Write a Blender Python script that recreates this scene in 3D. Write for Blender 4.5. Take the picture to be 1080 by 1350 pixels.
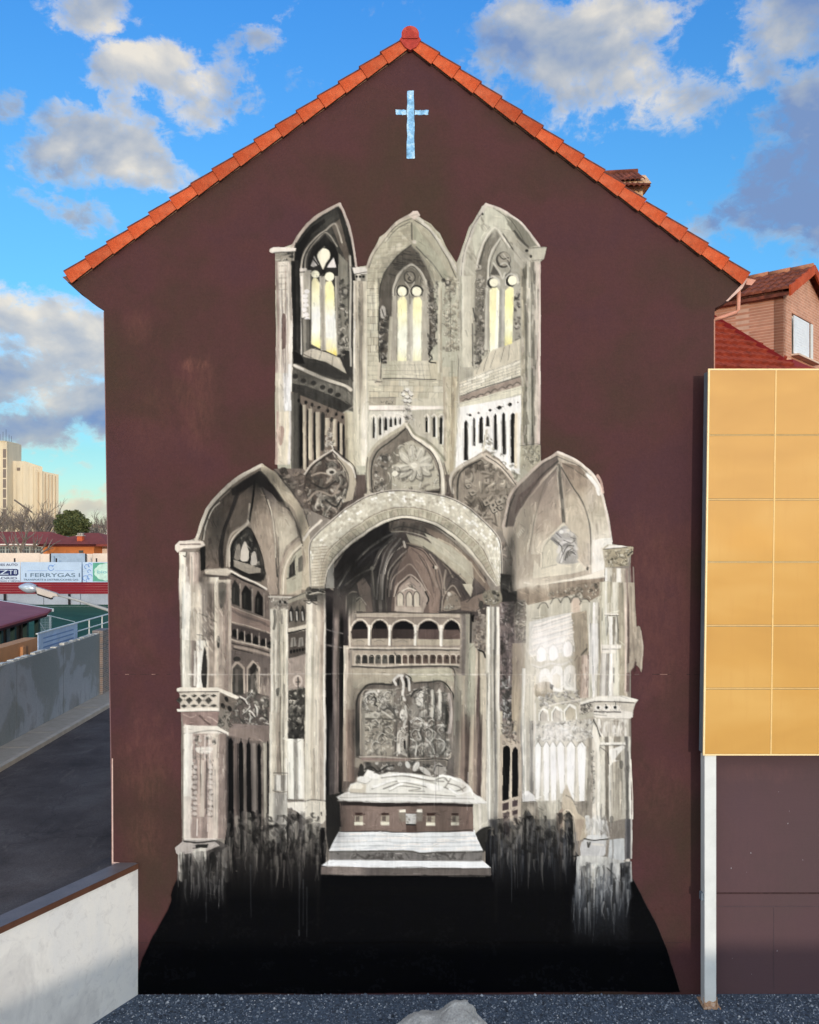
import bpy, bmesh, math, random
import numpy as np
from mathutils import Vector, Matrix
random.seed(4)
for o in list(bpy.data.objects): bpy.data.objects.remove(o)
SC = bpy.context.scene
COL = SC.collection
R = math.radians
# ---------------------------------------------------------------- camera, sky, sun, exposure
EYE, FL = 9.1, 1169.0            # eye height above the yard; focal length in units of a 1080 wide picture
cam = bpy.data.cameras.new('camera'); camera = bpy.data.objects.new('camera', cam); COL.objects.link(camera)
camera.location = (0, 0, EYE); camera.rotation_euler = (R(90), 0, 0)
cam.sensor_fit = 'HORIZONTAL'; cam.sensor_width = 36; cam.lens = 36*FL/1080; cam.shift_y = 25/1080
cam.clip_start = .1; cam.clip_end = 6000
SC.camera = camera
SUN_EL, SUN_AZ = R(6.0), R(166)
world = bpy.data.worlds.new('World'); SC.world = world; world.use_nodes = True
sun_l = bpy.data.lights.new('sun', 'SUN'); sun_l.energy = 2.0; sun_l.angle = R(.6); sun_l.color = (1.0, .88, .74)
sun = bpy.data.objects.new('sun', sun_l); COL.objects.link(sun)
sdir = Vector((math.sin(SUN_AZ)*math.cos(SUN_EL), math.cos(SUN_AZ)*math.cos(SUN_EL), math.sin(SUN_EL)))
sun.rotation_euler = sdir.to_track_quat('Z', 'Y').to_euler(); sun.location = (20, -40, 30)
SC.view_settings.view_transform = 'Standard'; SC.view_settings.look = 'None'
SC.view_settings.exposure = -0.2; SC.view_settings.gamma = 1; SC.view_settings.use_curve_mapping = False
def lin(c):
    c = np.asarray(c, float)/255.0
    return tuple(np.where(c <= .04045, c/12.92, ((c+.055)/1.055)**2.4))
class NT:
    """short hand for node trees"""
    def __init__(s, tree): s.t = tree; s.n = tree.nodes; s.l = tree.links
    def node(s, typ, **k):
        n = s.n.new(typ)
        for a, b in k.items(): setattr(n, a, b)
        return n
    def plug(s, sock, v):
        if isinstance(v, bpy.types.NodeSocket): s.l.new(v, sock)
        elif v is not None: sock.default_value = v
    def m(s, op, a, b=None, c=None, clamp=False):
        n = s.node('ShaderNodeMath', operation=op, use_clamp=clamp); s.plug(n.inputs[0], a); s.plug(n.inputs[1], b)
        if c is not None: s.plug(n.inputs[2], c)
        return n.outputs[0]
    def noise(s, vec, scale, detail=4, rough=.5, dist=0, dim='3D'):
        n = s.node('ShaderNodeTexNoise', noise_dimensions=dim); s.plug(n.inputs['Vector'], vec)
        n.inputs['Scale'].default_value = scale; n.inputs['Detail'].default_value = detail
        n.inputs['Roughness'].default_value = rough; n.inputs['Distortion'].default_value = dist
        return n.outputs[0]
    def ramp(s, f, stops):
        n = s.node('ShaderNodeValToRGB'); s.plug(n.inputs[0], f); e = n.color_ramp.elements
        while len(e) < len(stops): e.new(.5)
        for k, (p, c) in zip(e, stops): k.position = p; k.color = tuple(c[:3])+(1,) if hasattr(c, '__len__') else (c, c, c, 1)
        return n.outputs[0]
    def mix(s, f, a, b, mode='MIX'):
        n = s.node('ShaderNodeMix', data_type='RGBA', blend_type=mode); s.plug(n.inputs[0], f)
        for i, v in ((6, a), (7, b)):
            s.plug(n.inputs[i], v if isinstance(v, bpy.types.NodeSocket) else (tuple(v)+(1,))[:4])
        return n.outputs[2]
    def maprange(s, v, a, b, c=0, d=1, smooth=True):
        n = s.node('ShaderNodeMapRange', interpolation_type='SMOOTHSTEP' if smooth else 'LINEAR'); s.plug(n.inputs[0], v)
        for i, q in zip((1, 2, 3, 4), (a, b, c, d)): n.inputs[i].default_value = q
        return n.outputs[0]
# sky: blue dusk-side air with broken cumulus; clouds live on the sky sphere by azimuth and elevation
W = NT(world.node_tree); W.n.clear()
tc = W.node('ShaderNodeTexCoord').outputs['Generated']
sky = W.node('ShaderNodeTexSky', sky_type='NISHITA'); sky.sun_disc = False; sky.sun_elevation = SUN_EL; sky.sun_rotation = SUN_AZ
sky.altitude = 700; sky.air_density = 1.0; sky.dust_density = .2; sky.ozone_density = 1.6
sep = W.node('ShaderNodeSeparateXYZ'); W.plug(sep.inputs[0], tc)
az = W.m('ARCTAN2', sep.outputs[0], sep.outputs[1]); el = W.m('ARCSINE', sep.outputs[2])
cv = W.node('ShaderNodeCombineXYZ'); W.plug(cv.inputs[0], az); W.plug(cv.inputs[1], W.m('MULTIPLY', el, 1.35)); cvec = cv.outputs[0]
def sph(px, py):
    x, y, z = (px-540)/FL, 1.0, (700-py)/FL
    return math.atan2(x, y), math.asin(z/math.sqrt(x*x+y*y+z*z))
CLOUDS = [ # px, py, half width, half height, weight, tilt
 (190, 90, 80, 32, 1.1, -.35), (165, 150, 50, 50, .85, 0), (240, 110, 60, 26, .8, -.3), (120, 10, 75, 22, .9, -.1), (285, 105, 46, 60, .85, .5), (330, 40, 60, 18, .6, -.4), (140, 185, 100, 42, 1.1, .25), (215, 210, 75, 28, 1.0, .12),
 (85, 200, 60, 50, .8, .6), (105, 275, 60, 22, .75, 0), (5, 130, 28, 28, .8, 0), (180, 265, 18, 8, .5, 0),
 (780, 60, 125, 62, 1.15, .1), (690, 40, 90, 50, .95, 0), (830, 20, 90, 40, 1.0, 0), (900, 110, 90, 50, .62, .3), (700, 130, 120, 50, .55, 0), (1060, 20, 70, 60, .95, .4), (1010, 70, 60, 60, .6, 0), (1080, 130, 95, 48, 1.0, -.1), (1040, 230, 110, 90, .95, 0), (960, 290, 70, 50, .6, 0), (1120, 250, 100, 90, 1.0, 0),
 (60, 420, 150, 45, 1.1, 0), (10, 400, 90, 35, 1.0, 0), (110, 460, 130, 45, 1.1, 0), (20, 500, 120, 50, 1.15, 0), (130, 545, 150, 40, 1.15, 0), (20, 560, 110, 28, 1.0, 0), (250, 480, 200, 60, .9, 0),
 (110, 665, 90, 20, .9, 0), (60, 606, 40, 5, .35, 0), (110, 628, 30, 4, .3, 0), (140, 640, 60, 10, .5, 0), (200, 670, 160, 16, .8, 0), (-200, 420, 160, 110, .9, 0), (1400, 300, 200, 150, .8, 0), (1300, 560, 260, 60, .8, 0), (-260, 640, 240, 26, .8, 0)]
warp = W.node('ShaderNodeVectorMath', operation='MULTIPLY_ADD')
wn = W.node('ShaderNodeTexNoise'); W.plug(wn.inputs['Vector'], cvec); wn.inputs['Scale'].default_value = 7; wn.inputs['Detail'].default_value = 7; wn.inputs['Roughness'].default_value = .62
ws = W.node('ShaderNodeVectorMath', operation='SUBTRACT'); W.l.new(wn.outputs[1], ws.inputs[0]); ws.inputs[1].default_value = (.5, .5, .5)
W.l.new(ws.outputs[0], warp.inputs[0]); warp.inputs[1].default_value = (.15, .12, 0); W.l.new(cvec, warp.inputs[2])
def dens(vec):
    tot = None
    for px, py, hw, hh, w, tilt in CLOUDS:
        a, e = sph(px, py); e *= 1.35
        mp = W.node('ShaderNodeMapping', vector_type='TEXTURE'); mp.inputs['Location'].default_value = (a, e, 0)
        mp.inputs['Rotation'].default_value = (0, 0, -tilt); mp.inputs['Scale'].default_value = (hw/FL*1.25, hh/FL*1.35*1.25, 1)
        W.l.new(vec, mp.inputs[0])
        ln = W.node('ShaderNodeVectorMath', operation='LENGTH'); W.l.new(mp.outputs[0], ln.inputs[0])
        d = W.maprange(ln.outputs['Value'], .15, 1.15, w, 0)
        tot = d if tot is None else W.m('MAXIMUM', tot, d)
    return tot
D = dens(warp.outputs[0])
# elsewhere on the sphere: unseen cloud, cover widened to whiten the fill light
front = W.maprange(sep.outputs[1], .25, .75, 1, 0)
else_ = W.m('MULTIPLY', W.maprange(W.noise(tc, 2.6, 6, .55), .40, .60), front)
D = W.m('MAXIMUM', D, else_)
fb = W.noise(cvec, 13, 9, .62, .35); fb2 = W.noise(cvec, 46, 6, .65, .5)
tex = W.m('ADD', W.m('MULTIPLY', W.m('SUBTRACT', fb, .5), 2.3), W.m('MULTIPLY', W.m('SUBTRACT', fb2, .5), 1.0))
alpha = W.m('POWER', W.maprange(W.m('ADD', D, tex), .26, .98), .9)
# body shading of the cloud: bright, lumpy tops and blue grey bellies
off = W.node('ShaderNodeVectorMath', operation='ADD'); W.l.new(cvec, off.inputs[0]); off.inputs[1].default_value = (.012, .026, 0)
lump = W.m('SUBTRACT', W.noise(cvec, 8, 6, .5, .2), W.noise(off.outputs[0], 8, 6, .5, .2))
big = W.noise(cvec, 5.5, 4, .5)
lit = W.m('ADD', W.m('MULTIPLY', lump, 2.4), W.maprange(big, .36, .64, .30, .80, False))
lit = W.m('ADD', lit, W.maprange(alpha, .2, 1, .16, -.12))
mpd = W.node('ShaderNodeMapping', vector_type='TEXTURE'); sa = sph(1050, 235); mpd.inputs['Location'].default_value = (sa[0], sa[1]*1.35, 0); mpd.inputs['Scale'].default_value = (.18, .16, 1); W.l.new(cvec, mpd.inputs[0])
mpl = W.node('ShaderNodeVectorMath', operation='LENGTH'); W.l.new(mpd.outputs[0], mpl.inputs[0])
lit = W.m('SUBTRACT', lit, W.maprange(mpl.outputs['Value'], .2, 1.1, .42, 0))
ccol = W.ramp(lit, [(.0, lin((132, 160, 208))), (.30, lin((178, 190, 208))), (.58, lin((214, 216, 218))), (.85, lin((255, 247, 232)))])
low = W.maprange(el, .0, .12, 1, 0)
ccol = W.mix(W.m('MULTIPLY', low, .55), ccol, lin((238, 226, 190)))
gain = W.node('ShaderNodeVectorMath', operation='MULTIPLY'); W.l.new(sky.outputs[0], gain.inputs[0])
# air colour by elevation
tv = W.ramp(W.maprange(el, 0, .56, 0, 1, False), [(0, (.33, .42, .85)), (.06, (.26, .39, .60)), (.15, (.236, .385, .50)), (.35, (.24, .5, .72)), (.6, (.255, .556, .78)), (1, (.19, .53, .92))])
ts = W.node('ShaderNodeVectorMath', operation='SCALE'); W.l.new(tv, ts.inputs[0]); ts.inputs['Scale'].default_value = 3.1
dq = W.node('ShaderNodeVectorMath', operation='DOT_PRODUCT'); W.l.new(tc, dq.inputs[0]); dq.inputs[1].default_value = tuple(sdir)
tint = W.mix(W.maprange(dq.outputs['Value'], -.1, .8), ts.outputs[0], (2.0, 1.8, 1.6))
W.l.new(tint, gain.inputs[1])
SKYK = .15
bgs = W.node('ShaderNodeBackground'); W.l.new(gain.outputs[0], bgs.inputs[0]); bgs.inputs[1].default_value = SKYK
bgc = W.node('ShaderNodeBackground'); W.l.new(ccol, bgc.inputs[0]); 
dt = W.node('ShaderNodeVectorMath', operation='DOT_PRODUCT'); W.l.new(tc, dt.inputs[0]); dt.inputs[1].default_value = tuple(sdir)
W.l.new(W.maprange(dt.outputs['Value'], -.25, 1, 1.0, 4.2), bgc.inputs[1])      # unseen clouds on the sun's side brightened to raise the fill
ms = W.node('ShaderNodeMixShader'); W.l.new(W.m('MULTIPLY', alpha, .95), ms.inputs[0]); W.l.new(bgs.outputs[0], ms.inputs[1]); W.l.new(bgc.outputs[0], ms.inputs[2])
wo = W.node('ShaderNodeOutputWorld'); W.l.new(ms.outputs[0], wo.inputs[0])
SHADE_Z = 5.0
# ---------------------------------------------------------------- painted wall art, rasterised into arrays
PX0, PY0, PX1, PY1 = 176, 262, 908, 1312
PW, PH = PX1-PX0, PY1-PY0
rng = np.random.RandomState(7)
CAN = np.zeros((PH, PW, 4), np.float32)          # sRGB colour 0..1 + coverage
CAN[..., :3] = np.array([82, 52, 54], np.float32)/255
CLIP = [None]
TF = [0.0, 0.0, 1.0]
def tile(ox=0, oy=0, s=5.4): TF[:] = [ox, oy, s]
def tp(p):
    p = np.asarray(p, float).reshape(-1, 2)
    return p/TF[2] + np.array([TF[0]-PX0, TF[1]-PY0])
def col(c):
    if isinstance(c, (int, float)):
        v = abs(c)
        if c < 0: return np.array([v, v*.99, v*1.0])/255
        k = min(1, v/90.)
        return np.array([v, v*(1-.035*k), v*(1-.125*k*(1-max(0, v-185)/130.))])/255
    return np.array(c, float)/255
def snoise(h, w, cy, cx, oct=3):
    out = np.zeros((h, w), np.float32); amp = 1; tot = 0
    for o in range(oct):
        gy, gx = max(2, int(h/cy)+2), max(2, int(w/cx)+2)
        g = rng.rand(gy+1, gx+1)
        yy = np.linspace(0, gy-1.001, h); xx = np.linspace(0, gx-1.001, w)
        yi = yy.astype(int); xi = xx.astype(int)
        fy = (yy-yi)[:, None]; fx = (xx-xi)[None]
        fy = fy*fy*(3-2*fy); fx = fx*fx*(3-2*fx)
        a = g[yi][:, xi]; b = g[yi][:, xi+1]; c = g[yi+1][:, xi]; d = g[yi+1][:, xi+1]
        out += amp*((a*(1-fx)+b*fx)*(1-fy)+(c*(1-fx)+d*fx)*fy)
        tot += amp; amp *= .55; cy = max(1.2, cy*.5); cx = max(1.2, cx*.5)
    return out/tot
STREAK = (snoise(PH, PW, 34, 3.2)+snoise(PH, PW, 13, 1.6)+snoise(PH, PW, 60, 7))/3-.5; STREAK *= 1.5
BLOT = snoise(PH, PW, 9, 9)-.5
WARP = (snoise(PH, PW, 18, 7, 2)-.5, snoise(PH, PW, 7, 7, 2)-.5)
def spl(p, closed=False, n=7):
    p = np.asarray(p, float)
    if len(p) < 3: return p
    q = np.vstack([p[-1:], p, p[:2]]) if closed else np.vstack([2*p[0]-p[1], p, 2*p[-1]-p[-2]])
    out = []
    for i in range(1, len(q)-2):
        t = np.linspace(0, 1, n, endpoint=False)[:, None]
        a, b, c, d = q[i-1], q[i], q[i+1], q[i+2]
        out.append(.5*((2*b)+(c-a)*t+(2*a-5*b+4*c-d)*t*t+(3*b-a-3*c+d)*t**3))
    out = np.vstack(out)
    return out if closed else np.vstack([out, p[-1:]])
def box(p, m=2):
    x0 = max(0, int(np.floor(p[:, 0].min()-m))); x1 = min(PW, int(np.ceil(p[:, 0].max()+m)))
    y0 = max(0, int(np.floor(p[:, 1].min()-m))); y1 = min(PH, int(np.ceil(p[:, 1].max()+m)))
    return x0, y0, x1, y1
def cover(p, rough=.6, b=None):
    x0, y0, x1, y1 = b or box(p)
    if x1 <= x0 or y1 <= y0: return None
    S = 3
    xs = (np.arange((x1-x0)*S)+.5)/S+x0
    ys = (np.arange((y1-y0)*S)+.5)/S+y0
    m = np.zeros((len(ys), len(xs)), bool)
    if rough:
        wx = np.repeat(np.repeat(WARP[0][y0:y1, x0:x1], S, 0), S, 1)*rough*1.3
        X = xs[None]+wx
    else: X = np.broadcast_to(xs[None], m.shape)
    Y = ys
    q = np.roll(p, -1, 0)
    for (ax, ay), (bx, by) in zip(p, q):
        if ay == by: continue
        rows = (Y >= min(ay, by)) & (Y < max(ay, by))
        if not rows.any(): continue
        xi = ax+(Y[rows]-ay)*(bx-ax)/(by-ay)
        m[rows] ^= X[rows] < xi[:, None]
    return m.reshape(y1-y0, S, x1-x0, S).mean((1, 3)).astype(np.float32)
def put(b, m, c, a=1., tex=.10, add=True):
    x0, y0, x1, y1 = b
    if CLIP[0] is not None: m = m*CLIP[0][y0:y1, x0:x1]
    m = m*a
    c = np.asarray(c, np.float32)
    t = 1+tex*(STREAK[y0:y1, x0:x1]*1.6+BLOT[y0:y1, x0:x1]*1.2)
    cc = np.clip((c if c.ndim == 3 else c[None, None])*t[..., None], 0, 1)
    R = CAN[y0:y1, x0:x1]
    R[..., :3] = R[..., :3]*(1-m[..., None])+cc*m[..., None]
    if add: R[..., 3] = 1-(1-R[..., 3])*(1-m)
def F(pts, c, a=1., s=0, tex=.10, r=.5):
    p = tp(pts)
    if s: p = spl(p, True)
    b = box(p)
    m = cover(p, r, b)
    if m is not None: put(b, m, col(c), a, tex)
def E(x, y, rx, ry, c, a=1., tex=.05, rot=0):
    t = np.linspace(0, 2*np.pi, 22, endpoint=False)
    ca, sa = math.cos(rot), math.sin(rot)
    F(np.c_[x+rx*np.cos(t)*ca-ry*np.sin(t)*sa, y+rx*np.cos(t)*sa+ry*np.sin(t)*ca], c, a, 0, tex, .3)
def L(pts, w, c, a=1., s=1, w2=None, tex=.12, dry=0.):
    p = tp(pts)
    if s and len(p) > 2: p = spl(p)
    w = max(w/TF[2], .55)*.5; w2 = w if w2 is None else max(w2/TF[2], .3)*.5
    x0, y0, x1, y1 = box(p, max(w, w2)+2)
    if x1 <= x0 or y1 <= y0: return
    X = (np.arange(x0, x1)+.5)[None]; Y = (np.arange(y0, y1)+.5)[:, None]
    m = np.zeros((y1-y0, x1-x0), np.float32)
    n = len(p)-1
    for i in range(n):
        ax, ay = p[i]; bx, by = p[i+1]
        dx, dy = bx-ax, by-ay; l2 = dx*dx+dy*dy+1e-6
        t = np.clip(((X-ax)*dx+(Y-ay)*dy)/l2, 0, 1)
        d = np.hypot(X-ax-t*dx, Y-ay-t*dy)
        ww = w+(w2-w)*(i+t)/n
        np.maximum(m, np.clip(ww-d+.5, 0, 1), out=m)
    if dry: m = m*np.clip(1-dry*(.5+STREAK[y0:y1, x0:x1]*2.5), 0, 1)
    put((x0, y0, x1, y1), m, col(c), a, tex)
def Q(xt0, xt1, yt, xb0, xb1, yb, stops, a=1., tex=.12, r=.5):
    """quad with a colour ramp across it (a painted shaft or pier)"""
    q = [(xt0, yt), (xt1, yt), (xb1, yb), (xb0, yb)]
    p = tp(q); b = box(p); m = cover(p, r, b)
    if m is None: return
    x0, y0, x1, y1 = b
    X = (np.arange(x0, x1)+.5)[None]; Y = (np.arange(y0, y1)+.5)[:, None]
    v = (Y-p[0, 1])/(p[3, 1]-p[0, 1]+1e-6)
    xl = p[0, 0]+(p[3, 0]-p[0, 0])*v; xr = p[1, 0]+(p[2, 0]-p[1, 0])*v
    u = np.clip((X-xl)/(xr-xl+1e-6)+STREAK[y0:y1, x0:x1]*.10, 0, 1)
    if not isinstance(stops, (list, tuple)): stops = [stops, stops]
    k = np.arange(len(stops)); cs = np.array([col(s) for s in stops])
    u = u*(len(stops)-1); f0 = np.floor(u); f = np.clip((u-f0-.5)*2.3+.5, 0, 1); u = f0+f*f*(3-2*f)
    c = np.stack([np.interp(u, k, cs[:, i]) for i in range(3)], -1)
    put(b, m, c, a, tex)
def VG(pts, stops, a=1., s=0, tex=.1, r=.5, hor=0):
    """polygon with a colour ramp down it"""
    p = tp(pts)
    if s: p = spl(p, True)
    b = box(p); m = cover(p, r, b)
    if m is None: return
    x0, y0, x1, y1 = b
    if hor: u = np.clip(((np.arange(x0, x1)+.5)[None]-p[:, 0].min())/np.ptp(p[:, 0])+np.zeros((y1-y0, 1)), 0, 1)
    else: u = np.clip(((np.arange(y0, y1)+.5)[:, None]-p[:, 1].min())/np.ptp(p[:, 1])+np.zeros((1, x1-x0)), 0, 1)
    u = np.clip(u+BLOT[y0:y1, x0:x1]*.15, 0, 1)
    k = np.linspace(0, 1, len(stops)); cs = np.array([col(q) for q in stops])
    put(b, m, np.stack([np.interp(u, k, cs[:, i]) for i in range(3)], -1), a, tex)
class clip:
    def __init__(self, pts, s=0, r=.4):
        p = tp(pts)
        if s: p = spl(p, True)
        b = box(p); m = cover(p, r, b)
        M = np.zeros((PH, PW), np.float32)
        if m is not None: M[b[1]:b[3], b[0]:b[2]] = m
        self.m = M
    def __enter__(self):
        self.o = CLIP[0]; CLIP[0] = self.m if self.o is None else self.m*self.o
    def __exit__(self, *a): CLIP[0] = self.o
def REL(pts, n, cols, ln=60, w=14, curl=1.6, a=.85, vert=0., seed=None):
    """carved relief: curling brush strokes, each with a dark underside and a lit upper edge"""
    g = np.random.RandomState(seed if seed is not None else n)
    P = np.asarray(pts, float); lo, hi = P.min(0), P.max(0)
    cc = [col(c) for c in cols]; mid = sum(cc)/len(cc)
    n = int(n*1.05)
    with clip(pts):
        for i in range(n):
            ph = i/n
            x, y = lo+(hi-lo)*g.rand(2)
            th = g.rand()*2*np.pi if g.rand() > vert else np.pi/2+g.randn()*.25
            k = g.randn()*curl; l = ln*(.3+.7*g.rand())*(1.2-.5*ph); q = [(x, y)]
            for j in range(4):
                x += math.cos(th)*l/4; y += math.sin(th)*l/4; th += k/2; q.append((x, y))
            c = cc[g.randint(len(cc))]; c = (c*(.55+.3*ph)+mid*(.45-.3*ph))*255; ww = w*(.5+.8*g.rand())*(1.5-.7*ph)
            d = float(c.mean())
            L([(u+ww*.3, v+ww*.4) for u, v in q], ww, tuple(c*.5), .38, w2=ww*.4)
            L(q, ww, tuple(c), a*.8, w2=ww*.35)
            if d > 120 and g.rand() < .6: L([(u-ww*.15, v-ww*.22) for u, v in q[:4]], ww*.3, tuple(np.minimum(c*1.22+6, 244)), .7, w2=ww*.1)
def BRK(tl, tr, br, bl, ny, nx, c=105, w=2.2, a=.6, fill=None, g=None):
    """courses of masonry joints inside a quad"""
    g = g or rng
    tl, tr, br, bl = [np.array(v, float) for v in (tl, tr, br, bl)]
    f = lambda u, v: (tl*(1-u)+tr*u)*(1-v)+(bl*(1-u)+br*u)*v
    if fill:
        for j in range(ny):
            for i in range(-1, nx):
                o = .5*(j % 2); u0 = max(0, (i+o)/nx); u1 = min(1, (i+1+o)/nx)
                if u1 <= u0 or g.rand() > .6: continue
                F([f(u0, j/ny), f(u1, j/ny), f(u1, (j+1)/ny), f(u0, (j+1)/ny)], fill[g.randint(len(fill))], .55)
    for j in range(ny+1): L([f(0, j/ny), f(.5, j/ny+g.randn()*.004), f(1, j/ny)], w, c, a*(.6+.4*g.rand()))
    for j in range(ny):
        for i in range(nx):
            u = (i+.5*(j % 2)+.1*g.rand())/nx
            if 0 < u < 1: L([f(u, j/ny), f(u, (j+1)/ny)], w, c, a*(.4+.6*g.rand()))
def blur(A, ry, rx):
    for ax, r in ((0, ry), (1, rx)):
        if r < 1: continue
        P = np.concatenate([np.repeat(A.take([0], ax), r+1, ax), A, np.repeat(A.take([-1], ax), r, ax)], ax)
        c = np.cumsum(P, ax, dtype=np.float64); n = A.shape[ax]
        hi = c.take(range(2*r+1, 2*r+1+n), ax); lo = c.take(range(0, n), ax)
        A = ((hi-lo)/(2*r+1)).astype(np.float32)
    return A
def SMEAR(x0, x1, y0, y1, r=16):
    """drag the wet paint down across a strip"""
    X0, X1, Y0, Y1 = x0-PX0, x1-PX0, y0-PY0, y1-PY0
    S = CAN[Y0-r:Y1+r, X0:X1, :3].copy(); B = blur(S, r, 0)[r:-r]
    v = np.minimum(1, 2.2*np.sin(np.linspace(0, np.pi, Y1-Y0)))[:, None, None]
    CAN[Y0:Y1, X0:X1, :3] = CAN[Y0:Y1, X0:X1, :3]*(1-v)+B*v
def BRUSH(n, ln, w, a, jit, seed):
    """many short strokes that pick up the colour under them and follow the edges"""
    g = np.random.RandomState(seed)
    lum = blur(CAN[..., :3].mean(-1), 2, 2)
    gy, gx = np.gradient(lum); J1 = blur(gx*gx, 4, 4); J2 = blur(gy*gy, 4, 4); J3 = blur(gx*gy, 4, 4)
    th = .5*np.arctan2(2*J3, J1-J2)+np.pi/2
    k = 0; tile(PX0, PY0, 1)
    while k < n:
        x, y = g.rand()*(PW-4)+2, g.rand()*(PH-4)+2; xi, yi = int(x), int(y); k += 1
        if CAN[yi, xi, 3] < .6: continue
        c = CAN[yi, xi, :3]
        if c.mean() < .06: continue
        t = th[yi, xi] if J1[yi, xi]+J2[yi, xi] > 1e-5 else np.pi/2; t += g.randn()*.12
        l = ln*(.5+g.rand()); dx, dy = math.cos(t)*l/2, math.sin(t)*l/2
        L([(x-dx, y-dy), (x+g.randn()*.4, y), (x+dx, y+dy)], w*(.5+g.rand()), tuple(np.clip(c*255*(1+jit*g.randn()), 4, 246)), a, s=0, w2=.5, tex=0)
def DRIP(x0, x1, y0, y1, n, cs, w=14, ln=120, a=.6, seed=1, fade=None):
    g = np.random.RandomState(seed)
    for i in range(n):
        x = x0+(x1-x0)*g.rand(); v = g.rand(); y = y0+(y1-y0)*v; l = ln*(.3+1.1*g.rand())
        aa = a*(1 if fade is None else max(0, 1-v*fade))
        L([(x, y), (x+g.randn()*w*.4, y+l*.5), (x+g.randn()*w*.5, y+l)], w*(.3+1.2*g.rand()), cs[g.randint(len(cs))], aa, w2=w*.15, dry=.5)
YL, YP, YW = (234, 226, 172), (236, 234, 204), (240, 242, 226)
TP, TK, BR_ = (148, 130, 118), (112, 98, 90), (120, 98, 88)
CR, GN = (205, 197, 172), (176, 175, 154)
# ---- the black ground at the foot of the painting
tile(0, 0, 1)
F([(236, 1166), (216, 1208), (201, 1234), (188, 1262), (180, 1289), (180, 1311), (897, 1308), (883, 1261), (866, 1218), (850, 1188), (833, 1155), (826, 1120), (246, 1120), (240, 1160)], (3, 5, 10), 1, 0, .02, .2)
L([(202, 1243), (872, 1243)], 2, (0, 0, 2), .9)
for k in range(60):
    x, y = 190+690*rng.rand(), 1180+125*rng.rand()
    L([(x, y), (x+rng.rand()*14, y+rng.randn())], 1.2, (16, 20, 30), .35*rng.rand())
L([(836, 1160), (852, 1192), (868, 1222), (883, 1260), (897, 1306)], .8, (150, 128, 115), .55)
# ---- silhouettes, toned
F([(363, 330), (385, 322), (400, 300), (447, 270), (466, 330), (470, 352), (484, 350), (500, 312), (546, 282), (580, 308), (602, 350), (618, 300), (640, 268), (690, 298), (712, 330), (712, 600), (708, 640), (370, 640), (363, 600)], GN, 1, 0, .1)
F([(236, 716), (262, 708), (280, 660), (345, 611), (375, 630), (400, 640), (460, 650), (690, 640), (736, 597), (790, 640), (800, 690), (806, 716), (832, 724), (832, 1120), (820, 1160), (240, 1160), (236, 720)], (142, 132, 120), 1, 0, .1)
# ================================================================= upper left window
tile(350, 260)
F([(200, 352), (290, 215), (400, 120), (520, 62), (560, 130), (600, 260), (645, 490), (632, 1090), (640, 1330), (200, 1200), (180, 700)], 62, 1, 0, .25)
with clip([(200, 352), (290, 215), (400, 120), (520, 62), (560, 130), (600, 260), (645, 490), (640, 620), (520, 700), (240, 700), (200, 500)]):
    for i in range(26):
        x = 220+400*rng.rand(); y = 120+330*rng.rand()
        L([(x, y), (x+50, y-45), (x+110, y-70)], 26, [50, 78, 105, 92][i % 4], .45, dry=.4)
    F([(470, 200), (540, 140), (600, 330), (620, 480), (560, 560), (520, 330)], (128, 112, 98), .75)
    F([(500, 60), (560, 130), (600, 260), (645, 490), (610, 480), (560, 260), (520, 120)], 45, .9)
    F([(215, 350), (330, 210), (420, 150), (430, 175), (330, 260), (270, 380), (240, 520), (200, 520)], 34, .95)
L([(195, 350), (245, 262), (330, 165), (420, 105), (528, 48)], 26, (176, 160, 148), .95)
L([(210, 350), (260, 268), (340, 182), (430, 118), (520, 66)], 8, 38, .7)
L([(528, 48), (555, 95), (590, 190), (615, 300), (632, 400), (648, 492)], 20, (186, 170, 160), .95)
L([(520, 70), (560, 150), (595, 290), (630, 470)], 6, 38, .7)
# nested arch mouldings
F([(262, 1090), (265, 520), (290, 420), (340, 310), (430, 225), (500, 300), (560, 420), (600, 560), (605, 1090)], 82, .95, 0, .2)
L([(258, 520), (270, 430), (310, 340), (380, 270), (430, 235), (490, 185), (520, 240), (545, 320)], 12, (190, 180, 165), .9)
L([(285, 520), (292, 430), (330, 345), (390, 280), (428, 250), (470, 285), (510, 350)], 10, (168, 160, 146), .9)
L([(272, 520), (282, 430), (322, 342), (385, 275), (432, 240)], 4, 30, .8)
F([(300, 560), (305, 450), (340, 350), (430, 265), (490, 340), (530, 440), (540, 560)], 38, .95)
F([(520, 400), (590, 470), (610, 1090), (510, 1090)], (150, 146, 130), .8)
# tracery
F([(318, 500), (345, 420), (400, 500), (408, 560), (440, 500), (480, 420), (515, 500), (515, 600), (318, 600)], 62)
F([(322, 490), (350, 418), (385, 480), (345, 500)], (214, 208, 205)); F([(440, 500), (485, 425), (505, 500)], (214, 208, 205))
F([(372, 420), (395, 375), (425, 365), (455, 385), (460, 430), (435, 470), (412, 515), (390, 470)], (224, 220, 196), 1, 1)
L([(345, 440), (375, 480), (412, 560), (440, 480), (480, 430)], 10, 52, .95)
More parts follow.
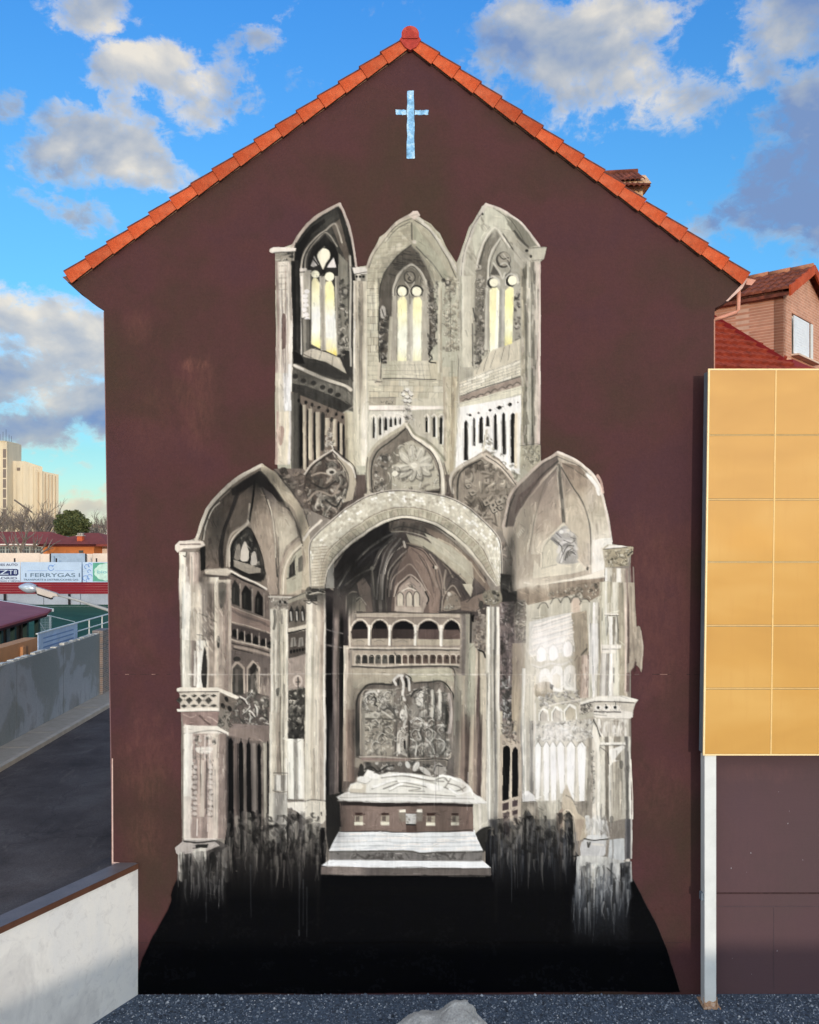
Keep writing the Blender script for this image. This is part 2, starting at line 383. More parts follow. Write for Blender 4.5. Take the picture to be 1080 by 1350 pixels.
# lights and stonework
Q(250, 330, 520, 262, 330, 860, [235, 175, 205], 1)
Q(318, 330, 530, 318, 330, 1050, [150, 120])
Q(495, 535, 560, 508, 550, 1120, [175, 140, 120])
Q(385, 430, 560, 393, 430, 1090, [175, 160, 185])
E(357, 548, 29, 28, YP); E(458, 565, 32, 34, YP)
VG([(330, 600), (340, 578), (372, 578), (388, 610), (392, 1080), (330, 1045)], [YL, (236, 234, 190), (226, 228, 226), (236, 238, 222), (228, 218, 140)])
VG([(424, 640), (435, 600), (470, 596), (490, 640), (512, 1090), (510, 1130), (428, 1095)], [YL, (236, 230, 165), (226, 228, 224), (232, 234, 225), (226, 205, 105)])
for t in range(7):
    E(290+rng.randn()*6, 670+t*33, 20, 16, (235, 232, 235), .8); L([(272, 690+t*33), (300, 698+t*33)], 5, 90, .6)
Q(258, 325, 870, 262, 325, 1110, [95, 140, 110, 80])
L([(256, 560), (252, 760), (256, 1000), (258, 1140)], 9, (228, 222, 212))
REL([(525, 600), (590, 560), (600, 1100), (520, 1150)], 60, [50, 60, 175, 200, 150, 120], 70, 14, 2.2)
L([(598, 420), (606, 700), (604, 1000), (612, 1200)], 14, (175, 170, 158)); L([(625, 500), (626, 1100)], 8, 58, .8)
L([(586, 450), (592, 900)], 6, 55, .7)
# sloping sill
F([(270, 1110), (330, 1075), (400, 1095), (520, 1140), (610, 1330), (600, 1310), (420, 1200), (270, 1150)], (178, 168, 152))
F([(330, 1080), (430, 1105), (530, 1140), (605, 1310), (420, 1195), (330, 1150)], (188, 180, 160), .9)
for a_, b_ in [((400, 1100), (380, 1170)), ((480, 1130), (470, 1215)), ((330, 1085), (325, 1145))]: L([a_, b_], 5, 100, .6)
L([(270, 1115), (430, 1190), (605, 1310)], 5, 70, .8)
Q(240, 268, 520, 240, 268, 560, [210, 190]); L([(232, 520), (288, 515)], 22, (205, 196, 186)); L([(236, 536), (284, 530)], 5, 60)
# left pillar
Q(180, 250, 450, 195, 255, 1090, [55, 42, 60, 48], 1, .3)
Q(72, 178, 450, 80, 196, 900, [(150, 132, 122), (205, 196, 182), (196, 188, 175), (170, 160, 150)], 1, .16)
Q(80, 196, 900, 70, 188, 1250, [(160, 140, 130), (190, 176, 165), (200, 188, 175), (214, 208, 200)], 1, .16)
Q(70, 188, 1250, 82, 186, 1520, [(178, 168, 150), (196, 188, 172), (204, 204, 205), (228, 228, 228)], 1, .16)
Q(82, 186, 1520, 66, 178, 1905, [(176, 150, 138), (205, 194, 172), (214, 204, 180), (205, 200, 196)], 1, .16)
F([(118, 850), (145, 850), (150, 1040), (130, 1080), (112, 1060)], (112, 80, 74), .75, 1); F([(100, 1640), (135, 1650), (120, 1760), (95, 1750)], (150, 112, 102), .6, 1)
L([(78, 900), (84, 1010), (74, 1120)], 10, (200, 180, 172), .7, dry=.9)
for k in range(5): L([(100, 490+k*42), (150, 488+k*42)], 7, 118, .45)
L([(168, 1200), (160, 1400), (150, 1500)], 22, (232, 234, 236), .8)
E(60, 380, 30, 20, (206, 190, 178)); F([(32, 372), (60, 356), (130, 356), (222, 362), (218, 388), (60, 398)], (214, 206, 196))
F([(68, 395), (212, 388), (206, 455), (78, 460)], (150, 142, 128)); REL([(75, 396), (205, 390), (203, 456), (80, 458)], 22, [45, 55, 165, 190], 40, 10, 2.5)
L([(60, 396), (216, 388)], 5, 70)
# ================================================================= cornice and railing under it
tile(350, 440)
F([(190, 130), (250, 150), (600, 300), (640, 380), (630, 560), (190, 420)], 92, 1, 0, .3)
F([(195, 130), (270, 160), (420, 200), (600, 290), (600, 330), (500, 320), (270, 240), (200, 200)], 68, .95, 0, .3)
F([(195, 120), (260, 150), (280, 220), (200, 215)], 35, 1)
L([(205, 228), (300, 268), (420, 318), (560, 370), (610, 400)], 24, (196, 188, 172))
L([(205, 228), (270, 255)], 12, 232)
F([(190, 255), (280, 275), (600, 420), (620, 510), (480, 450), (190, 350)], 112, .95, 0, .3)
for x, y in [(212, 300), (272, 333), (345, 350), (408, 382), (462, 408), (515, 437)]: E(x, y, 20, 17, 62, .95); L([(x-22, y+22), (x, y+30), (x+20, y+18)], 5, 150, .7)
F([(190, 352), (300, 375), (450, 430), (600, 510), (630, 520), (540, 570), (420, 520), (190, 410)], 68, .95, 0, .3)
L([(540, 575), (625, 522)], 8, 150, .8)
F([(182, 410), (400, 500), (560, 570), (600, 560), (600, 1000), (182, 1000)], (128, 112, 98), 1)
Q(182, 250, 420, 182, 250, 1000, [118, 92, 70])
for x, y in [(238, 478), (290, 490), (335, 505), (383, 524), (445, 550), (500, 575), (548, 597)]: E(x, y, 10, 12, 30)
for x0, x1, yt, yb, c in [(242, 266, 505, 1000, 28), (295, 306, 535, 950, 38), (345, 360, 555, 900, 36), (396, 425, 560, 830, 66), (462, 474, 600, 690, 40), (510, 524, 630, 830, 32), (548, 562, 650, 880, 44)]:
    F([(x0, yt+12), ((x0+x1)/2, yt-6), (x1, yt+12), (x1, yb), (x0, yb)], c)
for x0, x1, yt, yb in [(268, 292, 505, 980), (308, 342, 530, 900), (362, 396, 555, 890), (428, 460, 600, 720), (478, 506, 610, 800), (528, 548, 640, 860)]:
    Q(x0, x1, yt, x0, x1, yb, [(208, 196, 170), (190, 176, 152), (150, 136, 120)])
Q(565, 640, 560, 570, 645, 1010, [(160, 150, 124), (196, 188, 160), (180, 172, 148)])
# shaft between the left and middle windows
tile(350, 260)
Q(622, 745, 600, 630, 728, 1480, [(206, 198, 182), (190, 180, 160), (160, 150, 132), (198, 190, 168), (170, 164, 146)])
Q(630, 728, 1480, 640, 728, 1910, [(196, 190, 164), (206, 200, 176), (222, 216, 198), (212, 206, 190)])
for k in range(5): L([(665, 600+k*60), (672, 640+k*60)], 9, 118, .5)
F([(612, 500), (745, 498), (742, 530), (725, 548), (632, 548)], (204, 198, 190)); Q(632, 728, 545, 640, 722, 600, [150, 200, 130, 160])
for x in (650, 676, 702): E(x, 566, 9, 10, 42)
L([(620, 548), (738, 532)], 4, 70)
# ================================================================= upper middle window
Q(722, 805, 560, 728, 812, 1460, [(178, 174, 152), (192, 188, 166), (182, 178, 154)])
F([(728, 500), (760, 400), (820, 310), (890, 220), (1050, 110), (1180, 190), (1290, 350), (1400, 520), (1370, 640), (1000, 500), (820, 700), (730, 640)], (172, 166, 142))
with clip([(728, 500), (760, 400), (820, 310), (890, 220), (1050, 130), (1050, 330), (900, 440), (830, 580), (810, 760), (735, 760)]):
    for k in range(90):
        x, y = 740+300*rng.rand(), 200+560*rng.rand(); F([(x, y), (x+34, y-6), (x+33, y+20), (x, y+24)], [CR, (196, 186, 160), (160, 152, 130), (214, 208, 188)][k % 4], .5)
    for k in range(16): L([(735, 220+k*36), (1050, 200+k*36)], 3, 105, .4)
F([(990, 230), (1045, 190), (1100, 240), (1180, 330), (1260, 480), (1300, 560), (1180, 640), (1040, 330), (960, 240)], (150, 144, 122), .6)
F([(1050, 205), (1060, 190), (1260, 470), (1330, 590), (1240, 560), (1120, 400), (1060, 330)], (160, 160, 136), .9)
L([(728, 500), (760, 405), (820, 310), (890, 225), (960, 165), (1045, 120)], 22, (176, 164, 148)); L([(740, 500), (775, 400), (835, 315), (900, 235), (970, 182), (1045, 150)], 4, 50, .8)
L([(1030, 175), (940, 225), (850, 320)], 5, 60, .7)
L([(1065, 125), (1120, 180), (1190, 260), (1250, 340), (1320, 440), (1390, 560)], 22, (196, 190, 176)); L([(1060, 160), (1150, 225), (1230, 330), (1310, 460), (1370, 590)], 5, 70, .85)
F([(1022, 128), (1050, 98), (1085, 95), (1105, 130), (1060, 160)], (200, 182, 170))
L([(1042, 180), (1044, 300)], 6, 60, .8); E(1062, 318, 14, 14, (200, 190, 175)); E(1150, 420, 18, 12, (150, 144, 125)); L([(1075, 350), (1120, 400), (1190, 480), (1260, 570)], 7, 70, .7)
# deep recess
F([(810, 760), (818, 620), (860, 510), (930, 420), (1040, 340), (1090, 390), (1150, 500), (1195, 620), (1210, 1000), (1150, 1180), (820, 1180)], (108, 100, 88), 1, 0, .25)
with clip([(860, 520), (930, 430), (1040, 345), (1100, 400), (1140, 500), (1000, 480), (900, 600)]):
    for k in range(40):
        x, y = 870+230*rng.rand(), 370+190*rng.rand(); L([(x, y), (x+60, y+12)], 7, [40, 60, 90, 48][k % 4], .6)
L([(812, 740), (822, 610), (870, 500), (940, 415), (1040, 338)], 6, 55, .9)
L([(1040, 345), (1100, 410), (1150, 500), (1210, 610)], 8, 128, .7)
F([(895, 1180), (900, 660), (935, 560), (985, 500), (1045, 465), (1100, 510), (1150, 590), (1165, 680), (1165, 1180)], (168, 162, 146))
L([(905, 700), (912, 630), (950, 555), (1000, 505), (1045, 478), (1095, 515), (1130, 570), (1150, 640)], 10, (200, 194, 178)); L([(920, 700), (925, 640), (960, 570), (1005, 520), (1045, 492), (1085, 525), (1120, 590)], 4, 62, .9)
F([(930, 640), (985, 520), (1045, 500), (1100, 540), (1125, 620), (1060, 660)], (130, 124, 108), .9)
E(1030, 568, 42, 42, 80); E(1030, 568, 33, 34, (150, 142, 124)); L([(1015, 550), (1035, 560), (1020, 580), (1040, 592)], 7, 62); L([(1020, 545), (1045, 572)], 6, 190)
L([(1000, 600), (1028, 650), (1030, 690)], 8, (190, 184, 168)); L([(1062, 600), (1035, 650)], 8, (190, 184, 168))
for cx in (975, 1077):
    E(cx, 668, 44, 46, 55); E(cx, 670, 33, 36, YP)
    Q(cx-44, cx+38, 700, cx-44, cx+38, 1176, [(150, 146, 130), (176, 170, 150)], .8)
    VG([(cx-33, 740), (cx-20, 714), (cx+15, 708), (cx+32, 735), (cx+30, 1175), (cx-34, 1175)], [YL, (238, 236, 180), (230, 234, 212), (236, 240, 222), (226, 222, 170)])
Q(1008, 1045, 720, 1010, 1048, 1180, [(176, 172, 156), (196, 192, 176)])
L([(1026, 690), (1028, 760)], 5, 110)
REL([(810, 790), (850, 760), (890, 870), (880, 1060), (860, 1180), (812, 1160), (806, 1000)], 60, [40, 55, 110, 170, 200, 70], 60, 13, 2.4)
E(838, 820, 20, 45, (196, 190, 180), .9); L([(830, 800), (845, 850)], 6, 70)
L([(812, 780), (806, 1000), (812, 1180), (806, 1240)], 6, 40)
Q(880, 905, 850, 862, 892, 1210, [(178, 172, 150), (192, 186, 164)])
# masonry below
tile(350, 440)
F([(722, 0), (805, 0), (805, 220), (830, 240), (1320, 240), (1290, 320), (1300, 520), (730, 460)], (190, 184, 160))
BRK((726, 120), (800, 120), (800, 330), (730, 330), 6, 1, 130)
tile(350, 260); BRK((726, 600), (804, 600), (806, 1100), (728, 1100), 10, 2, 105, fill=[(206, 200, 176), (170, 160, 136), (196, 186, 160)])
tile(350, 440)
Q(870, 1260, 190, 840, 1250, 325, [(180, 176, 152), (200, 194, 172), (184, 176, 150)])
for y in (220, 262, 290): L([(868-y*.1, y), (1180, y+2)], 3, 135, .6)
for x in (1060, 1110, 1160): L([(x, 210), (x+22, 320)], 3, 115, .6)
L([(835, 322), (950, 318), (1215, 322)], 5, 70)
BRK((735, 330), (1310, 330), (1300, 460), (735, 455), 3, 8, 125, 2.5, .7, [(206, 200, 178), (176, 170, 148), (200, 188, 160), (212, 208, 190)])
F([(800, 200), (830, 200), (815, 330), (830, 345), (800, 378), (780, 348), (795, 330)], (196, 186, 164)); L([(825, 150), (820, 320)], 5, 70); L([(780, 346), (828, 342)], 4, 80)
F([(732, 455), (930, 452), (930, 512), (732, 516)], (168, 160, 140)); REL([(820, 460), (930, 460), (920, 505), (820, 508)], 9, [90, 200], 40, 5, 3)
F([(930, 455), (1310, 455), (1310, 515), (930, 512)], (196, 190, 168)); L([(735, 458), (930, 456)], 3, 80, .7)
Q(728, 1300, 515, 728, 1300, 548, [238, 236, 225, 238, 228, 205])
L([(728, 548), (975, 548)], 6, (150, 142, 128)); L([(1080, 548), (1290, 545)], 7, (168, 164, 146))
# middle railing
Q(732, 1300, 552, 732, 1300, 880, [(196, 192, 176), (214, 210, 200), (180, 174, 156), (190, 186, 164)])
for x0, x1, yb in [(765, 778, 740), (808, 824, 720), (846, 864, 690), (884, 900, 665), (920, 934, 650), (955, 966, 640), (1140, 1156, 700), (1192, 1208, 740), (1240, 1258, 790)]:
    F([(x0, 610), ((x0+x1)/2, 590), (x1, 610), (x1, yb), (x0, yb)], 38)
    L([(x1+7, 600), (x1+7, yb)], 10, (214, 212, 205)); L([(x0-6, 600), (x0-4, yb)], 4, 120, .5)
    L([(x0-8, 592), ((x0+x1)/2, 576), (x1+8, 592)], 6, 228)
# ================================================================= upper right window
tile(530, 260)
F([(395, 460), (440, 350), (470, 280), (500, 180), (570, 60), (600, 40), (700, 75), (820, 150), (905, 230), (985, 350), (1035, 355), (1015, 440), (990, 460), (985, 700), (980, 1000), (975, 1700), (400, 1700)], (172, 168, 150))
with clip([(395, 460), (440, 350), (470, 280), (500, 180), (570, 60), (600, 40), (700, 75), (820, 150), (905, 230), (985, 350), (985, 500), (400, 620)]):
    F([(570, 60), (700, 80), (800, 240), (700, 220), (600, 260), (520, 420), (500, 300)], (192, 192, 172), .8)
    F([(720, 110), (860, 190), (960, 340), (900, 360), (820, 290), (760, 200)], (122, 120, 104), .75)
    for k in range(70):
        x, y = 420+540*rng.rand(), 80+480*rng.rand(); L([(x, y), (x+18, y+14), (x+40, y+50)], 14, [(200, 196, 176), (140, 134, 116), (186, 180, 160), (112, 108, 96)][k % 4], .4)
L([(430, 560), (445, 400), (480, 290), (520, 190), (575, 90), (600, 50)], 26, (196, 188, 178), .8); L([(428, 560), (442, 400), (478, 280), (520, 180), (570, 110)], 4, 70, .8)
L([(600, 48), (700, 82), (810, 150), (900, 235), (980, 345)], 16, (204, 192, 182)); L([(650, 75), (760, 150), (830, 240), (880, 330)], 4, 75, .7)
L([(800, 240), (850, 300), (900, 350)], 14, 70, .7)
E(575, 115, 6, 9, 50)
# nested arches
F([(520, 620), (545, 440), (590, 320), (660, 220), (740, 330), (800, 450), (860, 620), (840, 1100), (520, 1100)], (128, 122, 108), .9, 0, .2)
L([(530, 520), (545, 420), (580, 320), (620, 255), (665, 215), (710, 270), (770, 350)], 12, (206, 200, 186)); L([(545, 520), (560, 430), (590, 340), (640, 260)], 8, 80, .7)
L([(720, 260), (760, 320), (800, 380), (850, 440)], 10, 75, .6)
F([(600, 620), (610, 470), (640, 370), (700, 290), (770, 360), (850, 480), (870, 620), (860, 1100), (600, 1090)], (165, 162, 146))
L([(610, 620), (615, 480), (640, 380), (700, 288)], 12, (200, 196, 182)); L([(624, 560), (628, 480), (655, 390), (700, 305)], 4, 75, .8)
E(722, 445, 55, 60, 88); E(728, 440, 46, 52, (160, 154, 138)); L([(690, 410), (720, 440), (760, 430)], 8, 90); L([(700, 480), (740, 470), (780, 520)], 10, (196, 192, 178)); L([(720, 400), (760, 450)], 7, 190)
F([(628, 550), (650, 480), (700, 560)], 110); L([(650, 470), (690, 530), (715, 575), (735, 540)], 12, (196, 192, 178)); L([(755, 450), (775, 520), (740, 560)], 9, 92, .7)
for cx, cy in ((645, 605), (780, 590)):
    L([(cx-42, cy+30), (cx-34, cy-20), (cx, cy-42), (cx+40, cy-18), (cx+46, cy+20)], 10, (200, 196, 184)); E(cx-3, cy+4, 38, 38, 60); E(cx+7, cy, 32, 31, YP)
Q(592, 622, 640, 590, 628, 1090, [(190, 186, 170), (160, 156, 142)])
VG([(622, 660), (640, 640), (675, 640), (692, 665), (686, 1100), (628, 1110)], [(236, 232, 180), YL, (238, 236, 190), (232, 236, 210)])
VG([(735, 660), (765, 630), (795, 640), (798, 670), (785, 1050), (725, 1075)], [YL, (238, 232, 160), (236, 238, 200), (226, 216, 130)])
F([(672, 660), (690, 660), (686, 1100), (664, 1100)], (234, 238, 228), .8)
Q(692, 732, 650, 690, 724, 1090, [(150, 150, 140), (180, 178, 166)])
REL([(510, 780), (585, 740), (590, 950), (585, 1200), (510, 1240)], 80, [60, 80, 170, 200, 120, 150], 55, 13, 2.4)
REL([(800, 640), (845, 640), (840, 1080), (795, 1090)], 40, [60, 80, 190, 205, 120], 50, 11, 2.2)
REL([(520, 480), (580, 470), (590, 740), (525, 760)], 35, [105, 140, 195, 175], 45, 11, 2)
REL([(850, 470), (900, 460), (900, 1100), (850, 1100)], 50, [112, 140, 190, 168], 50, 9, 1.5)
REL([(175, 600), (255, 560), (262, 1040), (180, 1080)], 90, [60, 72, 130, 170, 196, 150], 65, 12, 2.4)
L([(195, 1060), (215, 1070), (190, 1110), (215, 1140), (195, 1170), (240, 1180)], 9, 60, .9)
Q(255, 285, 640, 255, 285, 1250, [(196, 190, 168), (168, 160, 138)])
REL([(290, 570), (415, 560), (410, 1100), (290, 1100)], 130, [(150, 140, 118), (196, 190, 168), (128, 120, 102), (176, 168, 146), (206, 200, 180)], 40, 12, 2)
E(297, 590, 16, 16, 70); E(330, 610, 22, 22, 90); E(330, 604, 12, 12, 170)
L([(345, 600), (350, 1100)], 4, 90, .6)
Q(415, 512, 560, 410, 505, 1210, [(176, 174, 154), (196, 192, 172), (190, 184, 164)], .95); L([(425, 560), (420, 1000)], 3, 90, .5)
L([(500, 900), (505, 1200)], 7, 70, .8); L([(505, 790), (525, 880)], 8, 62, .9)
# right pier and capital
Q(845, 990, 460, 850, 985, 1800, [(170, 162, 140), (128, 124, 106), (190, 186, 168), (120, 116, 102), (196, 184, 170), (200, 186, 176)], 1, .2)
with clip([(850, 480), (990, 460), (975, 1780), (850, 1790)]):
    for k in range(80):
        x, y = 850+130*rng.rand(), 480+1280*rng.rand(); L([(x, y), (x+rng.randn()*6, y+60)], 12, [(92, 90, 80), (206, 200, 188), (150, 144, 126), (206, 190, 180)][k % 4], .45)
L([(985, 480), (978, 900), (972, 1200), (975, 1500), (968, 1780)], 12, (200, 178, 168), .9)
F([(850, 370), (1035, 352), (1020, 400), (1012, 440), (930, 450), (920, 400)], (180, 176, 158)); L([(900, 362), (1034, 354)], 6, 100, .7); L([(925, 450), (1000, 446)], 4, 90, .7)
E(890, 378, 13, 10, 45); E(920, 420, 9, 12, 60); F([(790, 320), (850, 380), (920, 440), (860, 520), (800, 440)], (196, 192, 176), .6)
# sill, masonry, frieze
tile(530, 440)
F([(510, 270), (640, 120), (780, 70), (840, 30), (840, 190), (510, 300)], (196, 188, 166))
for a_, b_ in [((560, 200), (530, 285)), ((670, 120), (630, 240)), ((725, 100), (705, 200)), ((765, 85), (755, 190)), ((610, 160), (580, 265))]: L([a_, b_], 3, 95, .7)
F([(395, 350), (480, 310), (840, 185), (845, 300), (395, 470)], (206, 200, 180))
BRK((405, 345), (838, 188), (842, 300), (400, 455), 5, 7, 120, 2.5, .8, [(222, 216, 198), (190, 184, 162), (226, 222, 208), (206, 196, 172)])
L([(410, 445), (620, 375), (842, 308)], 6, 75, .9)
F([(408, 448), (845, 312), (850, 380), (408, 500)], (160, 142, 128))
for k in range(8): L([(430+k*52, 480-k*16), (455+k*52, 462-k*16), (478+k*52, 470-k*16)], 6, 92, .8); E(455+k*52, 478-k*16, 12, 7, (190, 176, 160), .6)
F([(400, 495), (850, 370), (850, 430), (395, 545)], (206, 202, 180)); L([(400, 505), (850, 385)], 3, 140, .6)
# right railing, brilliant white
F([(385, 530), (845, 440), (850, 560), (840, 1000), (380, 960)], (228, 228, 226))
for x0, x1, yt, yb in [(442, 466, 620, 900), (505, 520, 600, 800), (550, 574, 590, 780), (598, 618, 585, 660), (655, 675, 570, 830), (715, 735, 560, 860), (775, 804, 560, 920)]:
    F([(x0, yt+15), ((x0+x1)/2, yt-4), (x1, yt+12), (x1+4, yb), (x0, yb)], 42); L([(x1-4, yt+20), (x1-2, yb)], 6, 120, .6)
    L([(x1+16, yt+10), (x1+18, yb)], 16, (240, 238, 232)); L([(x0-6, yt+60), (x0-4, yb)], 6, (150, 146, 138), .6)
for x, y, r in [(485, 578, 11), (543, 563, 8), (628, 543, 12), (695, 524, 16), (768, 502, 16), (825, 488, 6)]: E(x, y, r, r*.9, 45); L([(x-r, y-r*.3), (x, y-r), (x+r, y-r*.4)], 5, 240)
Q(805, 842, 560, 800, 842, 960, [(220, 206, 180), (226, 222, 210)])
# shaft between the middle and right windows
Q(290, 410, 300, 300, 380, 1000, [(176, 164, 142), (196, 186, 158), (178, 164, 134), (182, 174, 152)])
for k in range(12): L([(300+rng.rand()*70, 120+k*40), (330+rng.rand()*60, 118+k*40)], 3, 135, .5)
L([(404, 180), (395, 400), (385, 560)], 7, 108, .7)
for k in range(60):
    x, y = 300+95*rng.rand(), 300+600*rng.rand(); L([(x, y), (x+4, y+40)], 7, [(206, 200, 180), (160, 150, 128)][k % 2], .35)
# little pier at far right
F([(850, 800), (990, 790), (990, 930), (920, 1000), (850, 960)], (170, 164, 140)); REL([(855, 805), (985, 795), (985, 925), (860, 960)], 50, [(120, 116, 98), (200, 196, 176), (150, 144, 122)], 50, 9, 1.6)
L([(848, 798), (988, 792), (990, 930)], 4, 100, .8)
# ================================================================= gables between tower and great arch
tile(350, 440)
F([(60, 960), (270, 960), (300, 1010), (420, 860), (470, 820), (560, 880), (640, 970), (650, 1130), (760, 1130), (740, 1000), (1280, 1000), (1500, 1010), (1700, 1000), (1750, 1200), (60, 1250)], (122, 108, 98), 1, 0, .25)
F([(640, 1000), (745, 1000), (745, 1240), (660, 1280)], (108, 92, 84))
# left ogee
F([(280, 1000), (330, 930), (400, 880), (480, 830), (560, 900), (620, 960), (640, 1060), (600, 1180), (540, 1290), (480, 1330), (330, 1260), (270, 1100)], (92, 80, 72), 1, 0, .3)
REL([(285, 1010), (400, 890), (480, 850), (540, 900), (570, 1000), (590, 1150), (480, 1320), (350, 1270), (290, 1130)], 80, [45, 60, 140, 170, (160, 142, 126), 110, 196], 150, 24, 2.6)
F([(490, 860), (560, 900), (630, 970), (645, 1060), (620, 1180), (560, 1200), (590, 1080), (570, 980), (520, 910)], (178, 166, 144)); L([(500, 870), (570, 960), (590, 1060), (570, 1170)], 6, 75, .8)
L([(330, 1010), (400, 990), (470, 1010), (440, 1060)], 13, (162, 148, 132)); L([(300, 1180), (380, 1120), (480, 1150), (520, 1080)], 14, (156, 142, 126)); L([(430, 1180), (500, 1230), (540, 1180)], 12, 60); L([(330, 1060), (420, 1100), (500, 1050)], 12, 50); E(470, 980, 34, 24, (190, 182, 168)); E(474, 984, 16, 12, 66)
L([(278, 1000), (330, 928), (410, 870), (470, 830)], 13, (196, 186, 172)); L([(290, 1012), (340, 940), (420, 885), (475, 850)], 7, 50, .9)
L([(478, 825), (540, 885), (610, 945), (640, 1020)], 11, (206, 200, 188)); L([(490, 822), (560, 880), (632, 950), (650, 1040)], 5, 42, .9)
REL([(415, 860), (430, 740), (455, 660), (490, 740), (500, 840), (470, 830)], 40, [(206, 196, 178), (160, 146, 130), 110, (220, 212, 200)], 38, 12, 1.6)
L([(470, 590), (468, 700)], 8, (150, 136, 120)); E(470, 612, 9, 18, 60)
# centre ogee with rose
F([(740, 1160), (728, 1000), (740, 860), (800, 760), (900, 700), (1000, 640), (1080, 740), (1200, 820), (1270, 940), (1290, 1100), (1290, 1170)], (150, 140, 124))
F([(765, 1160), (765, 960), (800, 850), (900, 760), (1000, 680), (1090, 800), (1180, 860), (1240, 980), (1245, 1120), (1230, 1160)], (132, 122, 108), 1, 0, .2)
REL([(770, 1160), (780, 900), (860, 820), (960, 900), (900, 1000), (880, 1160)], 60, [62, 80, 170, 190, 215, 110], 60, 13, 2.4)
with clip([(860, 1120), (870, 960), (900, 860), (960, 790), (1040, 760), (1130, 820), (1200, 900), (1235, 1000), (1240, 1100), (1080, 1120)]):
    F([(840, 1140), (840, 740), (1260, 740), (1260, 1140)], (176, 170, 150))
    F([(840, 1140), (840, 800), (930, 760), (960, 900), (900, 960), (900, 1130)], (120, 112, 98), .7, 1)
    REL([(850, 1140), (850, 880), (980, 760), (1240, 880), (1240, 1130)], 46, [(120, 112, 98), (190, 184, 166), (150, 142, 126), (206, 202, 186)], 70, 14, 1.4, seed=8)
    for t, l_, w_ in [(-2.35, 135, 30), (-1.72, 150, 36), (-1.15, 140, 34), (-.5, 130, 32), (.02, 125, 30), (.5, 120, 30), (1.15, 100, 30), (1.8, 105, 28), (2.45, 120, 28), (3.0, 130, 26)]:
        c_, s_ = math.cos(t), math.sin(t)
        E(1060+c_*l_*.62+5, 944+s_*l_*.58+7, l_*.50, w_, 104, .6, rot=t); E(1060+c_*l_*.6, 940+s_*l_*.56, l_*.48, w_*.86, (186, 181, 163), .9, rot=t); E(1056+c_*l_*.66, 934+s_*l_*.6, l_*.33, w_*.4, (212, 208, 192), .7, rot=t); L([(1060+c_*30, 942+s_*28), (1060+c_*l_*.9, 942+s_*l_*.86)], 4, 118, .6)
    E(1060, 940, 40, 34, (196, 190, 172)); E(1056, 936, 24, 20, (220, 216, 200))
    REL([(850, 1130), (860, 900), (980, 760), (1240, 880), (1240, 1130)], 40, [(196, 190, 172), (150, 142, 126), (212, 208, 192), 120], 60, 9, 1.6, a=.6, seed=18)
    E(925, 995, 24, 22, (218, 214, 196)); L([(900, 960), (950, 950), (965, 990), (930, 1020)], 8, 120, .7)
L([(735, 1150), (726, 1000), (736, 880), (790, 790), (880, 720), (960, 680), (1000, 640)], 22, (182, 174, 152)); L([(760, 1150), (758, 960), (790, 850), (880, 770), (960, 710), (1000, 675)], 8, 52, .9); L([(722, 1150), (722, 1000), (732, 880)], 5, 58, .8)
L([(1005, 640), (1045, 720), (1120, 780), (1190, 830), (1240, 920), (1262, 1020), (1266, 1150)], 22, (222, 214, 196)); L([(1010, 680), (1050, 745), (1130, 805), (1200, 870), (1235, 960), (1244, 1110)], 5, 66, .9)
L([(1020, 645), (1070, 720), (1160, 775), (1230, 840), (1280, 900)], 16, (150, 146, 122), .9); L([(1270, 920), (1290, 1000), (1296, 1180)], 7, 82, .6)
L([(850, 1130), (1000, 1126), (1240, 1122)], 11, 58, .9); L([(1000, 1150), (1220, 1140)], 14, (214, 206, 190)); F([(1130, 1160), (1280, 1140), (1290, 1190), (1260, 1220), (1120, 1190)], (206, 198, 178))
F([(705, 1140), (760, 1130), (850, 1140), (860, 1190), (720, 1240), (705, 1200)], (180, 170, 150)); L([(705, 1160), (850, 1165)], 5, 90, .8)
# finial
REL([(965, 420), (1010, 385), (1055, 420), (1045, 480), (1040, 560), (1065, 620), (1000, 650), (980, 560), (985, 480)], 70, [(226, 222, 212), 120, (196, 190, 176), 85, 236], 34, 12, 2)
for x, y in [(985, 432), (1012, 398), (1042, 430), (1015, 450), (1000, 480), (1030, 480)]: E(x, y, 15, 14, (222, 220, 212), .9); L([(x-12, y+8), (x, y+15), (x+12, y+8)], 4, 70, .8)
# right ogee
tile(530, 440)
F([(360, 1100), (340, 1000), (400, 940), (560, 850), (600, 830), (690, 890), (780, 990), (820, 1060), (850, 1130), (840, 1400), (600, 1400), (400, 1280)], (150, 138, 122), 1, 0, .2)
REL([(440, 1200), (450, 960), (560, 890), (700, 950), (770, 1080), (770, 1250), (700, 1380), (560, 1300), (440, 1250)], 100, [(120, 108, 94), (176, 164, 146), (200, 190, 170), (92, 82, 72), (160, 148, 130)], 100, 20, 1.7)
for x, y, r in [(645, 1220, 30), (690, 1200, 24), (600, 1205, 24), (655, 1255, 22), (700, 1240, 20), (500, 1130, 26), (470, 1080, 20)]: E(x, y, r, r*.9, (176, 164, 146), .9); L([(x-r, y), (x-r*.3, y+r), (x+r, y+r*.5)], 6, 62, .85); E(x+3, y, r*.35, r*.35, 70, .8)
L([(365, 1130), (345, 1040), (380, 970), (470, 915), (570, 865)], 20, (190, 180, 164)); L([(395, 1200), (400, 1040), (440, 960), (560, 900)], 12, 70, .85)
L([(365, 1200), (362, 1060), (400, 980)], 5, 60, .8)
F([(565, 860), (600, 850), (680, 900), (770, 980), (830, 1060), (800, 1075), (700, 960), (600, 900)], (200, 186, 168)); L([(600, 870), (700, 940), (780, 1030), (820, 1080)], 6, 70, .85)
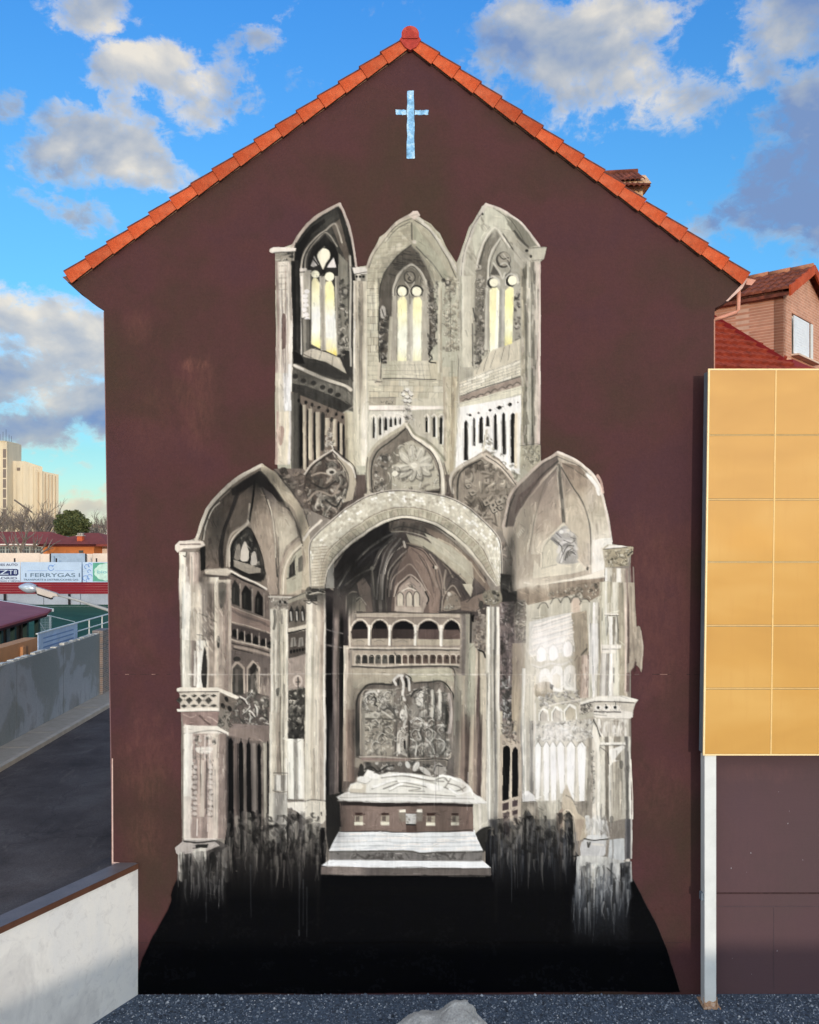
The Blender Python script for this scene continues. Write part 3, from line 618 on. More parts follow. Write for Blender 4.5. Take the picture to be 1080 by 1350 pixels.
REL([(560, 830), (600, 680), (630, 740), (700, 850), (800, 930), (860, 1000), (820, 1060), (700, 930), (600, 860)], 90, [(196, 192, 170), (140, 136, 116), (212, 208, 190), (112, 108, 92)], 40, 10, 1.8)
L([(578, 840), (590, 760), (604, 690)], 14, (196, 188, 168), .8)
# foliage in the spandrels
tile(225, 590)
REL([(740, 130), (860, 150), (960, 200), (1000, 400), (1000, 600), (900, 420), (780, 240)], 90, [(92, 78, 70), (130, 112, 100), (160, 142, 124), 60, (186, 170, 150)], 70, 18, 2.2)
tile(560, 590)
REL([(130, 330), (250, 290), (420, 500), (540, 620), (560, 560), (640, 560), (650, 900), (560, 800), (520, 620), (300, 440)], 70, [(128, 108, 98), (150, 132, 118), (96, 80, 78), (170, 154, 138)], 70, 20, 2)
# ================================================================= left chapel vault
tile(225, 590)
F([(180, 660), (215, 560), (260, 440), (330, 350), (400, 270), (500, 190), (645, 115), (740, 170), (830, 280), (930, 430), (990, 580), (1000, 1000), (1000, 1060), (180, 1060)], (130, 116, 102), 1, 0, .2)
VG([(225, 640), (260, 500), (330, 400), (440, 290), (520, 240), (630, 175), (600, 260), (560, 400), (540, 520), (430, 640), (410, 850), (250, 870)], [(52, 46, 44), (88, 76, 66), (112, 100, 88), (120, 104, 92)], 1, 0, .3)
F([(430, 290), (520, 230), (630, 165), (740, 260), (820, 370), (900, 520), (860, 470), (720, 330), (650, 280), (600, 290), (520, 300), (440, 340)], (38, 34, 34), .9)
VG([(590, 260), (610, 250), (660, 350), (720, 480), (740, 700), (770, 900), (760, 1050), (700, 1050), (660, 820), (570, 560), (575, 420)], [(84, 74, 66), (150, 134, 116), (166, 148, 130), (160, 142, 126)])
VG([(650, 280), (720, 330), (800, 420), (880, 530), (905, 630), (820, 700), (780, 850), (770, 700), (730, 470)], [(90, 80, 78), (150, 138, 120), (190, 180, 158), (176, 160, 140)])
F([(450, 400), (480, 340), (585, 260), (575, 400), (550, 520), (440, 610), (430, 520)], (112, 98, 86), .8)
L([(470, 330), (430, 470), (385, 580), (360, 720), (368, 850)], 26, (46, 42, 42), .85); L([(350, 850), (345, 720), (372, 590), (400, 520)], 6, 30, .8)
L([(400, 850), (410, 700), (440, 620), (500, 570), (548, 525), (560, 400)], 14, (170, 158, 142)); L([(595, 235), (585, 330), (572, 430), (556, 530)], 13, 26)
L([(640, 270), (690, 390), (730, 520), (750, 700), (762, 920)], 10, 50, .8); L([(690, 370), (722, 480), (745, 640), (752, 780)], 8, (200, 190, 170)); L([(770, 640), (775, 850), (765, 1000)], 5, 70, .6)
for k in range(40):
    x, y = 250+130*rng.rand(), 380+430*rng.rand(); L([(x, y), (x+6, y+28)], 12, [(92, 80, 72), (130, 116, 102), (70, 62, 58)][k % 3], .5)
for k in range(40):
    x, y = 590+250*rng.rand(), 400+430*rng.rand(); L([(x, y), (x+10, y+60)], 9, [(150, 132, 116), (190, 176, 154), (166, 146, 128)][k % 3], .35)
# rim of the vault
L([(185, 660), (215, 560), (262, 440), (330, 350), (410, 270), (520, 190), (648, 122)], 28, (198, 188, 172)); L([(200, 655), (232, 560), (275, 450), (345, 362), (430, 282)], 5, 40, .8)
L([(232, 655), (248, 560), (300, 440), (350, 390)], 7, (214, 206, 190)); L([(222, 655), (240, 560), (290, 440), (345, 375)], 4, 28)
F([(648, 112), (740, 170), (830, 280), (930, 430), (985, 560), (1000, 700), (998, 1010), (930, 1010), (940, 800), (920, 620), (860, 470), (760, 310), (640, 165)], (182, 168, 142))
with clip([(648, 112), (740, 170), (830, 280), (930, 430), (985, 560), (1000, 700), (998, 1010), (930, 1010), (940, 800), (920, 620), (860, 470), (760, 310), (640, 165)]):
    F([(800, 330), (880, 450), (930, 600), (960, 800), (920, 1000), (940, 700), (860, 460)], (140, 122, 106), .7)
    for k in range(50):
        x, y = 660+330*rng.rand(), 130+860*rng.rand(); L([(x, y), (x+18, y+50)], 14, [(196, 184, 156), (150, 136, 118), (206, 196, 172)][k % 3], .4)
L([(640, 168), (760, 310), (860, 470), (920, 620), (935, 700)], 7, 60, .8); L([(660, 115), (750, 170), (840, 285), (940, 430), (992, 575)], 4, 55, .7)
# niche with bust shapes
F([(420, 870), (425, 700), (470, 620), (545, 560), (600, 640), (640, 740), (680, 900), (660, 950), (560, 900)], 52, 1, 0, .3)
L([(418, 850), (425, 700), (470, 618), (545, 545), (548, 520)], 12, (196, 184, 166)); L([(435, 850), (440, 710), (480, 635), (548, 572), (610, 660), (655, 790), (665, 880)], 8, 28)
REL([(440, 820), (460, 680), (540, 600), (610, 700), (640, 860), (560, 850)], 40, [70, 110, 140, 92, 160], 60, 16, 1.2, vert=.6)
F([(500, 800), (505, 720), (530, 670), (555, 740), (550, 805)], (206, 196, 182), .9, 1); F([(570, 830), (575, 760), (600, 740), (615, 800), (605, 835)], (190, 182, 170), .9, 1); F([(455, 790), (470, 700), (495, 690), (500, 790)], (150, 140, 126), .8, 1)
L([(560, 750), (568, 800)], 8, 30); F([(450, 800), (560, 830), (640, 860), (640, 890), (560, 900), (450, 850)], (160, 150, 134), .9)
F([(430, 850), (560, 900), (680, 900), (640, 960), (540, 940)], 40, .9)
# right little biforate
F([(775, 1050), (785, 850), (830, 730), (910, 640), (935, 700), (930, 1050)], (178, 164, 142)); L([(778, 1000), (790, 850), (840, 730), (918, 650)], 14, (160, 142, 126)); L([(800, 1040), (812, 870), (850, 770), (930, 690)], 10, (214, 204, 184)); L([(828, 930), (838, 850), (870, 770), (925, 715)], 5, 70, .9)
F([(825, 935), (830, 850), (870, 770), (930, 720), (935, 900), (930, 1000), (825, 1050)], (168, 164, 142))
F([(838, 930), (842, 840), (880, 790), (888, 905)], 58); F([(905, 890), (908, 790), (935, 765), (938, 880)], 92); L([(860, 830), (862, 900)], 8, 100, .7)
L([(826, 935), (890, 908)], 5, 62)
# ledge and gallery under the vault
F([(215, 880), (250, 865), (420, 860), (480, 890), (690, 1015), (700, 1050), (690, 1300), (215, 1300)], (120, 106, 96))
F([(240, 870), (400, 862), (440, 880), (400, 915), (250, 905)], (196, 184, 166)); L([(240, 905), (400, 918), (470, 925)], 16, (92, 82, 76), .9)
L([(430, 880), (520, 925), (600, 965), (682, 1012)], 13, (212, 204, 190)); L([(430, 895), (520, 945), (600, 985), (680, 1030)], 10, 34)
# ================================================================= left chapel body
tile(225, 770)
F([(420, -60), (700, 60), (700, 1100), (420, 1100)], (128, 112, 102), 1, 0, .2)
for x0, x1, yt, yb, c in [(432, 495, -30, 160, 60), (512, 575, 10, 195, 28), (598, 655, 50, 228, 24)]:
    F([(x0, yt+50), ((x0+x1)/2-8, yt), (x1, yt+50), (x1, yb), (x0, yb-20)], c); L([(x0+20, yt+60), (x0+18, yb-30)], 14, 100, .6, dry=.6)
L([(578, 40), (580, 200)], 9, (170, 156, 142)); L([(500, 0), (502, 170)], 9, (170, 156, 142)); L([(662, 70), (664, 235)], 9, (150, 136, 124))
F([(430, 160), (520, 195), (710, 270), (715, 350), (430, 265)], (150, 126, 114)); L([(430, 160), (520, 195), (712, 268)], 6, (190, 170, 152)); L([(440, 190), (520, 230), (640, 270), (700, 300)], 16, (112, 96, 90), .7)
L([(430, 265), (560, 300), (712, 352)], 7, (186, 168, 152))
F([(430, 275), (712, 360), (712, 450), (430, 400)], (92, 80, 76))
for k in range(6):
    x, y = 436+k*50, 318+k*17; F([(x, y+50), (x+2, y+12), (x+19, y-2), (x+38, y+14), (x+38, y+66), (x, y+56)], 34); L([(x+42, y), (x+42, y+72)], 6, (206, 192, 176))
L([(430, 392), (560, 425), (712, 470)], 13, (178, 164, 148)); L([(430, 415), (560, 450), (700, 490)], 6, 48); L([(460, 445), (600, 480), (710, 510)], 16, (160, 144, 130)); L([(450, 460), (580, 495)], 8, 46, .8)
VG([(430, 470), (712, 520), (712, 830), (430, 830)], [(108, 96, 90), (126, 112, 104), (150, 134, 122)])
for cx, cy in ((485, 590), (592, 590)):
    F([(cx-50, cy+190), (cx-50, cy), (cx-10, cy-50), (cx+45, cy), (cx+45, cy+190)], (190, 174, 156)); F([(cx-42, cy+200), (cx-40, cy+10), (cx-5, cy-25), (cx+32, cy+12), (cx+34, cy+200)], 80, 1, 0, .3)
    L([(cx-10, cy+20), (cx-12, cy+170)], 20, (140, 128, 118), .7, dry=.5); L([(cx+18, cy+30), (cx+20, cy+180)], 9, 60, .7)
E(475, 535, 26, 18, 54); F([(560, 600), (590, 560), (615, 580), (600, 620), (570, 650)], 30, .9)
DRIP(600, 700, 600, 760, 26, [(160, 146, 132), (92, 82, 78), (186, 172, 154)], 14, 120, .6, 5)
# foliage at the left
F([(440, 820), (560, 760), (700, 800), (700, 1010), (440, 1000)], (104, 94, 88), .85)
REL([(470, 830), (580, 745), (640, 790), (700, 820), (700, 1080), (460, 980), (440, 900)], 110, [64, 84, 120, 150, 186, 214, (170, 166, 158)], 60, 13, 2)
for x, y, t in [(520, 830, .8), (560, 790, 2.2), (575, 920, .7), (540, 900, 2.4), (610, 900, 1.4), (560, 960, 1.7)]:
    L([(x-35*math.cos(t), y-40*math.sin(t)), (x+10, y-5), (x+35*math.cos(t), y+40*math.sin(t))], 10, (204, 200, 190)); L([(x-28*math.cos(t), y-32*math.sin(t)+12), (x+36*math.cos(t), y+48*math.sin(t))], 5, 36, .8)
F([(430, 990), (700, 1010), (700, 1100), (430, 1100)], (142, 124, 116))
# outer pier
tile(225, 590)
Q(60, 215, 745, 60, 215, 1080, [(206, 198, 180), (222, 216, 200), (150, 136, 124), (196, 182, 168), (170, 152, 140), (128, 114, 104)], 1, .18)
Q(205, 345, 920, 205, 340, 1080, [(112, 102, 94), (140, 128, 116), (200, 190, 172), (226, 220, 204)], 1, .2)
Q(335, 425, 940, 335, 425, 1080, [(196, 184, 164), (206, 196, 176)]); F([(342, 1080), (345, 990), (368, 955), (390, 985), (392, 1080)], 112)
L([(92, 770), (105, 778), (115, 745)], 7, 100); L([(150, 780), (152, 900), (148, 1060)], 8, 130, .6); L([(55, 930), (62, 1080), (70, 1200)], 14, (214, 204, 190), .7, dry=.6)
F([(30, 695), (60, 665), (130, 660), (230, 665), (245, 690), (215, 712), (90, 720), (50, 752), (30, 730)], (212, 200, 186)); L([(70, 690), (210, 686)], 9, (120, 104, 96)); L([(70, 740), (210, 716)], 6, (140, 122, 110), .8)
F([(210, 712), (245, 700), (248, 870), (215, 880)], 40)
tile(225, 770)
Q(78, 330, 0, 82, 325, 420, [(196, 196, 188), (220, 216, 204), (170, 160, 144), (200, 190, 172), (140, 130, 120), (120, 108, 98), (206, 196, 176)], 1, .22)
Q(82, 250, 400, 82, 250, 735, [(214, 212, 200), (196, 192, 178), (130, 118, 108), (228, 226, 216), (214, 208, 192)], 1, .14)
Q(252, 330, 400, 250, 325, 735, [(206, 196, 180), (150, 136, 122), (188, 172, 156)], 1, .2)
Q(325, 432, 0, 322, 435, 775, [(190, 178, 160), (168, 152, 138), (150, 132, 120), (170, 156, 142)], 1, .18)
F([(340, 0), (395, 0), (390, 110), (360, 180), (345, 100)], 96, .9, 1); E(337, 410, 12, 44, 78); L([(345, 370), (350, 440)], 5, 170, .7)
F([(232, 735), (218, 640), (228, 520), (245, 440), (258, 560), (256, 730)], 56, .95, 1)
L([(205, 210), (270, 240), (325, 268)], 8, 92, .7); L([(190, 360), (230, 370), (260, 440)], 8, 110, .7)
for k in range(60):
    x, y = 170+150*rng.rand(), 150+300*rng.rand(); L([(x, y), (x+20, y+34)], 9, [(214, 204, 186), (150, 134, 120), (190, 176, 158)][k % 3], .45)
L([(140, 200), (135, 450), (140, 720)], 9, 130, .6); L([(172, 480), (170, 720)], 12, (236, 236, 228), .8)
DRIP(330, 430, 120, 560, 30, [(196, 184, 166), (130, 114, 102), (176, 160, 144)], 9, 110, .5, 9)
# tracery parapet
F([(40, 745), (60, 735), (330, 735), (440, 775), (490, 805), (470, 825), (345, 765), (45, 765)], (220, 212, 196)); L([(50, 768), (340, 764)], 5, 62)
F([(62, 770), (350, 768), (345, 885), (68, 885)], (196, 186, 170)); F([(350, 770), (480, 825), (440, 905), (345, 885)], (128, 116, 104))
for k in range(4):
    x = 84+k*70
    for (a_, b_) in [((x-22, 830), 0), ((x+12, 795), 1), ((x+12, 868), 1)]:
        cx, cy = a_; F([(cx-24, cy), (cx, cy-(26 if not b_ else 12)), (cx+24, cy), (cx, cy+(26 if not b_ else 12))], 76, .95); L([(cx-20, cy+3), (cx, cy+14), (cx+16, cy+5)], 4, 140, .7)
for x, y in [(372, 868), (425, 890), (400, 820)]: E(x, y, 14, 22, 52, rot=-.5)
F([(42, 885), (345, 885), (342, 910), (46, 908)], (224, 216, 202)); L([(48, 910), (340, 912)], 4, 80)
F([(70, 912), (345, 912), (330, 1010), (90, 1012)], (152, 124, 116)); L([(205, 940), (240, 965), (280, 1000)], 13, (108, 84, 78)); L([(90, 930), (140, 950), (180, 935)], 8, (190, 164, 152), .8); L([(270, 950), (300, 960), (330, 985)], 7, (196, 172, 160), .8)
REL([(345, 905), (440, 905), (455, 1000), (430, 1060), (330, 1010)], 30, [60, 80, 150, 180, 120], 50, 10, 2)
F([(90, 1012), (330, 1012), (420, 1070), (400, 1085), (90, 1060)], (216, 208, 194))
# lower pier with carved panels
tile(225, 950)
F([(92, 30), (300, 45), (420, 90), (420, 115), (110, 90)], (220, 212, 200)); L([(120, 95), (300, 75), (410, 108)], 6, 92, .8)
Q(92, 400, 95, 92, 400, 840, [(214, 206, 192), (206, 194, 182), (160, 140, 130), (176, 152, 140), (150, 130, 120), (196, 178, 164), (206, 192, 176), (150, 130, 120), (140, 122, 112)], 1, .12)
Q(98, 155, 90, 92, 145, 540, [(228, 226, 214), (214, 206, 196)], .9)
REL([(145, 230), (192, 230), (192, 690), (145, 680)], 40, [(128, 108, 100), (190, 172, 160), (226, 220, 210), 110], 28, 10, 2.4); REL([(258, 260), (306, 260), (306, 690), (258, 680)], 40, [(128, 108, 100), (190, 172, 160), (220, 212, 202), 110], 28, 10, 2.4)
for k in range(10):
    for x in (170, 285): E(x+rng.randn()*3, 330+k*37, 16, 13, (212, 200, 190), .7); L([(x-14, 345+k*37), (x+12, 347+k*37)], 4, 96, .6)
Q(196, 252, 280, 196, 252, 680, [(186, 164, 150), (200, 184, 168), (120, 100, 92)]); L([(252, 280), (255, 660)], 5, 70, .7)
REL([(150, 110), (330, 95), (330, 160), (290, 180), (180, 180)], 26, [92, 60, 214, 190, 228], 40, 10, 2.2)
F([(172, 200), (200, 188), (290, 186), (300, 210), (270, 235), (200, 232)], (216, 210, 200), 1, 1); REL([(185, 225), (280, 225), (268, 270), (200, 268)], 14, [70, 120, 206], 30, 7, 1, vert=.6)
L([(190, 700), (188, 820)], 8, (226, 216, 206), .9); L([(262, 740), (262, 790)], 6, (220, 206, 192), .8)
DRIP(330, 395, 200, 700, 40, [(206, 192, 176), (130, 112, 102), (180, 162, 148)], 8, 110, .5, 12)
F([(95, 838), (320, 838), (335, 850), (330, 870), (95, 865)], (220, 210, 198)); L([(100, 862), (330, 858)], 8, 52)
# dark openings between piers
Q(400, 700, 110, 400, 700, 830, [(96, 86, 82), (128, 112, 104), (120, 106, 98), (150, 138, 124)], 1, .2)
F([(420, 60), (700, 60), (700, 150), (560, 140), (420, 110)], (142, 124, 114))
for xa, xb, yt, xc, xd, yb in [(415, 448, 130, 410, 450, 860), (484, 516, 150, 490, 524, 640), (540, 570, 155, 548, 586, 800), (620, 642, 170, 630, 650, 840), (684, 698, 150, 690, 700, 700), (492, 520, 600, 480, 530, 860)]:
    F([(xa, yt+15), ((xa+xb)/2, yt-10), (xb, yt+15), (xd, yb), (xc, yb)], (22, 22, 24), .97)
Q(650, 686, 160, 660, 690, 690, [(130, 120, 108), (176, 168, 150), (140, 130, 116)]); Q(452, 482, 160, 458, 486, 760, [(128, 110, 100), (110, 94, 88), (70, 62, 60)]); Q(575, 620, 160, 590, 632, 800, [(120, 110, 104), (142, 130, 120), (100, 90, 84)])
L([(520, 170), (526, 400), (530, 700)], 13, (140, 128, 116), .9)
# pedestal ruins at bottom left
tile(225, 1080)
VG([(40, 230), (60, 200), (60, 400), (20, 480), (0, 540), (60, 900), (1100, 900), (1100, 60), (400, 60), (380, 200)], [(30, 29, 30), (12, 12, 16), (4, 5, 10), (3, 5, 10)], .95, 0, .3)
F([(30, 200), (90, 150), (330, 145), (430, 200), (430, 280), (380, 420), (300, 460), (250, 440), (230, 560), (200, 480), (120, 430), (60, 440), (50, 250)], (92, 86, 82), .9, 0, .4)
F([(30, 205), (90, 152), (300, 140), (350, 190), (260, 225), (60, 255), (40, 245)], (176, 166, 158)); L([(95, 158), (200, 165), (310, 152)], 10, 44, .9); F([(175, 180), (270, 175), (260, 205), (180, 208)], 62)
for p_ in [[(160, 230), (250, 215), (240, 380), (225, 420), (200, 330)], [(195, 440), (240, 430), (245, 500), (238, 600), (210, 540)], [(55, 250), (100, 260), (90, 430), (60, 420)]]: F(p_, (188, 184, 172), .85, 1, .3)
F([(120, 270), (155, 260), (150, 420), (120, 430)], 36, .9, 1); F([(245, 300), (300, 230), (320, 300), (260, 400)], 44, .8, 1); F([(360, 260), (380, 210), (425, 220), (430, 420), (380, 440)], (130, 124, 116), .8, 1)
REL([(270, 390), (330, 330), (390, 370), (370, 450), (290, 450)], 24, [52, 140, 92, 160], 40, 12, 2)
DRIP(50, 440, 230, 420, 90, [(196, 190, 182), (128, 120, 114), 60, 30, (160, 154, 146)], 14, 150, .6, 21)
DRIP(40, 460, 420, 560, 60, [(90, 88, 90), (50, 50, 56), 20, (120, 118, 118)], 14, 120, .4, 22, .8)
DRIP(420, 1060, -60, 150, 130, [(108, 100, 94), (70, 64, 62), 24, (130, 120, 110), 16], 22, 170, .65, 23)
DRIP(420, 1060, 120, 300, 110, [(60, 56, 56), (38, 36, 40), 12, (84, 80, 78), 8], 20, 150, .5, 24, .7)
DRIP(430, 1050, -40, 110, 46, [(150, 142, 130), (176, 168, 152), (120, 112, 104)], 30, 120, .75, 71)
REL([(640, 20), (1060, 0), (1060, 260), (640, 280)], 60, [30, 70, (120, 110, 102), 20, (92, 86, 82), 40], 70, 22, 1.2, vert=.6)
for x, y, l in [(525, 80, 210), (975, 70, 170), (820, 80, 160), (715, 300, 330), (590, 20, 150)]: L([(x, y), (x+4, y+l*.5), (x-2, y+l)], 20, (186, 180, 166), .8, w2=4, dry=.4)
for x in (720, 910, 935, 972, 585): L([(x, 250), (x+3, 560 if x != 585 else 480)], 3, (110, 112, 116), .5); 
L([(908, 740), (912, 830)], 9, (90, 94, 100), .5)
REL([(630, 60), (800, -20), (820, 120), (700, 180), (640, 160)], 40, [24, 60, 110, 150, 90], 50, 14, 2)
# ================================================================= second pier and statue bay
tile(225, 770)
Q(708, 835, 175, 712, 835, 960, [(206, 200, 184), (190, 184, 168), (150, 142, 128), (196, 188, 168), (212, 206, 190)], 1, .16)
L([(740, 190), (745, 260), (735, 320)], 20, 92, .7, dry=.4); L([(790, 190), (795, 280)], 14, 80, .6, dry=.4)
tile(225, 950)
Q(705, 835, -60, 705, 830, 690, [(206, 200, 182), (196, 186, 166), (150, 136, 120), (200, 192, 172), (214, 208, 190)], 1, .14)
L([(732, 378), (830, 375)], 6, 110); L([(728, 500), (770, 512), (830, 505)], 6, 110); Q(735, 830, 390, 735, 830, 500, [(150, 146, 136), (200, 196, 186), (140, 134, 124), (190, 186, 174)]); Q(700, 835, 515, 700, 825, 740, [(206, 200, 184), (150, 146, 138), (178, 174, 164)], .9)
tile(225, 770)
F([(750, 750), (775, 740), (770, 790), (755, 795)], 66, .9, 1)
REL([(700, 95), (860, 90), (855, 135), (825, 178), (712, 178)], 34, [62, 90, 196, 214, 226, 150], 30, 9, 2.6); L([(698, 92), (860, 98)], 9, (196, 190, 178)); E(780, 130, 9, 10, 40); E(815, 132, 8, 9, 40)
F([(835, 130), (960, 60), (1000, 0), (1080, -10), (1080, 90), (965, 100), (965, 320), (835, 350)], (120, 110, 98), 1, 0, .2)
F([(835, 110), (960, 55), (962, 95), (838, 140)], (150, 144, 126)); L([(838, 112), (960, 62)], 5, 62)
for x in (860, 900, 942): F([(x-16, 275), (x-18, 190), (x-2, 152), (x+14, 185), (x+14, 262)], 58); L([(x-6, 200), (x-2, 260)], 12, (206, 200, 190), .8)
F([(838, 320), (965, 290), (965, 335), (838, 350)], (196, 186, 168)); L([(838, 352), (965, 325)], 9, 40)
F([(838, 360), (965, 335), (965, 500), (840, 530)], (98, 88, 80)); 
for x in (872, 925): F([(x-22, 455), (x-16, 385), (x+12, 378), (x+22, 445)], (150, 144, 134), .9); L([(x, 390), (x, 450)], 5, 92)
for k in range(6): E(856+k*21, 486-k*4, 8, 12, 36)
F([(838, 530), (965, 500), (962, 800), (838, 820)], (164, 148, 136)); 
E(903, 690, 34, 44, (206, 190, 176), .9); E(903, 695, 22, 32, (180, 160, 146)); L([(903, 665), (905, 740)], 7, 62); L([(890, 700), (918, 700)], 5, 80)
F([(838, 760), (955, 740), (950, 1100), (838, 1110)], 74, 1, 0, .3)
REL([(840, 750), (955, 730), (950, 1120), (840, 1120)], 90, [60, 84, 130, 170, 196, 112], 55, 14, 2.4)
tile(225, 950)
F([(832, 0), (945, 0), (945, 110), (890, 140), (835, 120)], 72, .9); REL([(836, -30), (945, -30), (940, 110), (890, 140), (838, 110)], 40, [36, 50, 130, 170, 92], 55, 14, 2.4)
Q(830, 945, 130, 838, 950, 560, [(222, 220, 206), (232, 230, 218), (150, 146, 136), (236, 234, 222), (220, 214, 198)], 1, .06)
F([(830, 580), (950, 575), (960, 640), (930, 670), (890, 640), (835, 620)], (226, 220, 206)); L([(832, 562), (945, 572)], 6, 110)
DRIP(832, 1060, 630, 760, 40, [(150, 146, 138), (110, 104, 100), (196, 190, 176), (70, 66, 66)], 26, 110, .8, 73)
# great left column
tile(400, 770)
Q(20, 166, 120, 12, 160, 640, [(196, 188, 170), (222, 216, 200), (170, 158, 142), (200, 188, 168), (182, 164, 148), (206, 200, 188)], 1, .12)
Q(12, 160, 640, 8, 160, 1080, [(196, 188, 166), (216, 210, 192), (176, 164, 146), (206, 196, 176), (184, 170, 154), (222, 218, 206)], 1, .12)
tile(400, 950, 4)
Q(5, 120, 0, 5, 122, 430, [(200, 192, 170), (216, 208, 188), (184, 172, 152), (206, 196, 176), (160, 148, 134), (206, 202, 192)], 1, .1)
F([(5, 425), (122, 425), (125, 520), (100, 545), (60, 535), (40, 545), (8, 520)], (206, 198, 180)); L([(5, 425), (50, 418), (120, 425)], 5, 100, .8); L([(45, 430), (48, 530)], 4, 130, .6); L([(85, 430), (84, 535)], 4, 130, .6)
DRIP(0, 125, 540, 650, 24, [(150, 142, 130), 40, (100, 92, 86), 20], 14, 110, .6, 31)
tile(400, 770)
F([(15, 60), (30, 20), (80, 5), (150, 5), (200, 40), (215, 80), (150, 115), (40, 118)], 70, 1, 1); REL([(15, 60), (40, 15), (150, 5), (210, 60), (150, 112), (40, 118)], 24, [40, 52, 150, 120, 170], 70, 13, 1); L([(40, 75), (100, 60), (150, 70), (190, 60)], 9, (180, 172, 156)); L([(5, 120), (60, 122), (165, 122)], 6, 40)
L([(20, 132), (40, 140), (60, 128), (90, 145), (120, 130), (150, 145)], 8, 60, .7)
# dark reveal beside the column
F([(160, 20), (240, 60), (250, 180), (320, 190), (320, 1080), (160, 1080)], (70, 62, 62), 1, 0, .2)
F([(165, 130), (210, 150), (205, 430), (165, 430)], (24, 22, 26)); F([(168, 450), (215, 450), (200, 1080), (160, 1080)], (16, 15, 18)); Q(210, 258, 190, 205, 255, 1080, [(110, 98, 96), (140, 124, 116), (112, 98, 92)]); Q(256, 288, 240, 256, 284, 1080, [44, 30, 40]); 
L([(165, 325), (210, 340), (280, 352)], 9, (140, 130, 126), .8); L([(168, 435), (215, 445), (280, 455)], 9, (140, 130, 126), .8); L([(160, 130), (250, 180)], 8, (120, 112, 106))
Q(286, 330, 440, 286, 330, 1080, [(206, 196, 178), (190, 176, 158), (150, 134, 120)])
tile(400, 950, 4)
Q(120, 210, 0, 122, 205, 560, [(30, 28, 32), (90, 82, 80), (120, 106, 100), (40, 36, 38)], 1, .2); F([(185, 20), (210, 20), (205, 380), (185, 380)], 28)
F([(120, 400), (215, 380), (200, 450), (190, 580), (170, 640), (130, 680), (122, 600)], 52, .95)
# ================================================================= interior of the great arch
tile(400, 590)
F([(215, 870), (300, 740), (400, 630), (500, 560), (620, 515), (740, 505), (900, 545), (1050, 650), (1200, 790), (1300, 930), (1330, 1010), (1330, 1200), (215, 1200)], (92, 82, 78), 1, 0, .2)
VG([(215, 1060), (220, 860), (300, 740), (420, 620), (560, 535), (700, 510), (640, 620), (560, 760), (540, 1060)], [(30, 29, 32), (44, 42, 44), (62, 58, 58), (84, 78, 74)], 1, 0, .25)
F([(610, 525), (740, 505), (900, 545), (980, 600), (960, 640), (850, 610), (720, 590), (615, 600)], (110, 98, 88), 1, 0, .2)
for k in range(9): L([(640+k*38, 530+k*k*1.2), (620+k*40, 590+k*k*1.3)], 14, [72, 130, 60, (140, 122, 108)][k % 4], .6)
F([(850, 560), (1000, 620), (1200, 790), (1330, 1000), (1330, 1060), (1250, 960), (1100, 800), (960, 670)], (136, 116, 100), .9)
F([(730, 610), (840, 640), (1000, 730), (1150, 860), (1210, 940), (1200, 1010), (1100, 900), (900, 730), (760, 680)], (176, 170, 146), .95); F([(850, 600), (1050, 700), (1200, 820), (1215, 940), (1100, 830), (960, 740)], (182, 178, 156), .9)
F([(750, 700), (850, 720), (950, 840), (975, 1000), (960, 1200), (880, 1200), (860, 1000), (740, 760)], (146, 122, 108), .95)
F([(700, 780), (740, 740), (800, 850), (880, 1000), (900, 1200), (620, 1200), (640, 1000)], (124, 104, 94), .9)
for a_, w_, c_ in [([(245, 1000), (330, 860), (440, 740), (560, 650), (640, 610)], 14, (112, 110, 106)), ([(255, 985), (345, 850), (460, 730), (570, 655)], 4, 170), ([(300, 980), (400, 900), (490, 860)], 9, 120), ([(500, 850), (550, 740), (620, 660), (670, 610)], 24, (104, 98, 94)), ([(505, 840), (565, 730), (640, 650)], 5, 176), ([(550, 1060), (565, 880), (600, 780), (680, 690), (720, 670)], 22, (90, 84, 80)), ([(580, 900), (600, 820), (660, 740), (715, 700)], 7, (196, 188, 176)), ([(600, 1000), (610, 880), (680, 790), (735, 740)], 7, 160), ([(620, 1010), (640, 930), (700, 870), (760, 830), (820, 900), (880, 1020)], 8, (176, 160, 144)), ([(645, 1060), (665, 990), (720, 930), (765, 905), (830, 960), (885, 1060)], 9, (200, 186, 168)), ([(655, 1060), (675, 995), (725, 942), (765, 920), (825, 970), (875, 1060)], 4, 40),
        ([(630, 600), (740, 600), (850, 630), (980, 700), (1080, 790)], 7, (196, 186, 164)), ([(735, 680), (830, 700), (930, 760), (1020, 850), (1070, 930)], 10, (150, 136, 116)), ([(740, 690), (850, 740), (900, 800), (940, 850)], 5, 50), ([(850, 700), (960, 790), (1060, 880), (1180, 1010)], 5, 60), ([(940, 850), (950, 950), (985, 1060)], 6, 76), ([(1000, 1000), (1020, 920), (1060, 900)], 7, 72)]: L(a_, w_, c_, .85)
E(490, 860, 16, 16, 130); L([(715, 670), (725, 710)], 16, (206, 196, 182)); E(942, 850, 14, 13, (214, 204, 184)); E(928, 850, 8, 10, 50)
Q(540, 580, 900, 520, 600, 1200, [(70, 66, 62), (120, 112, 104), (80, 74, 70), (104, 96, 88)], .9); Q(480, 520, 880, 500, 540, 1200, [(100, 94, 88), (70, 66, 62)], .8)
F([(380, 960), (430, 920), (480, 1000), (500, 1200), (430, 1200)], (136, 118, 106), .8)
for k in range(40):
    x, y = 230+280*rng.rand(), 700+280*rng.rand(); L([(x, y), (x+40, y-46)], 12, [34, 56, 46, 70][k % 4], .4)
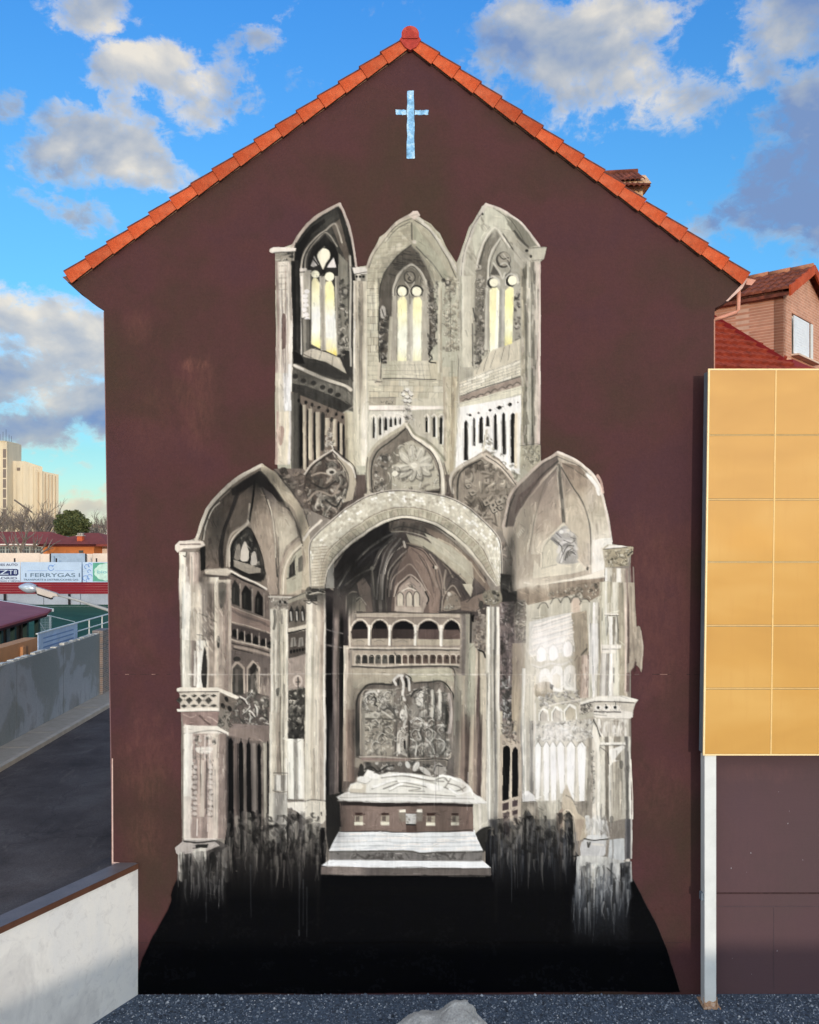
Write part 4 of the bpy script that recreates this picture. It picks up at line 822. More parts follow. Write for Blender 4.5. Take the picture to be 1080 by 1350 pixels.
for p_, w_, c_ in [([(560, 1080), (570, 900), (610, 770), (690, 650)], 13, (150, 144, 136)), ([(575, 1080), (588, 910), (630, 790), (700, 680)], 6, 40), ([(525, 1080), (540, 900), (580, 760), (660, 640)], 9, (128, 122, 116)), ([(510, 1060), (500, 950), (490, 870)], 10, 128), ([(610, 1060), (620, 940), (660, 850), (730, 780)], 12, (128, 116, 106)), ([(600, 1060), (608, 930), (650, 840), (722, 770)], 5, 34), ([(270, 1000), (360, 870), (470, 760), (600, 680)], 16, (70, 68, 70)), ([(330, 1010), (400, 940), (480, 880)], 12, 62), ([(900, 760), (960, 850), (985, 960), (990, 1060)], 10, (166, 148, 132)), ([(830, 760), (900, 860), (950, 990)], 14, (160, 140, 124)), ([(820, 770), (885, 870), (930, 990)], 5, 84), ([(770, 720), (860, 800), (900, 900), (930, 1040)], 8, (112, 92, 84)), ([(1010, 870), (1000, 960), (1010, 1060)], 12, (176, 164, 144)), ([(1120, 900), (1060, 940), (1020, 1020)], 8, 70), ([(1060, 860), (1140, 930), (1200, 1030)], 12, (160, 146, 126)), ([(640, 580), (700, 560), (800, 580), (900, 620)], 9, 66), ([(960, 650), (1060, 700), (1180, 810), (1290, 960)], 10, (190, 176, 150))]: L(p_, w_, c_, .85)
# back windows and shell niches
F([(660, 1200), (680, 1000), (765, 925), (850, 1010), (890, 1090), (860, 1150), (850, 1200)], (170, 154, 138)); 
tile(400, 770)
F([(650, 190), (650, 100), (690, 20), (765, -60), (850, 20), (890, 100), (880, 140), (850, 130), (850, 190)], (166, 148, 134)); REL([(690, 0), (765, -55), (840, 20), (830, 50), (700, 50)], 14, [76, 205, 120], 50, 7, 3)
for x in (688, 752, 806): F([(x-22, 160), (x-20, 80), (x, 55), (x+22, 80), (x+24, 160)], (192, 180, 160)); L([(x-22, 160), (x-20, 82), (x, 56), (x+22, 82), (x+24, 150)], 5, 74, .9)
L([(700, 50), (750, 30), (800, 50)], 9, (210, 198, 180)); F([(650, 165), (850, 165), (850, 200), (645, 195)], (180, 164, 148)); L([(870, 60), (892, 110), (880, 140)], 9, 50)
F([(300, 190), (310, 100), (350, 50), (410, 90), (440, 190)], 84); L([(305, 190), (310, 100), (345, 58), (380, 60)], 8, (160, 148, 134)); F([(360, 190), (370, 140), (405, 105), (440, 150), (448, 195)], (150, 140, 122)); L([(352, 190), (362, 135), (402, 98), (450, 150)], 6, (186, 176, 158)); L([(400, 120), (400, 185)], 4, 100)
tile(560, 770)
F([(115, 190), (130, 100), (200, 10), (260, 90), (265, 180)], (98, 84, 76)); L([(118, 190), (130, 100), (200, 12), (255, 90)], 8, (166, 152, 134)); F([(130, 185), (150, 100), (195, 50), (245, 100), (258, 170), (200, 185)], (150, 136, 118), 1, 1); REL([(135, 185), (150, 100), (195, 55), (245, 100), (258, 170)], 22, [90, 120, 196, 176], 40, 12, 2); E(172, 75, 12, 16, (206, 198, 182))
F([(270, 0), (330, 0), (345, 30), (330, 95), (290, 40)], (196, 188, 164)); L([(275, 30), (310, 90)], 5, 80)
F([(255, 130), (430, 60), (440, 130), (360, 200), (260, 190)], (140, 120, 106)); L([(300, 130), (350, 85), (420, 60)], 6, 66); E(400, 150, 17, 32, 80)
# gallery loggia
tile(400, 770)
F([(330, 195), (460, 205), (1170, 205), (1170, 470), (330, 460)], (150, 136, 122))
F([(332, 205), (1170, 210), (1170, 240), (335, 238)], (176, 162, 144)); L([(335, 205), (640, 202), (860, 208), (1165, 206)], 6, 62, .9); L([(335, 240), (1165, 242)], 5, (110, 96, 88), .8)
for x0, x1 in [(345, 460), (485, 602), (632, 790), (820, 960), (998, 1108), (1020, 1105)][:4]+[(998, 1110)]:
    m_ = (x0+x1)/2
    arch = [(x0, 390), (x0, 330), (x0+14, 290), (m_-18, 264), (m_+18, 264), (x1-14, 290), (x1, 330), (x1, 390)]
    F(arch, (26, 26, 30)); F([(x0, 322), (x1, 322), (x1, 390), (x0, 390)], (80, 66, 62) if x0 < 800 else (110, 88, 82))
    L([(x0-6, 330), (x0+8, 285), (m_-20, 256), (m_+20, 256), (x1-6, 285), (x1+6, 330)], 9, (206, 194, 176))
    F([(x0, 390), (x1, 388), (x1, 432), (x0, 436)], (170, 156, 136), .9); L([(x0+20, 410), (m_, 400), (m_+30, 412)], 5, 110, .5)
tile(560, 770)
F([(130, 390), (130, 330), (145, 285), (190, 255), (235, 285), (248, 330), (248, 390)], (24, 24, 28)); F([(130, 325), (248, 325), (248, 390), (130, 390)], (112, 90, 82)); L([(122, 330), (138, 282), (190, 248), (240, 282), (258, 330)], 9, (200, 188, 168))
F([(-60, 390), (270, 388), (270, 430), (-60, 432)], (172, 160, 138)); L([(114, 315), (116, 430)], 18, (232, 226, 214)); L([(104, 320), (124, 320)], 6, 150)
tile(400, 770)
for x in (468, 615, 800, 978): L([(x, 300), (x, 340), (x-2, 430)], 17, (230, 224, 212)); L([(x+10, 330), (x+8, 430)], 4, 96, .6); L([(x-14, 300), (x+14, 300)], 8, (220, 210, 194))
L([(330, 210), (332, 440), (345, 455), (800, 452), (1165, 455)], 9, (206, 194, 176)); L([(330, 466), (700, 464), (1165, 468)], 6, 66, .8)
# small arcade
F([(345, 475), (1165, 475), (1165, 580), (345, 580)], (170, 156, 138))
for k in range(17):
    x = 388+k*48.2; c = [96, 70, 84, 112][k % 4] if k < 7 else (100, 82, 72); F([(x-19, 566), (x-19, 520), (x-12, 504), (x+12, 504), (x+19, 520), (x+19, 566)], c, 1, 0, .25); L([(x-22, 570), (x-22, 515), (x-10, 500), (x+12, 500), (x+22, 515)], 5, (204, 192, 174), .9); E(x+3, 525, 8, 9, 40, .5)
L([(355, 578), (560, 582), (760, 574), (1165, 578)], 6, (200, 188, 168)); L([(345, 590), (600, 594), (760, 586), (1050, 584), (1100, 590)], 8, 60, .9)
# back wall around the relief
F([(330, 598), (1060, 596), (1120, 640), (1130, 1400), (300, 1400), (310, 700)], (158, 146, 128)); VG([(350, 600), (1050, 598), (1070, 700), (1060, 740), (350, 740)], [(176, 164, 142), (166, 158, 138)], .9); F([(750, 600), (1050, 598), (1070, 690), (760, 690)], (172, 168, 144), .9); L([(1040, 590), (1072, 620), (1075, 760)], 8, 70, .8)
L([(345, 640), (1070, 640)], 2, 190, .6)
# relief panel
tile(460, 880, 6.75)
F([(60, 800), (60, 300), (90, 230), (180, 150), (370, 150), (400, 90), (480, 50), (560, 110), (590, 140), (830, 130), (930, 260), (945, 770), (900, 830), (100, 810)], (120, 110, 100), 1, 0, .2)
L([(70, 690), (75, 450), (68, 400), (80, 280), (110, 215), (185, 150), (380, 152)], 15, 62); L([(95, 770), (92, 450)], 14, 52, .8); L([(590, 140), (700, 135), (830, 128), (910, 220), (945, 310)], 11, 54); L([(110, 770), (115, 260), (190, 195), (260, 200)], 8, (196, 184, 164))
VG([(120, 780), (118, 250), (200, 190), (400, 190), (400, 780)], [(170, 164, 148), (150, 142, 126), (160, 150, 132)], .9)
REL([(125, 440), (120, 250), (200, 195), (480, 200), (500, 460)], 75, [(206, 202, 190), (150, 142, 128), 60, 84, (182, 176, 160), (214, 210, 200)], 95, 22, 2.4, seed=3)
REL([(125, 780), (125, 460), (400, 470), (400, 780)], 70, [(196, 190, 172), (140, 132, 118), 76, (176, 166, 146), (206, 198, 180)], 90, 20, 2.2, seed=4)
REL([(560, 460), (560, 200), (700, 160), (880, 240), (880, 480), (640, 480)], 60, [(200, 196, 186), (150, 144, 134), 66, 92, (182, 176, 164)], 110, 24, 1.4, vert=.5, seed=5)
REL([(555, 800), (555, 490), (860, 480), (910, 760), (860, 800)], 75, [(206, 202, 192), (160, 154, 144), 78, 100, (190, 186, 176)], 120, 22, 2.2, seed=6)
for x, y in [(740, 300), (805, 300)]: L([(x, y-90), (x+4, y), (x, y+130)], 30, (192, 188, 176)); L([(x+26, y-70), (x+30, y+10), (x+20, y+150)], 10, 62)
L([(885, 240), (905, 400), (890, 580)], 26, (170, 158, 150)); L([(850, 340), (870, 450), (850, 560)], 26, 58, .85)
L([(150, 300), (160, 230), (220, 210), (250, 240)], 20, (204, 200, 190)); L([(190, 290), (215, 260), (240, 290), (225, 330), (260, 340)], 14, 66); E(262, 210, 13, 15, 230); E(265, 315, 24, 28, (196, 190, 170))
F([(130, 440), (230, 380), (300, 420), (240, 455)], (190, 184, 168), .9); L([(300, 380), (350, 360), (400, 400), (420, 450)], 10, 70); L([(290, 380), (350, 420), (410, 470)], 14, (206, 200, 186)); L([(120, 455), (260, 452), (400, 458)], 9, 66, .85)
L([(460, 60), (405, 90), (392, 150)], 9, 54); L([(500, 55), (556, 90), (555, 140)], 8, 54); L([(420, 150), (400, 110), (440, 72), (480, 70)], 22, (206, 202, 194)); L([(470, 90), (490, 160), (480, 240), (500, 290)], 24, (206, 202, 194)); L([(520, 80), (540, 120), (545, 200)], 22, (196, 192, 184)); L([(512, 100), (518, 165)], 20, 38); L([(440, 110), (438, 150)], 18, 64)
E(480, 420, 28, 50, (216, 212, 202)); L([(505, 350), (515, 440), (490, 520)], 20, (196, 192, 182)); E(575, 390, 50, 50, (136, 130, 120)); L([(400, 390), (420, 440), (460, 460)], 18, 84); L([(560, 260), (590, 210), (650, 200)], 12, 56); E(630, 300, 32, 44, (200, 196, 188)); E(640, 245, 30, 20, (206, 202, 194))
L([(430, 780), (432, 600), (470, 550), (520, 520)], 12, (204, 198, 186)); F([(440, 760), (445, 600), (490, 550), (525, 600), (520, 790)], (178, 172, 160), .95); L([(420, 480), (420, 770)], 6, 56); L([(540, 480), (540, 800)], 10, 60); L([(498, 660), (500, 720)], 18, 40); L([(445, 690), (445, 760)], 22, (210, 204, 194)); E(487, 610, 26, 34, (160, 152, 140))
for p_ in [[(660, 520), (640, 580), (660, 640)], [(750, 560), (790, 600), (740, 680)], [(700, 640), (760, 700), (780, 770)], [(570, 640), (620, 680), (610, 780)], [(820, 640), (870, 690), (830, 770)]]: L(p_, 15, 74, .7); L([(x-16, y-6) for x, y in p_], 12, (196, 194, 184))
L([(560, 480), (620, 450), (680, 500), (720, 520)], 24, (206, 202, 194)); L([(100, 795), (300, 790), (530, 808), (860, 812), (905, 760)], 13, (184, 172, 156)); F([(110, 800), (560, 808), (540, 825), (110, 825)], (146, 122, 112)); L([(560, 822), (860, 820), (870, 900)], 9, 48)
REL([(125, 780), (122, 240), (200, 195), (700, 160), (880, 240), (905, 780)], 190, [(176, 170, 156), (150, 144, 132), 104, 84, (196, 192, 180), (164, 158, 144)], 60, 13, 2.2, a=.62, seed=9)
for x, y, r, q in [(180, 290, 44, 1), (262, 312, 26, -1), (300, 640, 50, 1), (350, 560, 36, -1), (240, 700, 40, 1), (640, 250, 30, 1), (625, 330, 30, -1), (600, 600, 44, 1), (700, 590, 48, -1), (770, 680, 44, 1), (830, 560, 36, 1), (480, 560, 24, -1), (480, 650, 22, 1), (350, 250, 36, 1), (230, 500, 36, -1), (740, 500, 34, 1), (650, 720, 34, 1)]:
    L([(x+q*r*.8, y-r*.5), (x, y-r*.95), (x-q*r*.8, y), (x-q*r*.3, y+r*.9), (x+q*r*.4, y+r*.5)], 11, 80, .65, w2=4)
    L([(x+q*r*.6, y-r*.8), (x-q*r*.2, y-r*1.1), (x-q*r*1.0, y-r*.1), (x-q*r*.5, y+r*.9)], 8, (216, 212, 200), .85, w2=3)
    L([(x, y-r*.3), (x+q*r*.3, y+r*.1), (x, y+r*.5)], 10, (184, 178, 164), .8, w2=4)
# frieze under the relief
F([(130, 835), (860, 828), (870, 1000), (130, 1000)], (120, 112, 102)); REL([(135, 840), (860, 832), (865, 990), (130, 990)], 46, [60, 76, (176, 170, 158), (150, 142, 130), (196, 192, 182)], 120, 20, 1.8)
L([(150, 900), (200, 880), (260, 920), (330, 880), (400, 870)], 13, 70); E(525, 865, 22, 34, (200, 198, 190), rot=-.5); E(600, 880, 26, 46, (190, 186, 178), rot=.5); E(680, 920, 62, 22, (190, 186, 178), rot=.6); E(800, 905, 50, 48, (160, 154, 144)); L([(760, 920), (780, 875), (830, 880)], 9, 70)
F([(100, 860), (130, 880), (130, 990), (80, 960)], 58, .85, 1); F([(870, 830), (940, 780), (935, 1000), (870, 960)], (108, 100, 94), .9)
# right jamb of the interior
tile(560, 770)
Q(250, 330, 210, 240, 320, 1080, [(150, 138, 124), (128, 118, 110), (150, 144, 128), (176, 168, 148)]); L([(330, 210), (325, 500)], 16, 50, .8); Q(315, 380, 420, 300, 370, 1080, [(160, 160, 140), (176, 172, 150), (186, 172, 152)]); F([(330, 225), (355, 215), (350, 270), (335, 265)], 24)
REL([(350, 200), (440, 170), (440, 500), (350, 440)], 50, [(130, 112, 100), (170, 156, 138), (92, 80, 76), (190, 178, 160)], 50, 13, 1.8)
Q(380, 440, 480, 385, 440, 1080, [(130, 118, 100), (186, 176, 154), (196, 184, 162)]); F([(380, 650), (395, 650), (390, 1080), (360, 1080)], (112, 92, 86)); L([(385, 465), (420, 480), (436, 520)], 11, 50); 
Q(210, 240, 640, 200, 240, 1080, [(140, 134, 120), (176, 168, 148)]); F([(285, 930), (300, 930), (300, 1080), (280, 1080)], 58); Q(215, 285, 650, 225, 280, 1080, [(150, 146, 130), (176, 170, 148), (182, 170, 146)], .8)
tile(400, 950, 4)
Q(818, 985, 0, 812, 975, 420, [(176, 160, 138), (150, 128, 114), (90, 74, 68), (180, 164, 142), (156, 136, 120), (104, 86, 80), (196, 184, 164), (120, 106, 98)], 1, .14); Q(800, 825, 0, 796, 818, 300, [(130, 118, 108), (150, 136, 122)], .8)
Q(970, 1050, -60, 960, 1050, 640, [(206, 202, 190), (150, 146, 140), (110, 106, 104), (160, 156, 148), (206, 200, 184)], 1, .08)
F([(895, 440), (965, 435), (975, 560), (930, 640), (895, 600)], (196, 190, 172)); L([(930, 440), (935, 600)], 12, 230, .6); F([(905, 600), (985, 560), (1000, 640), (930, 700)], 50, .9, 1)
F([(215, 230), (300, 250), (270, 330), (200, 380)], (108, 94, 86), .8)
Q(215, 275, -60, 212, 270, 320, [(176, 160, 140), (150, 124, 108), (128, 104, 92)], .9); L([(290, 0), (288, 180)], 16, 62, .8)
# ================================================================= masonry ring of the great arch
def ring(u, r):
    # outer and inner curves of the voussoir band, in picture coordinates
    o = ro(u); i = ri(u); return (o[0]*(1-r)+i[0]*r, o[1]*(1-r)+i[1]*r)
OUT = np.array([(409, 772), (408, 738), (409, 716), (422, 700), (440, 684), (463, 666), (490, 652), (522, 646), (556, 648), (590, 655), (616, 668), (640, 688), (656, 706), (661, 725), (662, 772)], float)
INN = np.array([(429, 772), (432, 755), (441, 740), (455, 726), (474, 710), (495, 696), (512, 688), (532, 683), (556, 686), (580, 696), (602, 712), (622, 732), (638, 752), (652, 768), (655, 772)], float)
def mk(A):
    A = spl(A, n=10); d = np.r_[0, np.cumsum(np.hypot(*np.diff(A, axis=0).T))]; d /= d[-1]
    return lambda u: (np.interp(u, d, A[:, 0]), np.interp(u, d, A[:, 1]))
ro, ri = mk(OUT), mk(INN)
tile(0, 0, 1)
U = np.linspace(0, 1, 60)
F([ro(u) for u in U]+[ri(u) for u in U[::-1]], (196, 190, 170))
g = np.random.RandomState(5)
for j in range(9):
    n = 88
    for i in range(n):
        u0 = (i+.5*(j % 2))/n; u1 = min(1, u0+.86/n); r0, r1 = j/11+.02, (j+.84)/11+.02
        if u0 > .985 or g.rand() < .12: continue
        br = 0 if u0 < .45 else min(1, (u0-.45)*3)
        c = (np.array([[206, 202, 182], [192, 186, 166], [218, 216, 200], [180, 172, 152]][g.randint(4)])+(20*br if g.rand() < .7 else -12)).clip(0, 246)
        if g.rand() < .10+.2*br and j < 5: c = np.array([244, 244, 240])
        F([ring(u0, r0), ring(u1, r0), ring(u1, r1), ring(u0, r1)], c, .8, 0, .05, .2)
for r, w, c, a in [(.0, 2.2, (196, 186, 172), 1), (.02, .9, 60, .8), (.62, 1.0, (120, 108, 92), .8), (.66, 1.5, (206, 196, 172), .8)]: L([ring(u, r) for u in U], w, c, a, 0)
F([ring(u, .66) for u in U]+[ring(u, .9) for u in U[::-1]], (172, 166, 140), .75)
for i in range(60):
    u = i/60+.01; L([ring(u, .68), ring(u, .88)], .9, (120, 112, 94), .5)
    if g.rand() < .6: F([ring(u, .7), ring(u+.012, .7), ring(u+.012, .86), ring(u, .86)], [(196, 190, 168), (150, 142, 122), (186, 170, 150)][i % 3], .6)
L([ring(u, .94) for u in U], 2.6, (222, 214, 196), .95, 0); L([ring(u, 1.02) for u in U[:44]], 1.2, 30, .8, 0); L([ring(u, .9) for u in U], .9, 92, .7, 0)
Q(409, 432, 735, 409, 428, 775, [(190, 184, 164), (170, 160, 142)], .3)
F([(410, 775), (411, 745), (418, 726), (427, 716), (436, 726), (432, 745), (429, 775)], (196, 182, 158), .45)
for k in range(14): L([(411, 722+k*4), (432-k*.3, 720+k*4)], .8, (128, 116, 98), .6)
F([(430, 775), (432, 752), (440, 742), (441, 775)], (150, 148, 140)); L([(400, 712), (409, 700), (424, 686)], 3, (214, 204, 190))
# ================================================================= right of the great arch
tile(560, 770)
F([(540, -80), (660, -60), (700, 60), (640, 150), (540, 130)], 58, 1, 0, .2); L([(560, 0), (640, 40)], 10, 105, .7); L([(560, 40), (650, 80)], 12, 36)
F([(410, 80), (440, 50), (520, 48), (555, 80), (550, 130), (500, 155), (440, 150), (415, 120)], (140, 132, 112), 1, 1); REL([(412, 90), (440, 50), (520, 48), (556, 90), (500, 152), (430, 140)], 24, [50, 62, 180, 190, 120], 40, 10, 3)
Q(440, 535, 165, 440, 535, 1080, [(206, 202, 184), (240, 238, 228), (160, 156, 144), (190, 186, 174), (128, 124, 116), (226, 222, 210), (232, 228, 216)], 1, .06)
VG([(440, 500), (535, 500), (535, 1080), (440, 1080)], [(190, 182, 164), (170, 164, 150)], .35)
F([(536, 130), (640, 120), (640, 660), (620, 960), (540, 980)], (128, 112, 108), 1, 0, .2)
REL([(540, 140), (635, 130), (640, 640), (540, 640)], 110, [(150, 136, 134), (96, 82, 82), (180, 168, 162), 66, (128, 112, 110)], 55, 13, 1.2, vert=.5)
REL([(540, 650), (635, 650), (620, 950), (540, 960)], 60, [50, 66, (160, 160, 158), (190, 190, 186), 92], 80, 13, .8, vert=.7)
REL([(640, 140), (740, 110), (740, 420), (640, 400)], 70, [(200, 192, 170), (140, 130, 112), 80, (220, 214, 198), (176, 166, 146)], 45, 10, 1.6)
Q(625, 740, 420, 620, 715, 1080, [(168, 152, 126), (190, 174, 146), (178, 166, 144), (198, 190, 170)])
Q(690, 780, 600, 690, 780, 1080, [(200, 198, 186), (228, 226, 216), (120, 116, 112), (150, 146, 138), (226, 224, 214)], 1, .08); F([(725, 670), (742, 645), (755, 680), (750, 1080), (725, 1080)], 118)
REL([(545, 960), (650, 950), (650, 1090), (545, 1090)], 24, [60, (150, 146, 140), 92, (180, 176, 166)], 55, 12, 2.4)
# vault of the right chapel
tile(660, 590)
F([(10, 560), (40, 440), (70, 320), (160, 220), (280, 110), (410, 30), (540, 90), (640, 170), (710, 260), (745, 400), (775, 520), (795, 690), (760, 900), (60, 1030), (90, 800), (20, 620)], (178, 164, 146))
F([(10, 560), (40, 440), (75, 320), (170, 220), (300, 110), (405, 60), (410, 110), (300, 220), (190, 360), (110, 500), (90, 560)], (118, 104, 96), .95)
F([(100, 480), (130, 340), (260, 220), (340, 160), (220, 300), (160, 420)], (100, 82, 78), .8)
VG([(110, 520), (200, 360), (400, 140), (380, 260), (290, 380), (220, 600), (200, 760), (120, 800), (90, 640)], [(130, 116, 108), (172, 158, 138), (186, 172, 150)], 1)
VG([(410, 140), (300, 350), (240, 560), (215, 760), (270, 760), (330, 620), (450, 530), (440, 400)], [(150, 134, 122), (182, 166, 148), (176, 158, 140), (206, 196, 176)], 1)
VG([(425, 140), (470, 230), (560, 360), (620, 500), (640, 640), (635, 850), (560, 800), (520, 620), (465, 540), (460, 400)], [(140, 124, 112), (178, 164, 142), (190, 178, 156), (186, 170, 150)], 1)
VG([(430, 110), (560, 130), (680, 270), (740, 400), (765, 520), (780, 660), (640, 660), (610, 470), (540, 330), (450, 180)], [(140, 120, 104), (168, 150, 128), (186, 176, 154), (214, 206, 190)], 1)
L([(412, 130), (425, 300), (440, 420), (450, 530)], 24, 104, .9); L([(405, 130), (408, 250), (425, 420)], 6, (206, 192, 172)); L([(470, 430), (470, 540)], 6, (214, 200, 180))
L([(430, 140), (500, 260), (570, 370), (615, 480), (640, 620), (640, 840)], 8, 82, .85); L([(550, 360), (600, 480), (628, 640), (630, 800)], 6, (206, 190, 170), .8)
L([(400, 140), (330, 230), (280, 370), (240, 520), (205, 740)], 5, 110, .7); L([(190, 740), (215, 600), (235, 480)], 7, (220, 210, 190), .7)
L([(410, 100), (300, 190), (200, 320), (150, 400)], 10, 78, .7); L([(400, 60), (290, 130), (170, 230), (90, 340)], 6, 84, .8); L([(440, 115), (520, 150), (620, 220)], 6, 92, .6)
L([(405, 40), (280, 118), (160, 228), (72, 330), (45, 440), (18, 560)], 20, (184, 168, 154)); L([(410, 34), (540, 92), (640, 175), (700, 260), (735, 380), (760, 500), (790, 670)], 18, (216, 204, 192)); L([(620, 190), (680, 270), (700, 330)], 26, (236, 236, 234), .9)
L([(400, 62), (470, 95), (560, 130), (640, 200)], 5, 92, .8); L([(690, 200), (715, 240), (730, 320)], 20, (226, 186, 168), .8); L([(40, 560), (60, 440), (100, 340)], 12, 70, .7)
for k in range(70):
    x, y = 120+620*rng.rand(), 300+500*rng.rand(); L([(x, y), (x+6, y+60)], 14, [(196, 184, 162), (160, 144, 126), (206, 196, 178), (150, 136, 118)][k % 4], .28)
for k in range(5): L([(120+k*9, 610-k*10), (130+k*10, 640-k*14)], 7, (226, 218, 196), .7)
# little niche
F([(285, 865), (300, 700), (345, 640), (450, 540), (520, 620), (545, 790), (620, 870), (500, 900), (230, 930), (240, 800)], (206, 198, 178)); F([(295, 860), (305, 720), (350, 640), (455, 555), (530, 640), (545, 800), (400, 830)], (194, 188, 168))
L([(285, 865), (300, 700), (350, 635), (450, 540)], 8, (220, 210, 190)); L([(300, 855), (310, 720), (355, 650)], 4, 110, .8); L([(290, 865), (400, 835)], 5, 120, .7)
F([(360, 650), (400, 600), (455, 560), (500, 590), (540, 640), (548, 780), (545, 825), (420, 830), (400, 780), (440, 700)], (160, 158, 156), .95, 1)
for p_, w_, c_ in [([(370, 650), (420, 690), (470, 690)], 26, 132), ([(400, 610), (450, 660), (500, 650)], 30, 168), ([(410, 740), (440, 680), (500, 670), (540, 720)], 24, 200), ([(430, 810), (440, 750), (480, 720), (530, 760)], 22, 206), ([(430, 600), (470, 590), (510, 620)], 24, 190), ([(440, 760), (480, 700), (520, 700)], 9, 92), ([(380, 660), (430, 700), (440, 740)], 8, 96), ([(450, 660), (500, 680), (530, 660)], 7, 110), ([(400, 610), (430, 640)], 7, 110), ([(420, 820), (440, 760)], 7, 120), ([(500, 640), (535, 650)], 7, 96)]: L(p_, w_, -c_, .9)
E(432, 600, 15, 13, (232, 232, 230)); E(480, 590, 12, 11, 214)
for k in range(4): L([(460+k*16, 800-k*16), (475+k*12, 745), (510+k*8, 720+k*14)], 6, 62, .8)
L([(550, 800), (590, 850), (630, 870)], 12, (214, 200, 180)); E(620, 865, 11, 12, 60)
F([(650, 660), (790, 640), (795, 700), (740, 720), (740, 870), (650, 900)], (226, 224, 216)); DRIP(655, 735, 660, 820, 30, [(240, 240, 238), (206, 200, 186)], 12, 90, .6, 41)
F([(220, 990), (640, 905), (740, 870), (740, 925), (600, 950), (230, 1020)], (228, 220, 204)); L([(230, 1022), (600, 952), (720, 950)], 6, 130, .7)
F([(120, 1010), (220, 1000), (640, 955), (720, 940), (720, 1080), (120, 1080)], (150, 130, 112))
# capital
F([(720, 720), (760, 692), (900, 700), (950, 705), (945, 760), (900, 790), (905, 840), (750, 860), (735, 800)], (172, 160, 132)); F([(735, 720), (770, 695), (860, 695), (905, 705), (760, 722)], (228, 224, 216)); L([(730, 725), (900, 710)], 5, 78); REL([(735, 740), (940, 720), (900, 840), (755, 855)], 50, [(100, 90, 72), (190, 180, 152), (140, 128, 104), (214, 208, 190)], 45, 12, 2.2); L([(905, 770), (938, 740)], 9, 60)
Q(745, 905, 860, 745, 905, 1090, [(226, 226, 222), (206, 200, 184), (170, 158, 136), (236, 234, 226), (180, 168, 150), (150, 128, 118)], 1, .1); L([(920, 850), (930, 960), (925, 1080)], 12, (150, 116, 112), .8); L([(945, 850), (950, 1080)], 14, (170, 152, 138), .85)
# right chapel body
tile(670, 770)
F([(130, 60), (720, -20), (700, 1100), (110, 1100), (130, 400)], (190, 184, 166))
F([(70, 40), (140, 20), (520, -30), (680, -40), (680, 60), (560, 130), (520, 60), (140, 150)], (150, 132, 112), 1, 0, .2)
REL([(250, 70), (660, -20), (660, 110), (500, 110), (330, 110)], 110, [(120, 108, 92), (196, 190, 172), (92, 84, 72), (176, 168, 150), (160, 150, 132)], 34, 9, 2.4)
for k, (x, y) in enumerate([(250, 165), (340, 130), (415, 120), (485, 120), (550, 135)]): F([(x-34, y+90), (x-34, y+5), (x-16, y-22), (x+14, y-26), (x+34, y), (x+34, y+80)], [(176, 170, 150), (190, 184, 164), (182, 178, 160), (206, 184, 164), (190, 184, 164)][k]); L([(x-36, y+10), (x-16, y-26), (x+16, y-30), (x+36, y+2)], 8, 100, .8); L([(x-26, y+10), (x-26, y+80)], 8, (220, 214, 198), .6)
F([(150, 270), (300, 230), (460, 200), (500, 230), (480, 480), (150, 500)], (206, 204, 198)); F([(450, 210), (560, 190), (575, 480), (560, 800), (490, 790), (470, 400)], (166, 152, 130), 1, 0, .2)
for k in range(26):
    y = 235+k*8.5; x0 = 160+rng.rand()*40; x1 = 430+rng.rand()*40
    L([(x0, y+60), ((x0+x1)/2, y+22), (x1, y-18)], 12, [246, 238, (190, 188, 186), 244, (214, 212, 208)][k % 5], .9, dry=.3)
for x, y in [(238, 490), (325, 480), (425, 455)]: F([(x-40, y+60), (x-38, y-30), (x, y-58), (x+34, y-30), (x+36, y+50)], (196, 194, 188)); F([(x-28, y+50), (x-30, y-15), (x, y-44), (x+28, y-20), (x+30, y+40), (x, y+60)], -246, .95, 1)
L([(170, 570), (230, 590), (300, 560), (380, 570), (450, 540)], 14, (200, 196, 188)); L([(180, 585), (240, 602), (300, 580)], 5, 120, .5)
for x, y in [(265, 680), (350, 660), (440, 655)]: F([(x-42, y+80), (x-42, y-40), (x-5, y-80), (x+38, y-50), (x+40, y+90), (x, y+100)], (228, 226, 220), 1, 1); F([(x-30, y+70), (x-28, y-10), (x, y-30), (x+24, y-6), (x+26, y+80)], [(196, 186, 162), (206, 204, 196), (214, 208, 194)][int(x/100) % 3], .9); L([(x+42, y-40), (x+46, y+90)], 8, (140, 134, 122), .8)
F([(190, 720), (300, 700), (320, 790), (200, 800)], (150, 134, 108), .7, 1, .3); F([(300, 710), (330, 720), (320, 750), (300, 740)], 72, .9)
REL([(190, 780), (500, 750), (520, 840), (240, 900)], 90, [(200, 196, 190), (150, 146, 140), (226, 224, 220), (176, 170, 162), 120], 50, 12, 2.2)
L([(250, 880), (380, 850), (520, 820)], 10, (214, 208, 198))
for x, y, w_ in [(255, 950, 38), (350, 940, 42), (445, 925, 48)]: F([(x-w_, y+45), (x-w_, y-30), (x-10, y-70), (x+w_*.8, y-50), (x+w_, y+45)], (232, 230, 222)); F([(x-w_+12, y+45), (x-w_+12, y-18), (x-6, y-50), (x+w_-14, y-30), (x+w_-12, y+45)], (182, 172, 150) if x > 400 else (188, 180, 168)); L([(x-w_+12, y+20), (x-w_+14, y-20), (x-6, y-52)], 5, 96, .7)
Q(575, 650, 130, 575, 640, 810, [(206, 202, 188), (180, 176, 158), (228, 226, 222), (200, 196, 184), (160, 152, 138)], 1, .1)
VG([(578, 280), (645, 280), (645, 640), (575, 640)], [(214, 214, 214), (236, 236, 238), (206, 204, 202)], .6)
